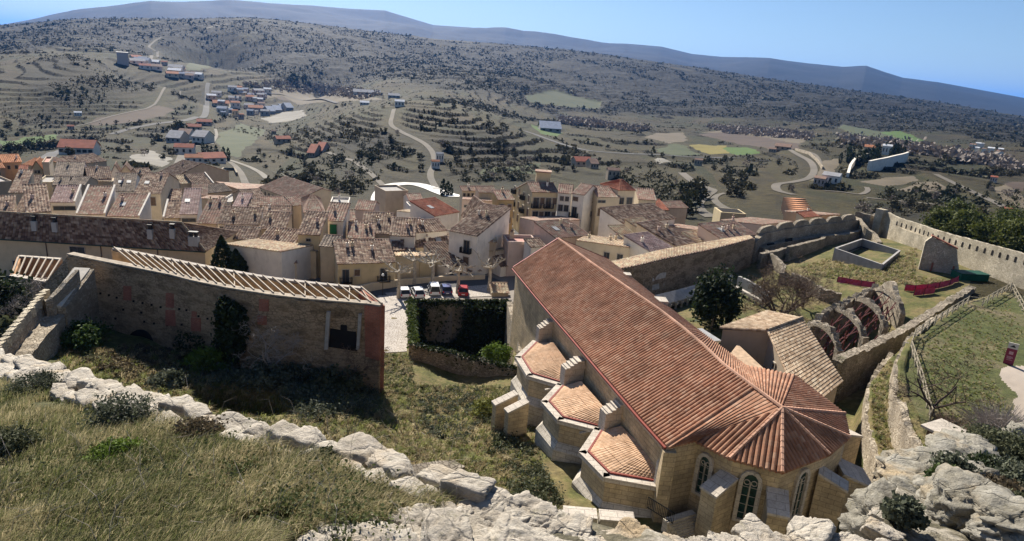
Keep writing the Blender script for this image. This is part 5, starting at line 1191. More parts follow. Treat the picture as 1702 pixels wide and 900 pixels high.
# ---- walls by the convent garden
def wall(name, label, px, zt, thick, m, jag=.25, cat='wall', zb=None, side=0):
    t = PZ(px, zt); b = MB(); rough_wall(b, t, thick, jag=jag, zb=zb, side=side); o = b.build(name, m); setp(o, label, cat); return o, t
def merlon_wall():
    px = [(1252,400),(1264,388),(1300,380),(1340,374),(1380,370),(1424,364)]; t = PZ(px, [31.8, 32.6, 33, 33, 33, 33])
    o = empty('merlon_wall', (t[2].x, t[2].y, 25), 'town wall with broad rounded merlons behind the convent garden', 'wall')
    b = MB(); rough_wall(b, t, 1.4, jag=.1); b.build('curtain', RUB, o)
    w = resample(t[1:], 13)
    for k in range(0, 12):
        a, c = w[k], w[k + 1]; 
        if k % 2: continue
        cs = [a.lerp(c, s / 6) for s in range(-2, 11)]; tp = [q + Vector((0, 0, 1.3 * max(0, 1 - ((s - 6) / 6.3) ** 4))) for s, q in enumerate(cs)]
        b = MB(); rough_wall(b, tp, .7, jag=.05, depth=None, zb=a.z - .4, step=.5); b.build('merlon', RUB, o)
    ll = [q + Vector((-.6, -1.6, -2.3)) for q in t[1:]]; b = MB(); rough_wall(b, ll, 2.4, jag=.1); b.build('wall_walk', RUBD, o)
    A, B = ll[0] + Vector((-.2, -1.3, 0)), ll[-1] + Vector((-.2, -1.3, 0))
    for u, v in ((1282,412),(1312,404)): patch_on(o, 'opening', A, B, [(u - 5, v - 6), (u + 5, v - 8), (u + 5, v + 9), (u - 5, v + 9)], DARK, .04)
merlon_wall()
wall('ruined_wall', 'roofless inner wall of grey rubble left of the concrete tank', [(1311,410),(1352,400),(1368,396),(1370,392),(1410,388),(1443,379)], 31.2, .8, RUBD, .12)
wall('ruined_wall', 'short rubble wall stub beside the bare tree and the cloister corner', [(1264,421),(1290,416),(1309,411)], 30.6, .8, RUBD, .15)
wall('ruined_wall', 'low rubble wall falling towards the cloister court', [(1274,416),(1290,427),(1304,440),(1300,452)], 30.4, .7, RUBD, .2)
wall('ruined_wall', 'sloping rubble wall joining the merlon wall to the tank corner', [(1424,358),(1440,378),(1454,388),(1462,402)], [33, 32.4, 31.6, 31], .9, RUB, .12)
wall('ruined_wall', 'broken little walls at the foot of the pale curtain wall', [(1424,352),(1450,358),(1465,350)], 34, .8, RUBD, .3)
wall('ruined_wall', 'long low rubble wall between the bare tree and the garden', [(1318,452),(1340,462),(1370,480),(1400,486)], 30.8, .6, RUBD, .25)
def tank():
    c = PZ([(1387,413),(1433,397),(1497,417),(1467,441)], 32.3); o = empty('open_tank', (c[0].x, c[0].y, 30), 'open square concrete tank standing in the convent garden', 'tank')
    cen = sum(c, Vector()) / 4; inn = [q.lerp(cen, .06) for q in c]; m = plain('tank_concrete', (.3, .27, .24), .9, .2, .8); b = MB()
    for i in range(4):
        j = (i + 1) % 4; lo = lambda q, d: Vector((q.x, q.y, q.z - d))
        for f in ([c[i], c[j], lo(c[j], 4), lo(c[i], 4)], [inn[i], inn[j], lo(inn[j], 2.4), lo(inn[i], 2.4)]): b.face(f)
    b.face([Vector((q.x, q.y, q.z - 2.4)) for q in inn]); b.build('basin', m, o)
    b = MB()
    for i in range(4): b.bar(c[i].lerp(cen, .03), c[(i + 1) % 4].lerp(cen, .03), .35, .12)
    b.build('rim', M_CEM, o)
    b = MB()
    for i in range(4): a, d = inn[i].lerp(cen, .03), inn[(i + 1) % 4].lerp(cen, .03); b.bar(a - Vector((0, 0, 1.5)), d - Vector((0, 0, 1.5)), .12, .15)
    b.build('inner_rail', M_IRON, o)
tank()
def curtain():
    top = PZ([(1478,368),(1520,385),(1560,398),(1600,409),(1650,424),(1702,438),(1760,452)], [33.2, 33.7, 34.2, 34.7, 35.2, 35.6, 36]); pt = PZ([(1466,350),(1478,353),(1492,361),(1524,371),(1560,383),(1600,394),(1650,407),(1702,421),(1760,436)], [35.6, 35.5, 35.3, 35.7, 36.2, 36.7, 37.2, 37.6, 38])
    o = empty('curtain_wall', (top[2].x, top[2].y, 30), 'pale curtain wall with a row of small arched loopholes at the right', 'wall')
    b = MB(); rough_wall(b, top, 2.6, jag=.08, side=0, zb=26); b.build('wall', RUBL, o)
    b = MB(); rough_wall(b, pt, .7, jag=.12, zb=31); b.build('parapet', RUBL, o)
    q = pt[0]; b = MB(); b.box((q.x, q.y, 32), (1.6, 2, 7.8), .4); b.build('end_tower', RUBL, o)
    for i, (A, B) in enumerate(zip(pt[2:-1], pt[3:])):
        n = Vector((-(B.y - A.y), B.x - A.x, 0)).normalized(); n = -n if n.dot(A) > 0 else n; t = (B - A).normalized(); k = max(2, int((B - A).length / 1.75))
        for j in range(k):
            c = A.lerp(B, (j + .5) / k) + n * .37 - Vector((0, 0, 1.25)); b = MB(); r = .28
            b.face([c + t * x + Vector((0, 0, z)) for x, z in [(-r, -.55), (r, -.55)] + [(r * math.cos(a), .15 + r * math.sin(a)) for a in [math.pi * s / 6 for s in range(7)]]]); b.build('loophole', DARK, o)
curtain()
def fragment():
    p = [P(1523, 459, z=30.6), P(1590, 470, z=30.6)]; A, B = p; o = empty('wall_fragment', A, 'free-standing rubble wall fragment with a red tiled strip on its sloping top', 'ruin')
    t = (B - A).normalized(); n = Vector((t.y, -t.x, 0)); w = (B - A).length; prof = [(0, 6.4), (.12, 7.4), (.8, 5.8), (.86, 4.2), (.95, 2.8), (1, .6)]
    b = MB(); pts = [A + t * (s * w) + Vector((0, 0, h)) for s, h in prof]; rough_wall(b, pts, .8, jag=.12, zb=28, step=.6); b.build('wall', RUBL, o)
    b = MB(); b.bar(pts[1] + Vector((0, 0, .15)), pts[2] + Vector((0, 0, .15)), 1.1, .2); b.build('tile_strip', ROOF['red'], o)
    for s in (.3, .82): b = MB(); q = A + t * (s * w) + n * .42; b.bar((q.x, q.y, 29), (q.x, q.y, 29 + 4.5), .35, .2); b.build('brick_edge', BRK, o)
fragment()
def container():
    a, c = P(1594, 474, z=31.2), P(1640, 476, z=31.2); o = empty('site_container', a, 'dark green site cabin at the foot of the curtain wall', 'cabin'); t = (c - a).normalized(); n = Vector((-t.y, t.x, 0)); m = plain('green_sheet_metal', (.012, .10, .055), .5, .15)
    L = (c - a).length; Mx = Matrix((t, n, Vector((0, 0, 1)))).transposed(); b = MB(); b.box((a + c) / 2 + n * 1.2 + Vector((0, 0, .85)), (L, 2.4, 2.1), M=Mx)
    for k in range(12): b.box(a + t * (L * (k + .5) / 12) - n * .03 + Vector((0, 0, .85)), (.12, .08, 1.9), M=Mx)
    b.build('body', m, o); b = MB(); b.box((a + c) / 2 + n * 1.2 + Vector((0, 0, 1.95)), (L + .2, 2.6, .12), M=Mx); b.build('roof', plain('green_roof_sheet', (.01, .06, .04), .6), o)
    q = P(1610, 472, z=31.5); b = MB(); b.box(q + Vector((0, -.6, .6)), (.8, .6, 2.6)); b.build('stone_post', RUBL, o) if False else None
container()
def barrier():
    o = empty('barrier', P(1500, 480, z=30.6), 'red plastic site barrier winding below the garden wall', 'barrier'); m = plain('red_barrier_net', (.42, .05, .1), .7, .3, 3)
    for px in ([(1391,470),(1410,473),(1430,477),(1452,479)], [(1503,484),(1520,485),(1540,483),(1560,480),(1578,475),(1592,469)], [(1518,492),(1535,491),(1552,488)]):
        pts = [onG(p.x, p.y) for p in (hit(u, v, 60) for u, v in px)]; pp = resample(pts, 3 * len(pts)); b = MB()
        b.grid([[q + Vector((random.uniform(-.1, .1), random.uniform(-.1, .1), z)) for q in pp] for z in (.05, .55, 1.05)]); b.build('net', m, o)
        for q in pts: b = MB(); b.bar(q - Vector((0, 0, .2)), q + Vector((0, 0, 1.2)), .06); b.build('post', M_IRON, o)
barrier()
wall('rubble_wall', 'long ragged rubble wall in front of the roofless chapter hall', [(1386,600),(1420,584),(1460,567),(1500,546),(1545,520),(1580,497),(1616,476)], [32.4,32.6,32.8,33,33,33,33], 1.1, RUBD, .3)
def chapter():
    nf = PZ([(1396,590),(1438,571),(1472,549),(1500,526)], 31.6); ff = PZ([(1345,548),(1383,523),(1416,505),(1452,488)], 31.6)
    o = empty('roofless_hall', (nf[1].x, nf[1].y, 28), 'roofless hall of bare rubble arches propped with red scaffolding', 'ruin'); sc = plain('red_scaffold', (.085, .022, .02), .5, .15)
    for a, c in zip(nf, ff):
        pts = []; n_ = 18
        b = MB(); A = []; d = (c - a); tt = Vector((-d.y, d.x, 0)).normalized() * .34
        for k in range(n_ + 1):
            s = k / n_; q = a.lerp(c, s); top = 1.7 * math.sin(math.pi * min(1, max(0, s))) ** .8 + .55 + random.uniform(-.4, .35); low = max(-4, 1.45 * math.sqrt(max(0, 1 - ((s - .5) / .44) ** 2)) if abs(s - .5) < .44 else -4)
            A.append([q + tt + Vector((0, 0, low)), q + tt + Vector((0, 0, top)), q - tt + Vector((0, 0, top + random.uniform(-.2, .2))), q - tt + Vector((0, 0, low)), q + tt + Vector((0, 0, low))])
        b.grid(A); b.face(A[0][:4]); b.face(A[-1][:4][::-1]); b.build('arch', RUBD, o)
    b = MB(); rough_wall(b, [ff[0] + Vector((-1.5, -2, .3)), ff[0] + Vector((0, 0, 1)), ff[1] + Vector((0, 0, 1.2)), ff[2] + Vector((0, 0, 1.1)), ff[3] + Vector((0, 0, 1.4))], .9, zb=27, jag=.7, step=.4); b.build('far_wall', RUBD, o)
    b = MB(); rough_wall(b, [nf[3] + Vector((0, 0, .6)), nf[3].lerp(ff[3], .5) + Vector((.3, .6, 3.6)), ff[3] + Vector((0, 0, .6))], .7, zb=28, jag=.25); b.build('end_wall', RUB, o)
    for i in range(3):
        for k in range(3):
            s = .25 + .22 * k; p, q = nf[i].lerp(ff[i], s), nf[i + 1].lerp(ff[i + 1], s); b = MB(); b.bar(p + Vector((0, 0, .6)), q + Vector((0, 0, .6)), .09); m_ = p.lerp(q, .5)
            b.bar((m_.x, m_.y, 28), (m_.x, m_.y, 33), .12); b.bar(p + Vector((0, 0, -1)), q + Vector((0, 0, 1.4)), .1); b.bar((p.x, p.y, 28.5), (q.x, q.y, 31.4), .1); b.build('scaffold', sc, o)
chapter()
wall('retaining_wall', 'curving rubble retaining wall below the lawn fence', [(1616,499),(1582,514),(1546,533),(1510,564),(1491,604),(1492,650),(1508,696),(1530,742),(1548,785)], LAWN_Z + .1, .6, RUB, .4, zb=28)
wall('retaining_wall', 'low outer rubble wall at the edge of the grassy ledge', [(1484,584),(1460,612),(1445,645),(1442,690),(1452,735),(1466,778)], LEDGE_Z + .15, .5, RUB, .4, zb=28)
# low wall along the street, slab wall beside the cobbled lane
wall('street_wall', 'low cream wall along the far side of the car park street', [(575,480),(620,470),(680,463),(740,459),(806,457)], 24.8, .35, WALL['cream'], .01)
o, t_ = wall('wall_stump', 'thick broken wall stump in the grass below the rubble parapet', [(676,782),(742,770),(764,781)], 32.2, 1.2, RUBD, .2)
# ------------------------------------------------------------------ plants
L_OLIVE = leaf('olive_leaves', (.05,.06,.028), (.12,.125,.07)); L_DARK = leaf('dark_evergreen_leaves', (.012,.02,.01), (.035,.05,.02)); L_BRIGHT = leaf('bright_green_leaves', (.06,.1,.015), (.14,.2,.03))
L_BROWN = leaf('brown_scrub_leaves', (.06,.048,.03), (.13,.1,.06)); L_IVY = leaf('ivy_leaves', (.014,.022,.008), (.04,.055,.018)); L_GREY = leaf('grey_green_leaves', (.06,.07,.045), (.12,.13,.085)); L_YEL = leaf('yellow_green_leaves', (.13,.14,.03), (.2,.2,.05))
BARK = plain('grey_bark', (.2,.17,.14), .9, .3, 4); BARKP = plain('pale_plane_bark', (.4,.35,.28), .9, .25, 3); TWIG = plain('brown_twigs', (.15,.105,.075), .9, .3, 4); TWIGG = plain('grey_twigs', (.3,.26,.23), .9, .2, 4)
STRAW = leaf('straw_blades', (.34,.28,.15), (.52,.44,.27), .45, 2.5); GRN = leaf('green_blades', (.08,.1,.03), (.18,.19,.07), .45, 1.2)
def leaf_quads(cen, sz, flat=0.):
    """one randomly turned small quad for each centre"""
    n = len(cen); a = rng.normal(size=(n, 3)); a[:, 2] *= (1 - flat); a /= np.linalg.norm(a, axis=1)[:, None]; b = rng.normal(size=(n, 3)); b -= (b * a).sum(1)[:, None] * a; b /= np.linalg.norm(b, axis=1)[:, None]
    s = (np.asarray(sz) * rng.uniform(.6, 1.4, n))[:, None]; a = a * s; b = b * s * .7
    v = np.stack([cen - a - b, cen + a - b * .6, cen + a + b, cen - a * .8 + b], 1).reshape(-1, 3); return v, np.arange(4 * n).reshape(n, 4)
def clump_points(c, r, rz, nclump, per, cr=.38, hollow=.45, low=-.6):
    d = rng.normal(size=(nclump, 3)); d /= np.linalg.norm(d, axis=1)[:, None]; d[:, 2] = np.maximum(d[:, 2], low); q = d * rng.uniform(hollow, 1, (nclump, 1)) ** .6
    rr = rng.uniform(.5, 1.15, nclump) * cr
    p = np.repeat(q, per, 0) + rng.normal(size=(nclump * per, 3)) * np.repeat(rr, per)[:, None] * .55
    return np.asarray(c) + p * np.array([r, r, rz])
def bush(name, label, p, r, rz, mat, cat='bush', group=None, n=1200, size=.12, clumps=45, low=-.2, parent=None):
    pts = clump_points((p[0], p[1], p[2] + rz * .55), r, rz, clumps, max(4, n // clumps), low=low); v, q = leaf_quads(pts, size)
    o = np_mesh(name, v, q, mat, org=(p[0], p[1], p[2]) if parent is None else None); return setp(o, label, cat, group)
def branch(b, p, d, L, r, depth, spread=.6, droop=0., n=2, minr=.012, seg=3):
    pts, rs = [Vector(p)], [r]; d = Vector(d).normalized()
    for k in range(seg):
        d = (d + Vector((random.gauss(0, .16), random.gauss(0, .16), random.gauss(0, .12) - droop))).normalized(); pts.append(pts[-1] + d * (L / seg)); rs.append(max(minr, r * (1 - .45 * (k + 1) / seg)))
    b.tube(pts, rs, 5 if r > .08 else 3, cap=False)
    if depth <= 0: return
    for k in range(n + (depth > 1)):
        s = random.uniform(.35, 1); i = min(seg, 1 + int(s * (seg - 1) + .5)); a = Vector((random.gauss(0, 1), random.gauss(0, 1), random.gauss(.25, .7))).normalized()
        branch(b, pts[i], d * (1 - spread) + a * spread, L * random.uniform(.5, .75), rs[i] * .62, depth - 1, spread, droop, n, minr, seg)
def bare_tree(name, label, p, h, r, mat, depth=4, stems=3, group=None, spread=.6, cat='tree', nb=2, lean=.45):
    o = empty(name, p, label, cat, group); p = Vector(p); b = MB(); c = MB()
    b.tube([p - Vector((0, 0, .6)), p + Vector((0, 0, h * .16))], [r * 1.25, r], 7)
    for k in range(stems):
        a = 2 * math.pi * (k + random.random() * .6) / stems; branch(c, p + Vector((0, 0, h * .12)), (math.cos(a) * lean, math.sin(a) * lean, 1), h * .5, r * .7, depth, spread, 0, nb, max(.012, r * .05))
    b.build('trunk', mat, o); c.build('crown', mat, o); return o
def shrub_of_twigs(name, label, p, h, r, mat, n=120, group=None):
    b = MB(); p = Vector(p)
    for k in range(n):
        a = random.uniform(0, 2 * math.pi); t = random.uniform(.1, 1.) ** .7; d = Vector((math.cos(a) * t * r, math.sin(a) * t * r, h * random.uniform(.55, 1.05) * (1 - .35 * t * t)))
        m = p + d * .55 + Vector((random.gauss(0, .1), random.gauss(0, .1), .12)) * r * .5; b.tube([p + d * .03, m, p + d], [.03, .018, .008], 3, cap=False)
        for j in range(3): e = Vector((random.gauss(0, .3), random.gauss(0, .3), random.uniform(0, .4))) * r * .5; b.tube([m, m + e], [.012, .006], 3, cap=False)
    return setp(b.build(name, mat), label, 'bush', group)
def tree(name, label, p, h, r, mat, group=None, n=2500, size=.22, trunk=.2, clumps=60, base=.25, cat='tree'):
    o = empty(name, p, label, cat, group); p = Vector(p); b = MB(); b.tube([p - Vector((0, 0, .5)), p + Vector((0, 0, h * .35)), p + Vector((0, 0, h * .75))], [trunk, trunk * .75, trunk * .3], 6)
    for k in range(5): a = k * 1.26; b.tube([p + Vector((0, 0, h * .3)), p + Vector((math.cos(a) * r * .6, math.sin(a) * r * .6, h * .6))], [trunk * .4, trunk * .15], 4)
    b.build('trunk', BARK, o); rz = h * (1 - base) / 2; pts = clump_points((p.x, p.y, p.z + h * base + rz), r, rz, clumps, n // clumps, .4, .3, -1); v, q = leaf_quads(pts, size)
    c = np_mesh('crown', v - np.array(p), q, mat); c.parent = o; return o
def cypress(name, label, p, h, r, mat=None, group=None, n=2600, size=.16, tops=1):
    o = empty(name, p, label, 'tree', group); p = Vector(p); b = MB(); b.tube([p - Vector((0, 0, .5)), p + Vector((0, 0, h * .7))], [.18, .05], 6); b.build('trunk', BARK, o)
    P_ = []
    for k in range(tops):
        off = np.array([(k - (tops - 1) / 2) * r * .9, 0, 0]); hh = h * (1 if k == 0 else .78); m = n // tops; t = rng.uniform(0, 1, m); prof = np.clip(np.sin(np.pi * np.clip(t * .86 + .14, 0, 1)) ** .8, 0, 1) * (1 - t * .25); a = rng.uniform(0, 2 * np.pi, m); rad_ = r * (.75 if tops > 1 else 1) * prof * rng.uniform(.75, 1.12, m) * (1 + .12 * np.sin(a * 3 + t * 9))
        P_.append(np.stack([rad_ * np.cos(a), rad_ * np.sin(a), t * hh], 1) + off)
    v, q = leaf_quads(np.concatenate(P_), size); c = np_mesh('crown', v, q, mat or L_DARK); c.parent = o; return o
# garden bushes
def G(u, v, dmin=25): return hit(u, v, dmin)
bush('bush', 'round dark green bush at the foot of the spur wall', G(137, 572), 2.3, 1.4, L_OLIVE if False else leaf('mid_green_leaves', (.03,.055,.015), (.07,.11,.03)), n=2600, size=.13)
bush('bush', 'bright green rounded bush above the dark hollow in the garden', G(343, 612), 2.1, 1.3, L_BRIGHT, n=2600, size=.12)
bush('bush', 'bright green bush inside the corner of the sunken ivy shell', P(825, 598, z=25.6), 1.7, 1.2, L_BRIGHT, n=1800, size=.12)
bush('bush', 'yellowish bush beside the far chapel buttress', G(806, 690), 1.5, 1.2, L_YEL, n=1500, size=.1)
bush('bush', 'dark scrubby bush left of the garden hollow', G(283, 640), 1.6, .9, L_GREY, n=1600)
bush('bush', 'tangled dark bush at the near lip of the garden hollow', G(262, 700), 1.8, .7, L_GREY, n=2000)
for u, v in ((560, 615), (590, 625)): pass
bare_tree('bare_tree', 'large rounded bare tree in front of the ruin doorway', G(588, 640), 6.0, .22, TWIG, 5, 6, nb=2, lean=.8)
bush('bush', 'dark evergreen bush under the large bare tree', G(560, 650), 2.6, 1.7, L_OLIVE, n=3000, size=.14)
bare_tree('bare_tree', 'grey bare tree against the long ruin beside the ivy', G(452, 628), 6.5, .16, TWIGG, 5, 4, lean=.5)
bush('bush', 'grey-green scrub around the foot of the grey bare tree', G(440, 640), 2.2, 1.5, L_GREY, n=2400, size=.13)
bush('bush', 'pale brown bush right of the bright round bush', G(500, 630), 2.2, 1.2, L_GREY, n=2400, size=.13)
# trees left of the spur wall
tree('evergreen_tree', 'dark evergreen at the left edge below the lean-to ruin', P(8, 560, z=25), 7.5, 3.2, L_DARK, n=3500, base=.1)
bare_tree('bare_tree', 'bushy bare tree between the dark evergreen and the spur wall', P(38, 560, z=25.5), 7.5, .2, TWIGG, 5, 5, lean=.6)
tree('evergreen_tree', 'low olive-green tree at the left edge just outside the merlons', P(14, 590, z=27), 4., 2.4, L_OLIVE, n=2500, base=.05)
cypress('cypress', 'double-topped dark cypress in front of the long white wall', P(384, 487, z=22.), (lambda q: P(381, 393, D=math.hypot(q.x, q.y)).z - 22.)(P(384, 487, z=22.)), 2.5, tops=2, n=6000, size=.17)
# ivy on walls
def ivy(label, px, z, n, size=.13, m=None, depth=.5, name='ivy', wob=3.5, hole=None):
    poly = np.array(px, float); b0, b1 = poly.min(0), poly.max(0); pts = []
    while len(pts) < n:
        c = rng.uniform(b0, b1, (n * 2, 2)); d = poly_sd(c[:, 0], c[:, 1], poly); w = wob * fbm(c[:, 0], c[:, 1], 4 * wob, 3, 77); k_ = d + w < 0
        if hole: k_ &= ~((poly_sd(c[:, 0], c[:, 1], hole) + 1.3 * w < 0) & (rng.random(len(c)) < .93))
        pts += [tuple(q) for q in c[k_]]
    out = []
    for u, v in pts[:n]: q = z(u, v); q = q * 1.0; out.append([q.x + random.gauss(0, .1), q.y - abs(random.gauss(0, depth)), q.z + random.gauss(0, .1)])
    o_ = out[0]; v, q = leaf_quads(np.array(out), size); o = np_mesh(name, v, q, m or L_IVY, org=tuple(o_)); return setp(o, label, 'ivy', kind='thing')
_nz = PZ(NEAR, 36.0)
def nwall(u, v):
    for i in range(len(NEAR) - 1):
        if NEAR[i][0] <= u <= NEAR[i + 1][0]: A, B = _nz[i], _nz[i + 1]; break
    else: A, B = _nz[-2], _nz[-1]
    return on_wall(u, v, A, B) + Vector((0, -.7, 0))
ivy('tall column of dark ivy on the long ruin wall', [(372,487),(392,495),(414,512),(420,545),(410,575),(398,600),(376,598),(366,570),(368,530)], nwall, 3600, .16, depth=.7)
ivy('straggling dry creeper on the long ruin right of the putlog holes', [(296,560),(300,545),(318,548),(340,552),(352,575),(340,600),(310,598)], nwall, 500, .12)
sa, sb, sc_, sd_ = SHELL
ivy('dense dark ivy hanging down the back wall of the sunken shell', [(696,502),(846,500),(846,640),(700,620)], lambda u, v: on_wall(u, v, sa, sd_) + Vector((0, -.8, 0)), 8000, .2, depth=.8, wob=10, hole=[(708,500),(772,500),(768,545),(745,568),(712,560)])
def ivy3(label, A, B, n, top, drop, size=.14, m=None, off=(0, -.5)):
    out = []
    for _ in range(n): t = random.random(); q = A.lerp(B, t); w = .5 + .5 * math.sin(t * 17) * math.sin(t * 41 + 1); out.append([q.x + random.gauss(off[0], .3), q.y + random.gauss(off[1], .25), q.z + top - abs(random.gauss(0, drop)) * (.4 + w)])
    v, q = leaf_quads(np.array(out), size); o = np_mesh('ivy', v, q, m or L_IVY, org=tuple(out[0])); return setp(o, label, 'ivy', kind='thing')
SUNIVY = leaf('sunlit_ivy_tint', (.03,.045,.012), (.09,.12,.03))  # lighter copy of the ivy colour, with sunlight put into it
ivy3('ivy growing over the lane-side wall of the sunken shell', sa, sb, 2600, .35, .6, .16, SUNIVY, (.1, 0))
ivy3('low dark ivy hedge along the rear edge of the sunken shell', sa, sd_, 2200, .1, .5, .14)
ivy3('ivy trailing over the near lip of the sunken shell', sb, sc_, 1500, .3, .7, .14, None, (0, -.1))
# pollarded plane trees by the parking
def plane(label, u, v, zb=24.0, h=5.2, sd=1):
    random.seed(100 + sd); p = P(u, v, z=zb); o = empty('plane_tree', p, label, 'tree', 'pollarded plane trees round the car park'); b = MB(); c = MB(); b.tube([p - Vector((0, 0, .5)), p + Vector((.1, 0, h * .5)), p + Vector((0, 0, h * .8))], [.34, .27, .25], 8); top = p + Vector((0, 0, h * .78))
    for k in range(8):
        a = 2 * math.pi * k / 8 + random.uniform(-.3, .3); L = random.uniform(2.2, 3.8); pts = [top]; d = Vector((math.cos(a), math.sin(a), random.uniform(.1, .5)))
        for j in range(4): pts.append(pts[-1] + d.normalized() * L / 4); d += Vector((random.gauss(0, .35), random.gauss(0, .35), random.gauss(.05, .25)))
        c.tube(pts, [.19, .15, .13, .11, .13], 5)
        for j in (2, 3, 4):
            for _ in range(2): e = Vector((random.gauss(0, .5), random.gauss(0, .5), random.uniform(.1, .8))); c.tube([pts[j], pts[j] + e * .7, pts[j] + e], [.07, .045, .03], 4)
    b.build('trunk', BARKP, o); c.build('crown', BARKP, o)
for i, a in enumerate((('knobbly plane tree at the top of the cobbled lane', 662, 496), ('plane tree behind the white van', 718, 474), ('tall plane tree between the blue car and the red car', 760, 489), ('thick plane tree beside the little tiled shed', 812, 486), ('plane tree in front of the yellow balcony house', 688, 470))): plane(*a, h=5.6 if i in (0, 3) else 5., sd=i)
# cloister and right side trees
tree('conifer', 'dark green conifer standing in the cloister court', P(1180, 562, z=26.5), 9.5, 3.0, L_DARK, n=4500, size=.2, base=.05)
bare_tree('bare_tree', 'wide brown bare tree filling the cloister garden', P(1290, 540, z=28), 8.0, .3, TWIG, 5, 8, nb=3, lean=1.1)
bare_tree('bare_tree', 'second brown bare crown beside the rubble garden wall', P(1335, 505, z=29), 6.0, .2, TWIG, 5, 6, lean=1.)
bare_tree('bare_tree', 'dark sprawling bare tree leaning over the lawn fence', P(1547, 690, z=LAWN_Z), 5.2, .16, plain('dark_twigs', (.07,.05,.04), .9), 5, 4, lean=1.1)
shrub_of_twigs('twiggy_bush', 'big grey twiggy bush at the edge of the lawn path', P(1655, 735, z=LAWN_Z), 3.2, 3.4, TWIGG, 420)
shrub_of_twigs('twiggy_bush', 'brown twiggy bush beside the wooden hut', P(1580, 720, z=LAWN_Z), 1.6, 1.8, TWIG, 160)
for i, (u, v, z, r, h) in enumerate(((1560,396,25,4.2,7.5), (1600,405,26,4.6,8), (1645,416,27,4.8,8), (1690,428,28,5,8.5), (1585,380,20,5,9), (1670,398,20,6,10), (1720,430,27,5,9))):
    tree('olive_tree', ['round green tree just left in the row behind the curtain wall','dense green tree behind the loopholes, second of its row','broad green tree behind the loopholes, third of its row','large green tree behind the curtain wall near the photo edge','taller darker tree rising behind the first of the row','tall tree top at the back of the row behind the curtain wall','green tree at the right edge behind the curtain wall'][i], P(u, v, z=z), h, r, leaf('warm_green_leaves', (.04,.055,.012), (.12,.13,.03)) if i == 0 else bpy.data.materials['warm_green_leaves'], group='green trees behind the curtain wall', n=2600, size=.3, base=.12)
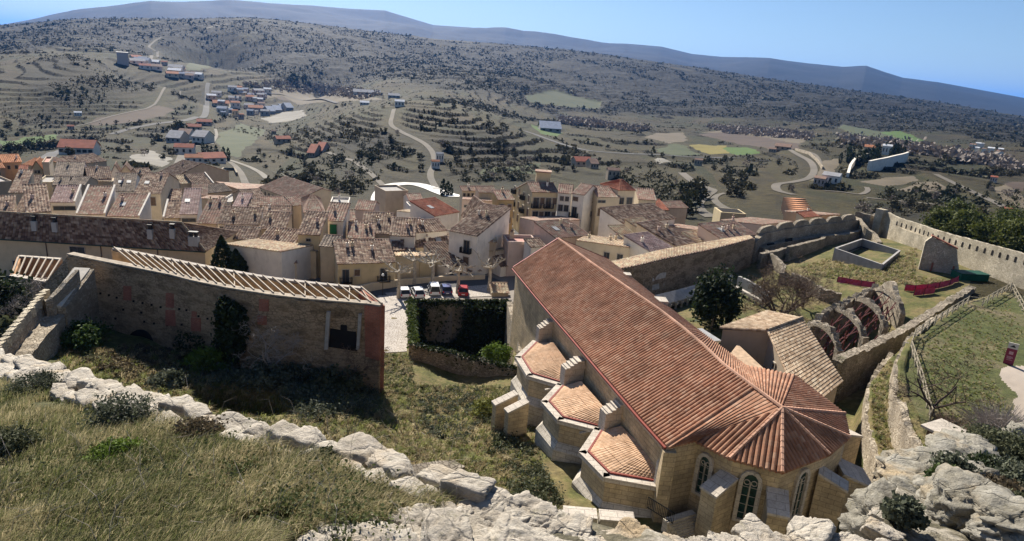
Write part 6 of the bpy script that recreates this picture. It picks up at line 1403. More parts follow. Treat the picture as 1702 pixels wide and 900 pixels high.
# ------------------------------------------------------------------ cars
RUBR = plain('tyre_rubber', (.02,.02,.02), .8, .1); RIM = plain('alloy_rim', (.5,.5,.5), .35, .05); LAMP = plain('red_tail_lamp', (.4,.02,.02), .3, .1); HEADL = plain('clear_headlamp', (.8,.8,.78), .15, .05); PLATE = plain('number_plate', (.8,.8,.78), .5, .05)
def car(label, p, head, paint, kind='hatch', L=4.0):
    m = N('car_paint_' + label[:12].replace(' ', '_')); m.b.inputs['Roughness'].default_value = .25; m.b.inputs['Specular IOR Level'].default_value = .5; m.b.inputs['Coat Weight'].default_value = .6; m.col(paint)
    o = empty('parked_car', p, label, 'car', 'parked cars'); d = Vector((head[0], head[1], 0)).normalized(); s = Vector((-d.y, d.x, 0)); p = Vector(p)
    van = kind == 'van'; W_ = .86 if not van else .9; Ht = 1.48 if not van else 1.82
    f = lambda x, y, z: p + d * x + s * y + Vector((0, 0, z)); h = L / 2
    low = [(-h, .38), (-h - .04, .62), (-h + .02, .92), (-h * .55, .95), (h * .42, .95), (h * .93, .78), (h + .02, .6), (h, .36)]
    b = MB()
    def loft(prof, ws):
        n = len(prof)
        for i in range(n):
            j = (i + 1) % n; b.face([f(prof[i][0], -ws[i], prof[i][1]), f(prof[i][0], ws[i], prof[i][1]), f(prof[j][0], ws[j], prof[j][1]), f(prof[j][0], -ws[j], prof[j][1])])
        b.face([f(x, w, z) for (x, z), w in zip(prof, ws)][::-1]); b.face([f(x, -w, z) for (x, z), w in zip(prof, ws)])
    loft(low, [W_ * .9, W_ * .95, W_, W_, W_, W_ * .93, W_ * .86, W_ * .85])
    if van: roof = [(-h * .94, Ht), (h * .2, Ht)]; belt = [(-h * .99, .93), (h * .55, .93)]
    else: roof = [(-h * .68, Ht - .04), (h * .1, Ht)]; belt = [(-h * .97, .93), (h * .48, .93)]
    wr, wb = W_ * .74, W_ * .96
    R_ = [f(roof[0][0], -wr, roof[0][1]), f(roof[1][0], -wr, roof[1][1]), f(roof[1][0], wr, roof[1][1]), f(roof[0][0], wr, roof[0][1])]; B_ = [f(belt[0][0], -wb, belt[0][1]), f(belt[1][0], -wb, belt[1][1]), f(belt[1][0], wb, belt[1][1]), f(belt[0][0], wb, belt[0][1])]
    b.face([q + Vector((0, 0, .03)) for q in R_]); up = Vector((0, 0, .03))
    for i in range(4): b.bar(B_[i], R_[i] + up * .5, .09); b.bar(R_[i] + up * .3, R_[(i + 1) % 4] + up * .3, .08)
    mid = lambda a, c: a.lerp(c, .5)
    b.bar(mid(B_[0], B_[1]), mid(R_[0], R_[1]), .07); b.bar(mid(B_[2], B_[3]), mid(R_[2], R_[3]), .07)
    b.build('body', m.m, o, smooth=False)
    g = MB(); k = .985
    for i in range(4): j = (i + 1) % 4; g.face([B_[i], B_[j], R_[j], R_[i]])
    g.build('windows', M_GLASS, o)
    for x in (-h * .62, h * .62):
        for y in (-1, 1):
            w = MB(); w.tube([f(x, y * W_ * .8, .31), f(x, y * W_ * 1.0, .31)], [.31, .31], 14); wo = w.build('wheel', RUBR, o); r = MB(); r.tube([f(x, y * W_ * .99, .31), f(x, y * W_ * 1.02, .31)], [.2, .19], 10); r.build('rim', RIM, wo)
    for y in (-1, 1):
        t = MB(); t.box(f(-h + .0, y * W_ * .8, .8), (.16, .2, .28), M=Matrix((d, s, Vector((0, 0, 1)))).transposed()); t.build('tail_lamp', LAMP, o)
        t = MB(); t.box(f(h * .96, y * W_ * .66, .68), (.2, .3, .14), M=Matrix((d, s, Vector((0, 0, 1)))).transposed()); t.build('headlamp', HEADL, o)
        t = MB(); t.box(f(h * .38, y * (W_ + .08), 1.0), (.12, .16, .12), M=Matrix((d, s, Vector((0, 0, 1)))).transposed()); t.build('mirror', m.m, o)
    t = MB(); t.box(f(-h - .03, 0, .55), (.04, .5, .12), M=Matrix((d, s, Vector((0, 0, 1)))).transposed()); t.build('number_plate', PLATE, o)
WHT, SIL = (.75,.75,.74), (.5,.51,.52)
def cz(u, v): p = hit(u, v, 90); return onG(p.x, p.y, .02)
car('white car nearest the cobbled lane, first of the parked row', cz(671, 492), (-.35, 1), WHT)
car('low white estate car parked between the white hatchback and the van', cz(694, 492), (-.35, 1), WHT, L=4.4)
car('white van with rear windows parked beside the blue car', cz(721, 488), (-.25, 1), WHT, 'van', 4.2)
car('dark blue car parked between the white van and the red car', cz(741, 487), (-.25, 1), (.06, .07, .2))
car('red car at the right end of the parked row', cz(769, 489), (-.12, 1), (.4, .03, .04))
car('pale van parked at the near end of the narrow street', cz(832, 402), (.35, 1), SIL, 'van', 4.4)
car('silver car parked just beyond the pale van in the street', cz(844, 391), (.4, 1), SIL)
car('white car standing in the middle of the narrow street', cz(858, 379), (.5, 1), WHT)
car('small white car at the foot of the yellow corner building', cz(880, 371), (1, .3), WHT)
# little tiled shed, lamp post
T('little tan shed with a tiled roof against the church end wall', 818, 488, 846, 488, 471, 'm', 2.6, 'tan', 'tan', base=499, name='shed', cat='shed')
p = cz(636, 492); o = empty('street_lamp', p, 'slim street lamp with a round white head at the top of the cobbled lane', 'street lamp'); b = MB(); b.tube([p, p + Vector((0, 0, 3.4))], [.07, .05], 6); b.build('pole', M_IRON, o); b = MB(); b.tube([p + Vector((0, 0, 3.35)), p + Vector((0, 0, 3.5)), p + Vector((0, 0, 3.75))], [.1, .26, .12], 8); b.build('lamp_head', M_WHITE, o)
# cobbled lane
def cobbles():
    m = N('cobble_paving'); q = m.geo(); e = m.vor(q, 3.2, 'DISTANCE_TO_EDGE'); c = m.mix(m.ramp(e, [(.02, 0.), (.12, 1.)]), (.22,.19,.16), m.ramp(m.noise(q, 1.2, 5), [(.3, (.36,.32,.28)), (.7, (.5,.46,.41))])); m.bump(e, .5, .05); return m.col(c)
COB = cobbles()
def sheet(name, label, px, m, dz=.06, n=14, k=14):
    a, b_, c, d = [np.array(q, float) for q in px]; A = []
    for i in range(n + 1):
        l, r = a + (d - a) * i / n, b_ + (c - b_) * i / n; row = []
        for j in range(k + 1): q = hit(*(l + (r - l) * j / k), 30); row.append(onG(q.x, q.y, dz))
        A.append(row)
    b = MB(); b.grid(A[::-1]); return setp(b.build(name, m, smooth=True), label, 'path', kind='structure')
sheet('path', 'cobbled lane running down between the long ruin and the ivy shell', [(628,492),(683,492),(676,585),(628,588)], COB)
# tarmac of the street behind the parked cars
STREET = field_mat('street_tarmac', (.06,.06,.062), (.1,.1,.1))
sheet('road', 'dark tarmac street behind the parked cars', [(575,483),(812,459),(842,472),(600,496)], STREET, .05, 8, 30)
sheet('pavement', 'pale cobbled parking strip under the parked cars', [(640,488),(815,474),(846,492),(650,500)], COB, .09, 8, 30)
sheet('road', 'shaded street between the tall house fronts', [(868,368),(895,368),(845,408),(822,408)], STREET, .3, 14, 6)
# ------------------------------------------------------------------ valley: trees, woods, houses
def G2(u, v): p = hit(u, v, 150); return onG(p.x, p.y)
def blob_mesh(name, n, size, prof, mat):
    pts = prof(n); v, q = leaf_quads(pts, size); me_o = np_mesh(name, v, q, mat); me = me_o.data; bpy.data.objects.remove(me_o); return me
L_FAR = leaf('valley_tree_leaves', (.032,.038,.015), (.085,.072,.04), .15, .012); L_PURP = leaf('bare_twig_haze', (.16,.13,.11), (.26,.22,.19), .1, .2)
def _round(n): return clump_points((0, 0, .55), .5, .45, 14, n // 14, .4, .3, -1)
def _tall(n): t = rng.uniform(0, 1, n); a = rng.uniform(0, 6.283, n); r = .16 * np.sin(np.pi * (t * .85 + .12)) ** .7 * rng.uniform(.5, 1.1, n); return np.stack([r * np.cos(a), r * np.sin(a), t], 1)
TM = {'round': blob_mesh('crown', 320, .07, _round, L_FAR), 'cyp': blob_mesh('crown', 200, .05, _tall, L_DARK), 'bare': blob_mesh('crown', 260, .045, _round, L_PURP)}
tb = MB(); tb.tube([(0, 0, -.08), (0, 0, .5)], [.03, .015], 5); _t = tb.build('trunk', BARK); TRUNK = _t.data; bpy.data.objects.remove(_t)
def valley_tree(kind, u, v, h, label, group, name):
    p = G2(u, v); o = empty(name, p, label, 'tree', group); o.scale = (h * random.uniform(.85, 1.2), h * random.uniform(.85, 1.2), h); o.rotation_euler.z = random.uniform(0, 6)
    for nm, me in (('trunk', TRUNK), ('crown', TM[kind])): c = bpy.data.objects.new(nm, me); COL.objects.link(c); c.parent = o
LT = 'small dark tree dotting the grassy slopes and hedge lines of the valley'
rs = np.random.default_rng(5); k = 0
ZONES = [((430,250,640,330),38),((820,235,1100,290),34),((1100,260,1330,330),30),((0,205,330,270),30),((560,180,880,300),40),((1420,240,1700,360),44)]
for (u0, v0, u1, v1), n in ZONES:
    m = 0; tries = 0
    while m < n and tries < 400:
        tries += 1; u, v = rs.uniform(u0, u1), rs.uniform(v0, v1); p = hit(u, v, 150)
        if p.y < 0 or math.hypot(p.x, p.y) < 250 or fbm(np.array([p.x]), np.array([p.y]), 60, 2, 9)[0] < -.05: continue
        a = np.array([[p.x, p.y]])
        if min(line_d(a[:, 0], a[:, 1], [tuple(q) for q in pts[::3]] + [tuple(pts[-1])])[0] - hw for pts, hw in ROADS) < 2.5: continue
        valley_tree('round' if rs.random() < .75 else 'bare', u, v, rs.uniform(2.2, 5), LT, 'scattered valley trees', 'valley_tree'); m += 1
for i in range(48):
    t = rs.random(); u = 1392 + 112 * t + rs.normal(0, 3); v = 268 - 6 * t + rs.uniform(-14, 3) if i % 3 else 268 + rs.uniform(-2, 8) - 3 * t
    valley_tree('cyp', u, v, rs.uniform(5, 9), 'slender dark cypress standing in the walled hilltop cemetery', 'cemetery cypresses', 'cypress')
for u, v, h in ((700,322,7),(708,322,6),(714,322,5)): valley_tree('cyp', u + 36, v + 4, h, 'dark cypress of the trio at the end of the white curved road', 'three cypresses by the white road', 'cypress')
for u, v in ((345,262),(352,264),(360,262),(372,266),(380,268),(338,256)): valley_tree('cyp', u, v, 8, 'dark conifer in the short row behind the white farmhouses', 'conifers behind the white farmhouses', 'conifer')
for u, v, h in ((1098,352,7),(1104,340,9),(1110,330,8),(1096,362,6),(1116,318,6)): valley_tree('round', u + 45, v, h, 'dark shrubby tree on the bank behind the tan end house', 'bank trees behind the tan end house', 'valley_tree')
for u, v, h in ((296,222,11),(288,226,9),(300,218,9)): valley_tree('round', u, v, h, 'big dark tree beside the grey barns', 'big trees beside the grey barns', 'valley_tree')
for u, v, h in ((490,137,20),(505,136,16),(483,138,14)): valley_tree('round', u, v, h, 'large dark tree clump beyond the valley village', 'dark trees beyond the village', 'valley_tree')
for i in range(14): valley_tree('round', 8 + 7 * i, 258 - 1.1 * i + rs.uniform(-3, 3), rs.uniform(4, 7), 'dark hedge tree along the edge of the bright green field', 'trees along the green field', 'valley_tree')
# far woods, hedges and scrub as one mass
def mass(name, label, P3, h, mat, per, size):
    n = len(P3); c = np.repeat(P3, per, 0); hh = np.repeat(h, per); d = rng.normal(size=(n * per, 3)) * .32; d[:, 2] = np.abs(d[:, 2]) * 1.1; c = c + d * hh[:, None]; v, q = leaf_quads(c, hh * size)
    o = np_mesh(name, v, q, mat); return setp(o, label, 'wood' if name == 'woodland' else 'scrub', kind='stuff')
W_ = WOOD.copy(); W_[(GD < 300) | (GD > 3300) | (np.abs(GA) > .8)] = 0
ri, ci = np.nonzero(W_ > .6); pr = W_[ri, ci] ** 2; pr[RISER[ri, ci] > .3] *= .45; sel = rng.choice(len(ri), min(60000, len(ri)), replace=False, p=pr / pr.sum()); ri, ci = ri[sel], ci[sel]
P3 = np.stack([GX[ri, ci], GY[ri, ci], GZ[ri, ci]], 1); h = np.clip(rng.lognormal(.55, .5, len(ri)), .6, 6) * (1 + .7 * sstep(900, 2500, GD[ri, ci]))
ex = .6 * vnoise(P3[:, 0] / 55, P3[:, 1] / 55, 91) + .4 * vnoise(P3[:, 0] / 210, P3[:, 1] / 210, 92) > .44; P3, h = P3[ex], h[ex]
mass('woodland', 'dark scrub oak and pine wood covering the far hillsides', P3, h, L_FAR, 7, .3)
r2, c2 = np.nonzero((RISER > .5) & (GD > 270) & (GD < 2600) & (np.abs(GA) < .8)); s2 = rng.choice(len(r2), min(30000, len(r2)), replace=False); r2, c2 = r2[s2], c2[s2]
mass('terrace_scrub', 'dark lines of scrub growing along the terrace walls', np.stack([GX[r2, c2], GY[r2, c2], GZ[r2, c2]], 1), rng.uniform(.4, 1.2, len(r2)) * (1 + .6 * sstep(600, 1800, GD[r2, c2])), L_FAR, 7, .32)
def band(polys, n, hr, name, label, mat):
    out, hs = [], []
    for px in polys:
        a = np.array(px, float); b0, b1 = a.min(0), a.max(0); m = 0
        while m < n:
            c = rng.uniform(b0, b1)
            if poly_sd(np.array([c[0]]), np.array([c[1]]), a)[0] > 0: continue
            p = hit(c[0], c[1], 150); out.append((p.x, p.y, gz(p.x, p.y) + .3)); hs.append(rng.uniform(*hr)); m += 1
    mass(name, label, np.array(out), np.array(hs), mat, 12, .2)
band([[(400,140),(470,135),(600,150),(640,158),(600,166),(440,150)],[(930,196),(1010,206),(1080,215),(1070,221),(930,206)],[(1170,210),(1290,216),(1350,226),(1345,234),(1200,222)],[(1390,226),(1500,236),(1640,262),(1700,275),(1700,290),(1560,262),(1400,240)]], 330, (5, 9), 'riverside_wood', 'purple-grey leafless riverside trees along the valley floor', L_PURP)
band([[(430,260),(560,240),(640,290),(600,325),(500,315)],[(560,205),(640,225),(700,260),(620,270)],[(740,270),(880,270),(890,300),(760,305)],[(0,190),(130,205),(290,200),(200,232),(90,250),(0,222)],[(1010,285),(1100,270),(1150,330),(1090,345)],[(1500,300),(1702,330),(1702,380),(1420,350)],[(380,215),(470,205),(560,230),(480,250)]], 150, (1.2, 3.0), 'hedge_scrub', 'low dark hedges and bramble along the terrace edges', L_FAR)
# houses of the valley
VW = {'w': WALL['white'], 'c': WALL['cream'], 't': WALL['tan'], 'p': WALL['pinkish'], 'g': WALL['grey']}
def fl(name, c): return plain(name, c, .8, .2, .4)
VR = {'r': fl('far_red_roof', (.4,.13,.08)), 'o': fl('far_orange_roof', (.5,.2,.1)), 'b': fl('far_brown_roof', (.3,.19,.14)), 'g': fl('far_grey_roof', (.38,.37,.37)), 'w': fl('far_white_roof', (.75,.75,.75)), 'k': fl('far_bluish_roof', (.3,.34,.42))}
def vhouse(label, u, v, wpx, hm, roof='b', wall='w', rz=0, dep=None, group=None, name='house', cat='house', nwin=3, rise=.3):
    p = G2(u, v); D = math.hypot(p.x, p.y); w = wpx / FPX * math.hypot(D, EYE - p.z); dep = dep or w * .6; hm = hm * .8; az = math.atan2(p.x, p.y); R = Matrix.Rotation(rad(rz) - az, 3, 'Z'); o = empty(name, p, label, cat, group)
    f = lambda x, y, z: Vector(p) + R @ Vector((x * w / 2, y * dep, z)); b = MB(); q = [(-1, 0), (1, 0), (1, 1), (-1, 1)]; rh = dep * rise
    for i in range(4): j = (i + 1) % 4; b.face([f(*q[i], -3), f(*q[j], -3), f(*q[j], hm), f(*q[i], hm)])
    b.face([f(1, 0, hm), f(1, 1, hm), f(1, .5, hm + rh)]); b.face([f(-1, 1, hm), f(-1, 0, hm), f(-1, .5, hm + rh)]); b.build('wall', VW[wall], o)
    b = MB(); e = 1.06; flat_patch(b, f(-e, -.06, hm - .05), f(e, -.06, hm - .05), f(e, .5, hm + rh + .05), f(-e, .5, hm + rh + .05), .2); flat_patch(b, f(e, 1.06, hm - .05), f(-e, 1.06, hm - .05), f(-e, .5, hm + rh + .06), f(e, .5, hm + rh + .06), .2); b.build('roof', VR[roof], o)
    for k in range(nwin): s = -1 + 2 * (k + .5) / nwin; b = MB(); b.hexa([f(s - .12, -.015, hm * .35), f(s + .12, -.015, hm * .35), f(s + .12, .02, hm * .35), f(s - .12, .02, hm * .35), f(s - .12, -.015, hm * .75), f(s + .12, -.015, hm * .75), f(s + .12, .02, hm * .75), f(s - .12, .02, hm * .75)]); b.build('window', M_GLASS, o)
    return o
V = vhouse
V('long blue-white warehouse with a half red, half grey roof at the left', 127,258,42,5,'r','w',-18,12,nwin=6)
V('white house with a red roof at the top of the white lane', 306,258,26,6,'r','w',-12)
V('low white house with a pink roof below the lane-top house', 323,272,24,4,'o','w',0)
V('long white farm building with a thin red roof set diagonally', 356,272,36,4,'r','w',22,9)
V('grey arched barn, left of two beside the big dark trees', 288,238,20,5,'g','g',-25,16)
V('grey barn with a brownish roof beside the arched barn', 304,232,18,5,'b','w',-25,14)
V('pale house with a red roof above the two grey barns', 322,218,20,5,'r','c',-8)
V('grey-roofed house with a white annex left of the curved drive', 330,238,20,6,'g','w',-30,14)
V('low pink-roofed building beside the road junction', 340,208,20,4,'r','p',0)
V('small white shed by the farm track on the left', 130,193,9,4,'w','w',0)
V('little red-roofed hut below the brown field', 118,216,8,4,'r','p',0)
V('dark red farmhouse on the green slope', 472,238,22,4,'r','t',20)
V('green-fronted shed with a red roof, left of the pair', 517,262,12,4,'r','t',-20,16)
V('red-roofed shed right of the green-fronted one', 530,258,12,4,'r','p',-20,16)
V('little stone hut on the grassy slope', 455,224,7,4,'b','t',0)
V('white house with a pink roof beside the lane on the knoll, lower of two', 724,281,13,5,'o','w',10)
V('white house above its pink-roofed neighbour on the knoll lane', 731,270,12,6,'g','w',10)
V('bright white building on top of the terraced knoll', 664,178,15,6,'w','w',0)
V('long pale shed beyond the terraced knoll', 610,158,40,5,'g','w',4,14)
V('low grey shed right of the long pale shed', 655,163,18,4,'g','g',4)
V('small white sheds left of the knoll top', 606,175,14,4,'w','w',0)
V('grey factory tower at the top of the valley village', 205,108,14,26,'g','p',0,18,name='factory',cat='factory',nwin=0,rise=.05)
V('blue-grey farm shed by the main valley road', 915,220,34,5,'k','g',8,22)
V('long low shed with a reddish roof below the main road', 970,277,28,4,'r','t',24,8)
V('short shed continuing the reddish long one', 988,281,14,4,'b','t',24,8)
V('dark roofed house right of the reddish sheds', 1020,296,20,5,'b','t',18)
V('small farmhouse beside a lone tree near the road bend', 1160,276,12,5,'b','t',0)
V('ruined stone farm on the dry hilltop', 1300,250,22,4,'b','t',-6)
V('small stone building left of the hilltop ruin', 1283,254,10,4,'b','t',-6)
V('white house with a grey roof below the dry hill', 1378,308,24,6,'g','w',-14)
V('brown-roofed annex left of the white house below the dry hill', 1360,310,16,5,'b','p',-14)
V('orange-roofed chapel in the cemetery', 1445,256,16,6,'o','c',0)
V('white mausoleum between the cemetery cypresses', 1472,258,12,8,'w','w',0)
V('tiny white house with a red roof at the right edge of the terraces', 1672,362,10,4,'r','w',0)
V('small red hut beside the red field', 1650,304,8,4,'r','p',0)
V('long cream shed with an orange roof in the village', 368,176,22,5,'o','c',4)
V('red-roofed block on the right side of the village', 425,186,20,8,'o','p',0)
for i, (u, v) in enumerate(((452,190),(463,188),(474,186),(482,184))): V('blue-grey industrial shed in the row at the edge of the village', u, v, 11, 6, 'k', 'g', 24, 24, 'row of blue-grey sheds at the village edge', nwin=0)
VL = 'tiny pale building packed among others in the distant valley village'
rs = np.random.default_rng(3)
for i in range(52):
    if i < 34: u, v = rs.uniform(352, 445), rs.uniform(148, 202)
    else: t = rs.random(); u, v = 222 + 108 * t + rs.normal(0, 6), 104 + 28 * t + rs.normal(0, 4)
    if 340 < u < 352: u += 14
    V(VL, u, v, rs.uniform(6, 15) if i < 34 else rs.uniform(8, 20), rs.uniform(5, 11) if i < 34 else 8, rs.choice(list('gwkbrog')), rs.choice(list('wwcpg')), rs.uniform(-25, 25), None, 'buildings of the valley village', nwin=2)
for i in range(10): u, v = rs.uniform(1600, 1702), rs.uniform(238, 262); V('faint tiny farm building in the far right valley', u, v, rs.uniform(5, 9), 6, rs.choice(list('wgb')), 'w', 0, None, 'farms in the far right valley', nwin=0)
# cemetery wall, pen, field walls
def low_wall(label, px, h, m, th=.8, name='wall'):
    pts = [G2(u, v) + Vector((0, 0, h)) for u, v in px]; b = MB(); rough_wall(b, pts, th, jag=.1, step=4); o = b.build(name, m); setp(o, label, 'wall', kind='thing')
low_wall('long white cemetery wall on the hilltop', [(1442,284),(1470,278),(1500,270),(1506,268)], 6, WALL['white'], 1.5)
low_wall('white stepped cemetery path wall', [(1408,296),(1412,282),(1420,270),(1440,262)], 3, WALL['white'], 1.5)
low_wall('ruined stone pen beside the gravel track', [(367,290),(372,284),(390,284),(394,293)], 1.8, RUB, .8)
low_wall('stone field wall curving round the dry field', [(1322,250),(1345,257),(1357,268),(1367,282)], 1.8, RUB, .8)
o = empty('tower_block', P(1205, 366, z=20), 'small square cream tower with a dark open top beyond the merlon wall', 'tower'); a, c = P(1196, 352, z=25), P(1232, 350, z=25)
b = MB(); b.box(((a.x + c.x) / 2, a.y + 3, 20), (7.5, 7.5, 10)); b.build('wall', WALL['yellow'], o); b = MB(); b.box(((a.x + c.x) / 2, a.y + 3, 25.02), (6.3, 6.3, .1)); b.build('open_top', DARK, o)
# stepped row of little houses going down the lane
for i in range(9):
    t = i / 8; u, v = 1331 + 17 * t, 328 + 28 * t
    house('little orange house of the stepped row going down beyond the merlon wall', u - 8, v + 3, u + 9, v + 3, v - 1, 'a', 4.5, 'peach', 'orange', group='stepped row of little houses', dep=6, flat=True)
# ------------------------------------------------------------------ near lawn furniture
def fence(label, px, z, closed=False):
    pts = PZ(px, z); o = empty('fence', pts[0], label, 'fence'); m = bpy.data.materials.get('fence_timber') or plain('fence_timber', (.3,.26,.19), .85, .2, 5)
    L = sum((q - p).length for p, q in zip(pts[:-1], pts[1:])); n = int(L / 2.2); pp = []
    for a, c in zip(pts[:-1], pts[1:]):
        k = max(1, round((c - a).length / 2.3)); pp += [a.lerp(c, i / k) for i in range(k)]
    pp.append(pts[-1])
    for q in pp: b = MB(); b.bar(q - Vector((0, 0, .4)), q + Vector((0, 0, 1.15)), .1); b.build('post', m, o)
    b = MB()
    for a, c in zip(pp[:-1], pp[1:]):
        for h in (.55, 1.05): b.bar(a + Vector((0, 0, h)), c + Vector((0, 0, h)), .05, .08)
        b.bar(a + Vector((0, 0, .1)), c + Vector((0, 0, 1.0)), .05, .1)
    b.build('rails', m, o)
fence('rustic wooden fence along the top of the lawn retaining wall', [(1545,700),(1530,640),(1512,582),(1519,562),(1553,540),(1608,506),(1632,509),(1679,482)], LAWN_Z)
fence('wooden fence running off to the right edge from the lawn corner', [(1681,484),(1702,524),(1730,575)], LAWN_Z)
fence('short bit of pale railing beside the wooden hut', [(1563,742),(1569,756)], LAWN_Z - .3)
def sign():
    p = P(1675, 606, z=LAWN_Z); o = empty('sign', p, 'upright maroon information panel with a pale top standing on the lawn', 'sign'); d = Vector((p.x, p.y, 0)).normalized(); t = Vector((d.y, -d.x, 0)); Mx = Matrix((t, d, Vector((0, 0, 1)))).transposed(); b = MB()
    b.box(p + Vector((0, 0, .85)), (.85, .12, 1.7), M=Mx); b.build('panel', plain('maroon_panel', (.22, .03, .055), .5, .1), o)
    b = MB(); b.box(p + Vector((0, 0, 2.0)), (.85, .12, .6), M=Mx); b.build('top_panel', plain('pale_panel', (.55, .5, .42), .5, .05), o)
    mk = plain('panel_print', (.5, .3, .3), .6, .1)
    b = MB(); b.m = 0
    for k, (x, z, w, h) in enumerate(((0, 1.25, .35, .3), (-.05, .85, .5, .05), (0, .75, .5, .05), (-.08, .65, .4, .05), (0, .5, .5, .04))): b.box(p - d * .065 + t * x + Vector((0, 0, z)), (w, .015, h), M=Mx)
    b.build('print', mk, o)
    b = MB(); q = p - d * .066 + Vector((0, 0, 1.98)); b.face([q - t * .26 - Vector((0, 0, .12)), q + t * .26 - Vector((0, 0, .12)), q + t * .05 + Vector((0, 0, .14))]); b.build('emblem', M_IRON, o)
sign()
def hut():
    p = P(1562, 744, z=LAWN_Z - .2); o = empty('hut', p, 'low wooden hut with a flat slab roof at the end of the lawn fence', 'hut'); b = MB(); b.box(p + Vector((.6, .8, .5)), (2.0, 1.4, 1.2), .5); b.build('wall', M_WOOD, o); b = MB(); b.box(p + Vector((.5, .7, 1.2)), (2.7, 2.1, .18), .5); b.build('roof', COP, o)
hut()
# ------------------------------------------------------------------ rocks and stones
def limestone(name, c1, c2, c3):
    m = N(name); p = m.geo(); ps = m.scale(p, (1, 1, 1.8)); v = m.noise(ps, 2.2, 9, .7); c = m.ramp(v, [(.3, c1), (.48, c2), (.66, c3)])
    cr = m.ramp(m.vor(m.mix(.2, ps, m.noise(p, 3., 4, out=1), 'ADD'), 1.7, 'DISTANCE_TO_EDGE'), [(.0, .6), (.03, 1.)]); c = m.mix(.55, c, cr, 'MULTIPLY')
    li = m.ramp(m.noise(p, 4.5, 6, .75), [(.56, 0.), (.66, .75)]); c = m.mix(li, c, (.24, .22, .16)); oc = m.ramp(m.noise(p, .9, 4), [(.55, 0.), (.72, .7)]); c = m.mix(oc, c, (.42, .3, .16))
    m.bump(m.math('ADD', m.noise(ps, 5, 9, .72), m.math('MULTIPLY', cr, .5)), 1., .09); return m.col(c)
LIME = limestone('pale_limestone', (.27,.23,.18), (.44,.39,.32), (.56,.51,.43)); LIMEG = limestone('lichen_limestone', (.15,.135,.105), (.26,.24,.195), (.37,.345,.29))
def ico(level):
    bm = bmesh.new(); bmesh.ops.create_icosphere(bm, subdivisions=level, radius=1); v = np.array([q.co[:] for q in bm.verts]); f = np.array([[q.index for q in t.verts] for t in bm.faces]); bm.free(); return v, f
ICO = {k: ico(k) for k in (2, 3, 4, 5)}
def rock_verts(level, c, s, rz=0, planes=11, rough=.06, tilt=0.):
    """angular block: a jittered box cut by random planes, with fractured, layered faces"""
    v, f = ICO[level]; ax = np.array([(1,0,0),(-1,0,0),(0,1,0),(0,-1,0),(0,0,1),(0,0,-1)], float) + rng.normal(0, .16, (6, 3)); n2 = rng.normal(size=(planes, 3)); nrm = np.concatenate([ax, n2]); nrm /= np.linalg.norm(nrm, axis=1)[:, None]
    hgt = np.concatenate([rng.uniform(.62, .8, 6), rng.uniform(.66, .98, planes)]); r = np.minimum(1.25, (hgt / np.maximum(v @ nrm.T, 1e-3)).min(1)); x, y, z = v.T * 1; o1 = rng.uniform(0, 99)
    n1 = fbm(x * 1.6 + o1 + z, y * 1.6 - z * .7, 1., 4, 3); n3 = fbm(x * 4 + o1, z * 9 + y * 3, 1., 4, 4); n4 = np.abs(fbm(x * 3 - z + o1, y * 3 + z * 2, 1., 3, 6))
    r = r * (1 + rough * (n1 * 1.1 + .8 * n3) - rough * 1.2 * sstep(.12, 0, n4) * .6)
    q = v * r[:, None] * np.array(s); ct, st = math.cos(tilt), math.sin(tilt); q = q @ np.array([[1, 0, 0], [0, ct, -st], [0, st, ct]]).T; ca, sa_ = math.cos(rz), math.sin(rz); q = q @ np.array([[ca, -sa_, 0], [sa_, ca, 0], [0, 0, 1]]).T
    return q + np.array(c), f
def rocks(name, lst, mat, level=3):
    V_, F_, k = [], [], 0
    for c, s, rz, *ex in lst: v, f = rock_verts(level, c, s, rz, *(ex or ())); V_.append(v); F_.append(f + k); k += len(v)
    V_ = np.concatenate(V_); o = np_mesh(name, V_, np.concatenate(F_), mat, tris=True, org=tuple(V_.mean(0))); return o
def cone(u, v):
    a, t = azt(u, v); D = 2.4 / (t - .30); return np.array([D * math.sin(a), D * math.cos(a), 57.6 - .3 * D])
# dry stone wall along the grassy slope
WL = [(-60,605),(0,618),(60,640),(110,655),(160,672),(230,692),(300,714),(360,730),(440,750),(500,766),(560,786),(620,802),(680,818),(730,836),(780,850)]
wp = [Vector(cone(*q)) for q in WL]; lst = []
L_ = sum((b_ - a).length for a, b_ in zip(wp[:-1], wp[1:])); s_ = 0.; dl = [0]
for a, b_ in zip(wp[:-1], wp[1:]): dl.append(dl[-1] + (b_ - a).length)
def at_s(s): i = min(max(j for j in range(len(dl)) if dl[j] <= s), len(wp) - 2); return wp[i].lerp(wp[i + 1], (s - dl[i]) / (dl[i + 1] - dl[i])), (wp[i + 1] - wp[i]).normalized()
random.seed(31)
for row, (off, hz_, sc_r) in enumerate(((.32, .02, 1.), (-.12, -.02, .95), (.1, -.35, 1.1), (.5, -.4, 1.1), (.62, -.95, 1.2))):
    s_ = random.uniform(0, .3)
    while s_ < L_ - .1:
        p, d = at_s(s_); n = Vector((-d.y, d.x, 0)).normalized(); n = n if n.dot(p) > 0 else -n; D = math.hypot(p.x, p.y); k = (.19 + .009 * D) * sc_r * random.uniform(.75, 1.35)
        q = p + n * (off * (.5 + .03 * D) + random.uniform(-.06, .06)) + Vector((0, 0, hz_ + .04 + random.uniform(-.03, .07)))
        lst.append(((q.x, q.y, q.z), (k * 1.25, k * .85, k * .62), math.atan2(d.y, d.x) + random.uniform(-.3, .3), 6, .12)); s_ += k * 1.9
random.seed(32)
o = rocks('dry_stone_wall', lst, LIME, 4); setp(o, 'weathered dry stone wall of white limestone edging the grassy castle slope', 'wall', kind='thing')
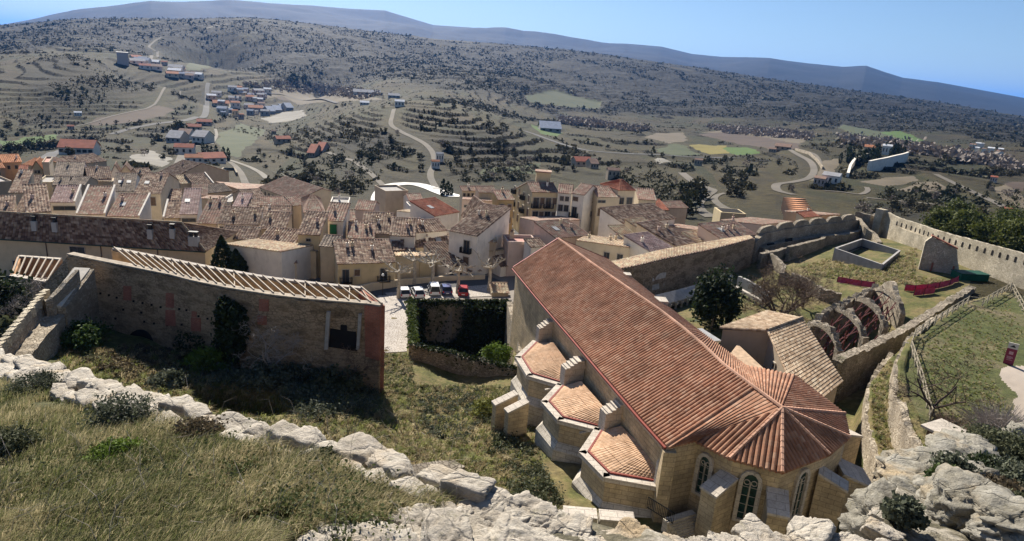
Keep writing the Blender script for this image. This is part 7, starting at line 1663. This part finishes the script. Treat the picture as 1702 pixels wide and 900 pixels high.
# rough parapet of big stones right under the viewer
PAR = []
def put(u, v, k, fl=(1.2, .9, .6), lift=0., D=None): c = cone(u, v); PAR.append(((c[0], c[1], c[2] + lift - k * .25), tuple(k * f for f in fl), random.uniform(0, 3), 6, .13))
for i, u in enumerate(range(470, 1500, 44)):
    ve = float(np.interp(u, [e[0] for e in EDGE], [e[1] for e in EDGE])); D = np.linalg.norm(cone(u, ve)[:2])
    for j in range(6):
        v = ve + 14 + 26 * j + random.uniform(-7, 7)
        if u < 560 and v < 875: continue
        if u < 690 and v < 855 : continue
        if v > 960: continue
        put(u + random.uniform(-14, 14), v, random.uniform(.15, .30), lift=-.03)
for u, v, k in ((560,893,.30),(620,880,.22),(690,868,.26),(760,866,.24),(800,852,.3),(850,862,.34),(905,872,.3),(960,890,.22),(1050,905,.16),(1340,893,.30),(1385,902,.2),(1200,908,.2),(1250,918,.22),(640,912,.3),(740,902,.42),(860,905,.38)): put(u, v, k, (1.25, .85, .7), .0)
o = rocks('rubble_parapet', PAR, LIME, 5); setp(o, 'tumbled parapet of big cream limestone blocks right below the viewpoint', 'wall', kind='thing')
# limestone outcrop at the lower right
def boulder(label, u, v, D, s, lv=5, rz=0., pl=16, rough=.22, mat=None, tilt=0.):
    c = P(u, v, D=D); o = rocks('boulder', [((c.x, c.y, c.z), s, rz, pl, rough, tilt)], mat or LIMEG, lv); return setp(o, label, 'rock', 'limestone boulders of the outcrop', kind='thing')
random.seed(8); rng = np.random.default_rng(77)
boulder('large pale boulder at the top of the outcrop, its nose over the dark lane', 1545, 803, 13.2, (1.15, 1.0, .62), rz=.4)
boulder('rounded boulder under the topmost one with a dark crack beneath', 1530, 845, 12.0, (.85, .8, .6), rz=1.2)
boulder('long slanting slab of rock at the lower left of the outcrop', 1490, 885, 10.8, (.95, .9, .6), rz=.2, tilt=.3)
boulder('smooth bulging boulder right of the dark crack', 1625, 868, 10.2, (.85, .9, .75), rz=.8)
boulder('low rock at the bottom edge between slab and bulging boulder', 1545, 898, 10.2, (.6, .5, .45), rz=2)
boulder('lichened rock ledge rising towards the lawn above the top boulder', 1595, 775, 15.2, (1.3, 1.0, .55), rz=.9)
boulder('small round rock at the right end of the crest', 1690, 728, 21, (.5, .4, .6), lv=3)
boulder('rocks showing through bushes at the lower right corner', 1690, 880, 9.0, (.7, .6, .4), rz=.5)
boulder('jutting block between the dark crack and the bushes', 1588, 820, 12.8, (.5, .5, .4), rz=.1)
rng = np.random.default_rng(78)
def CB(u, v, lift=0.): c = cone(u, v); return (c[0], c[1], c[2] + lift)
for label, u, v, r, rz_, m in (('green cushion shrub high on the right rocky slope', 1645, 760, 1.0, .55, L_OLIVE), ('grey-green shrub beside the top boulder', 1580, 800, .5, .4, L_GREY), ('olive shrub at the right edge of the rocky slope', 1695, 775, 1.1, .6, L_OLIVE), ('dark green shrub in the middle of the rocky slope', 1640, 800, .6, .4, L_DARK), ('broad grey shrub covering the right side of the slope', 1690, 820, .8, .45, L_GREY), ('small grey tuft in the crack of the slanting slab', 1497, 868, .32, .25, L_GREY), ('brown dry shrub above the bulging boulder', 1655, 840, .55, .35, L_BROWN), ('green shrub in the lower right corner', 1690, 860, .5, .3, L_OLIVE), ('tuft of green hanging on the top boulder', 1568, 812, .35, .3, leaf('fresh_green_leaves', (.045,.07,.02), (.1,.13,.04)))):
    bush('shrub', label, CB(u, v, .02), r * .62, rz_ * .7, m, n=5200, size=.024, clumps=90)
# ------------------------------------------------------------------ grass
def blades(name, label, P0, L, width, mats, share, per=5, lean=.55, kind='stuff'):
    n = len(P0); p = np.repeat(P0, per, 0); m = len(p); ln = np.repeat(L, per) * rng.uniform(.5, 1.25, m); a = rng.uniform(0, 2 * np.pi, m); wind = np.array([.35, -.1]); ld = rng.uniform(.15, 1, m) * lean
    p = p + np.c_[rng.normal(0, .35, m) * np.repeat(L, per), rng.normal(0, .35, m) * np.repeat(L, per), np.zeros(m)] * .6
    dx = np.cos(a) * ld + wind[0]; dy = np.sin(a) * ld + wind[1]; w = width * rng.uniform(.6, 1.3, m); wx, wy = -np.sin(a) * w, np.cos(a) * w
    midp = p + np.c_[dx * ln * .4, dy * ln * .4, ln * .62]; tip = p + np.c_[dx * ln * 1.05, dy * ln * 1.05, ln * np.maximum(.25, 1 - .55 * ld)]
    W2 = np.c_[wx, wy, np.zeros(m)]; v = np.stack([p - W2, p + W2, midp + W2 * .75, midp - W2 * .75, tip], 1).reshape(-1, 3); i = np.arange(m) * 5
    tri = np.concatenate([np.stack([i, i + 1, i + 2], 1), np.stack([i, i + 2, i + 3], 1), np.stack([i + 3, i + 2, i + 4], 1)]); mi = rng.choice(len(mats), n, p=share); mi = np.repeat(mi, per); o = np_mesh(name, v, tri, mats, tris=True, mi=np.concatenate([mi, mi, mi])); return setp(o, label, 'grass', kind=kind)
uu, vv = rng.uniform(-90, 800, 60000), rng.uniform(600, 1000, 60000)
ve = np.interp(uu, [e[0] for e in WL], [e[1] for e in WL]); ok = vv > ve + 8; ok &= ~((uu > 440) & (vv > 905 - (uu - 440) * .18)); uu, vv = uu[ok], vv[ok]
F0 = np.array([cone(u, v) for u, v in zip(uu, vv)]); dn = vnoise(F0[:, 0] / .7, F0[:, 1] / .7, 5); keep = dn > .22; F0, dn = F0[keep], dn[keep]; Dn = np.hypot(F0[:, 0], F0[:, 1])
dry = vnoise(F0[:, 0] / 1.6, F0[:, 1] / 1.6, 8)
MATS = [STRAW, GRN, leaf('dull_grass_blades', (.15,.15,.065), (.27,.25,.13), .45, 2.), leaf('dark_grass_blades', (.025,.035,.014), (.06,.07,.03), .2, 2.)]
a_ = dry > .5
blades('grass', 'long dry and green grass covering the near castle slope', F0[a_], (.12 + .26 * dn[a_]) * (.8 + .02 * Dn[a_]), .0035 + .0000, MATS, [.42, .14, .36, .08])
blades('grass', 'greener rough grass patches of the near castle slope', F0[~a_], (.10 + .2 * dn[~a_]) * (.8 + .02 * Dn[~a_]), .004, MATS, [.16, .32, .34, .18], per=6)
for label, u, v, r, rz_, m in (('dark cushion shrub in the grass, close below the stone wall', 212, 716, .75, .5, L_GREY), ('low green weed patch in the slope grass', 195, 770, .5, .2, L_BRIGHT), ('grey-green shrub at the left end of the stone wall', 60, 655, .7, .4, L_GREY), ('greenish tuft growing against the wall stones', 520, 790, .3, .2, L_OLIVE), ('dark leafy tuft beside the wall, nearest the parapet', 545, 783, .28, .2, L_DARK), ('dry brown shrub on the slope under the wall', 330, 740, .5, .3, L_BROWN), ('left edge shrub among straw', 20, 760, .55, .35, L_OLIVE)):
    bush('shrub', label, CB(u, v, .0), r * .6, rz_ * .7, m, n=5200, size=.016, clumps=90)
uw, vw = rng.uniform(-60, 640, 520), rng.uniform(650, 960, 520); okw = vw > np.interp(uw, [e[0] for e in WL], [e[1] for e in WL]) + 16; WP = np.array([cone(u, v) for u, v in zip(uw[okw], vw[okw])]); WP = WP[vnoise(WP[:, 0] / 1.3, WP[:, 1] / 1.3, 19) > .45]
hw_ = rng.uniform(.08, .26, len(WP)); cw = np.repeat(WP, 90, 0) + np.abs(rng.normal(size=(len(WP) * 90, 3))) * np.array([0, 0, .4]) * np.repeat(hw_, 90)[:, None] * 1.6 + rng.normal(size=(len(WP) * 90, 3)) * np.array([.55, .55, .1]) * np.repeat(hw_, 90)[:, None]
v_, q_ = leaf_quads(cw, .013); setp(np_mesh('weeds', v_, q_, [leaf('weed_leaves', (.05,.07,.025), (.13,.14,.05), .3, 1.5)]), 'low leafy weeds growing among the slope grass', 'weeds', kind='stuff')
ds = MB()
for k in range(170):
    c_ = cone(rng.uniform(-40, 760), rng.uniform(690, 950)); a_ = rng.uniform(0, 6.28); L1 = rng.uniform(.25, .6); p_ = Vector(c_)
    ds.tube([p_, p_ + Vector((math.cos(a_) * .25, math.sin(a_) * .25, .75)) * L1, p_ + Vector((math.cos(a_) * .7, math.sin(a_) * .7, .95)) * L1], [.0028, .002, .001], 3, cap=False)
setp(ds.build('dead_stems', TWIGG), 'dry dead stems standing in the slope grass', 'stems', kind='stuff')
# tussocks of the garden and rough grass on the ledge and lawn
def scatter(px, n, zmin=24, noise=1.5):
    a = np.array(px, float); b0, b1 = a.min(0), a.max(0); out = []
    while len(out) < n:
        c = rng.uniform(b0, b1, (n, 2)); c = c[poly_sd(c[:, 0], c[:, 1], a) < 0]
        for u, v in c:
            p = hit(u, v, 26); out.append((p.x, p.y, gz(p.x, p.y)))
            if len(out) >= n: break
    return np.array(out)
GQ = scatter([(628,592),(680,588),(690,640),(850,645),(845,665),(690,660),(620,650)], 900)
blades('garden_grass', 'rough green grass at the foot of the cobbled lane', GQ, rng.uniform(.2, .55, len(GQ)), .03, [STRAW, GRN, L_OLIVE], [.25, .5, .25], per=14, lean=.9)
GP = scatter([(50,640),(110,575),(300,585),(420,620),(620,640),(625,590),(680,590),(682,640),(850,650),(830,700),(900,820),(780,830),(640,800),(420,740),(200,680)], 4200)
GM2 = [STRAW, leaf('garden_green_blades', (.12,.14,.035), (.25,.26,.08), .45, .5), leaf('garden_brown_blades', (.19,.15,.075), (.33,.26,.14), .45, .6), L_OLIVE]
blades('garden_grass', 'tussocky yellow-green grass of the convent garden', GP, rng.uniform(.35, .8, len(GP)), .03, GM2, [.2, .36, .34, .1], per=14, lean=.9)
CG = scatter([(1330,445),(1390,425),(1440,450),(1500,425),(1525,405),(1520,460),(1590,470),(1480,475),(1400,468),(1340,455)], 1500); blades('garden_grass', 'rough dry grass of the upper garden round the tank', CG, rng.uniform(.2, .6, len(CG)), .03, GM2, [.3, .3, .3, .1], per=12, lean=.9)
HQ = scatter([(850,700),(885,690),(900,780),(950,850),(1040,850),(1080,830),(1000,860),(900,850),(860,790)], 500); blades('garden_grass', 'thin grass in the trench beside the chapels', HQ, rng.uniform(.15, .4, len(HQ)), .025, GM2, [.25, .35, .3, .1], per=12, lean=.9)
LP_ = scatter([(1447,640),(1480,600),(1495,650),(1512,700),(1545,760),(1500,775),(1470,770),(1452,720)], 700); blades('ledge_grass', 'rough grass on the narrow ledge below the retaining wall', LP_, rng.uniform(.2, .5, len(LP_)), .025, GM2, [.25, .35, .25, .15], per=12, lean=.9)
LP_ = scatter([(1520,570),(1560,545),(1610,512),(1675,490),(1700,560),(1640,620),(1690,700),(1600,720),(1560,740),(1535,660)], 1800); blades('lawn_grass', 'short trodden grass of the lawn', LP_, rng.uniform(.08, .25, len(LP_)), .025, GM2, [.2, .5, .2, .1], per=10, lean=.9)
SP = scatter([(330,610),(420,615),(560,640),(630,640),(620,690),(500,700),(470,650),(330,640)], 260)
def scrub_mass(name, label, SP, hr, mat, per=60, size=.09):
    n = len(SP); h = rng.uniform(*hr, n); c = np.repeat(SP, per, 0); d = rng.normal(size=(n * per, 3)) * .45; d[:, 2] = np.abs(d[:, 2]); c = c + d * np.repeat(h, per)[:, None]; v, q = leaf_quads(c, size); o = np_mesh(name, v, q, mat); return setp(o, label, 'scrub', kind='stuff')
scrub_mass('garden_scrub', 'brown-grey bramble scrub along the foot of the long ruin', SP, (.4, 1.3), L_GREY)
SP = scatter([(800,700),(850,690),(885,760),(930,840),(860,850),(830,780)], 130); scrub_mass('bank_scrub', 'green scrub on the bank beside the chapels', SP, (.4, 1.0), L_OLIVE)
SP = scatter([(240,575),(330,590),(330,625),(260,640),(120,600)], 110); scrub_mass('dry_scrub', 'dry brown bracken in the left half of the garden', SP, (.3, .8), L_BROWN)
SP = np.array([[*(lambda q: (q.x, q.y))(sa.lerp(sb, random.uniform(.05, .9)).lerp(sd_.lerp(sc_, random.uniform(.05, .9)), random.uniform(.05, .95))), 15.6] for _ in range(170)]); scrub_mass('shell_scrub', 'undergrowth added to darken the shaded floor of the sunken shell', SP, (.6, 1.8), L_DARK, 60, .13)  # dark plants added so the shadowed shell floor reads dark
SP = scatter([(690,660),(800,650),(830,690),(760,740),(700,720)], 90); scrub_mass('grey_scrub', 'grey-green bramble by the ruined garden wall', SP, (.3, .9), L_GREY)
for o in list(COL.objects):
    if o.parent is None and 'category' in o and 'kind' not in o: o['kind'] = 'thing'
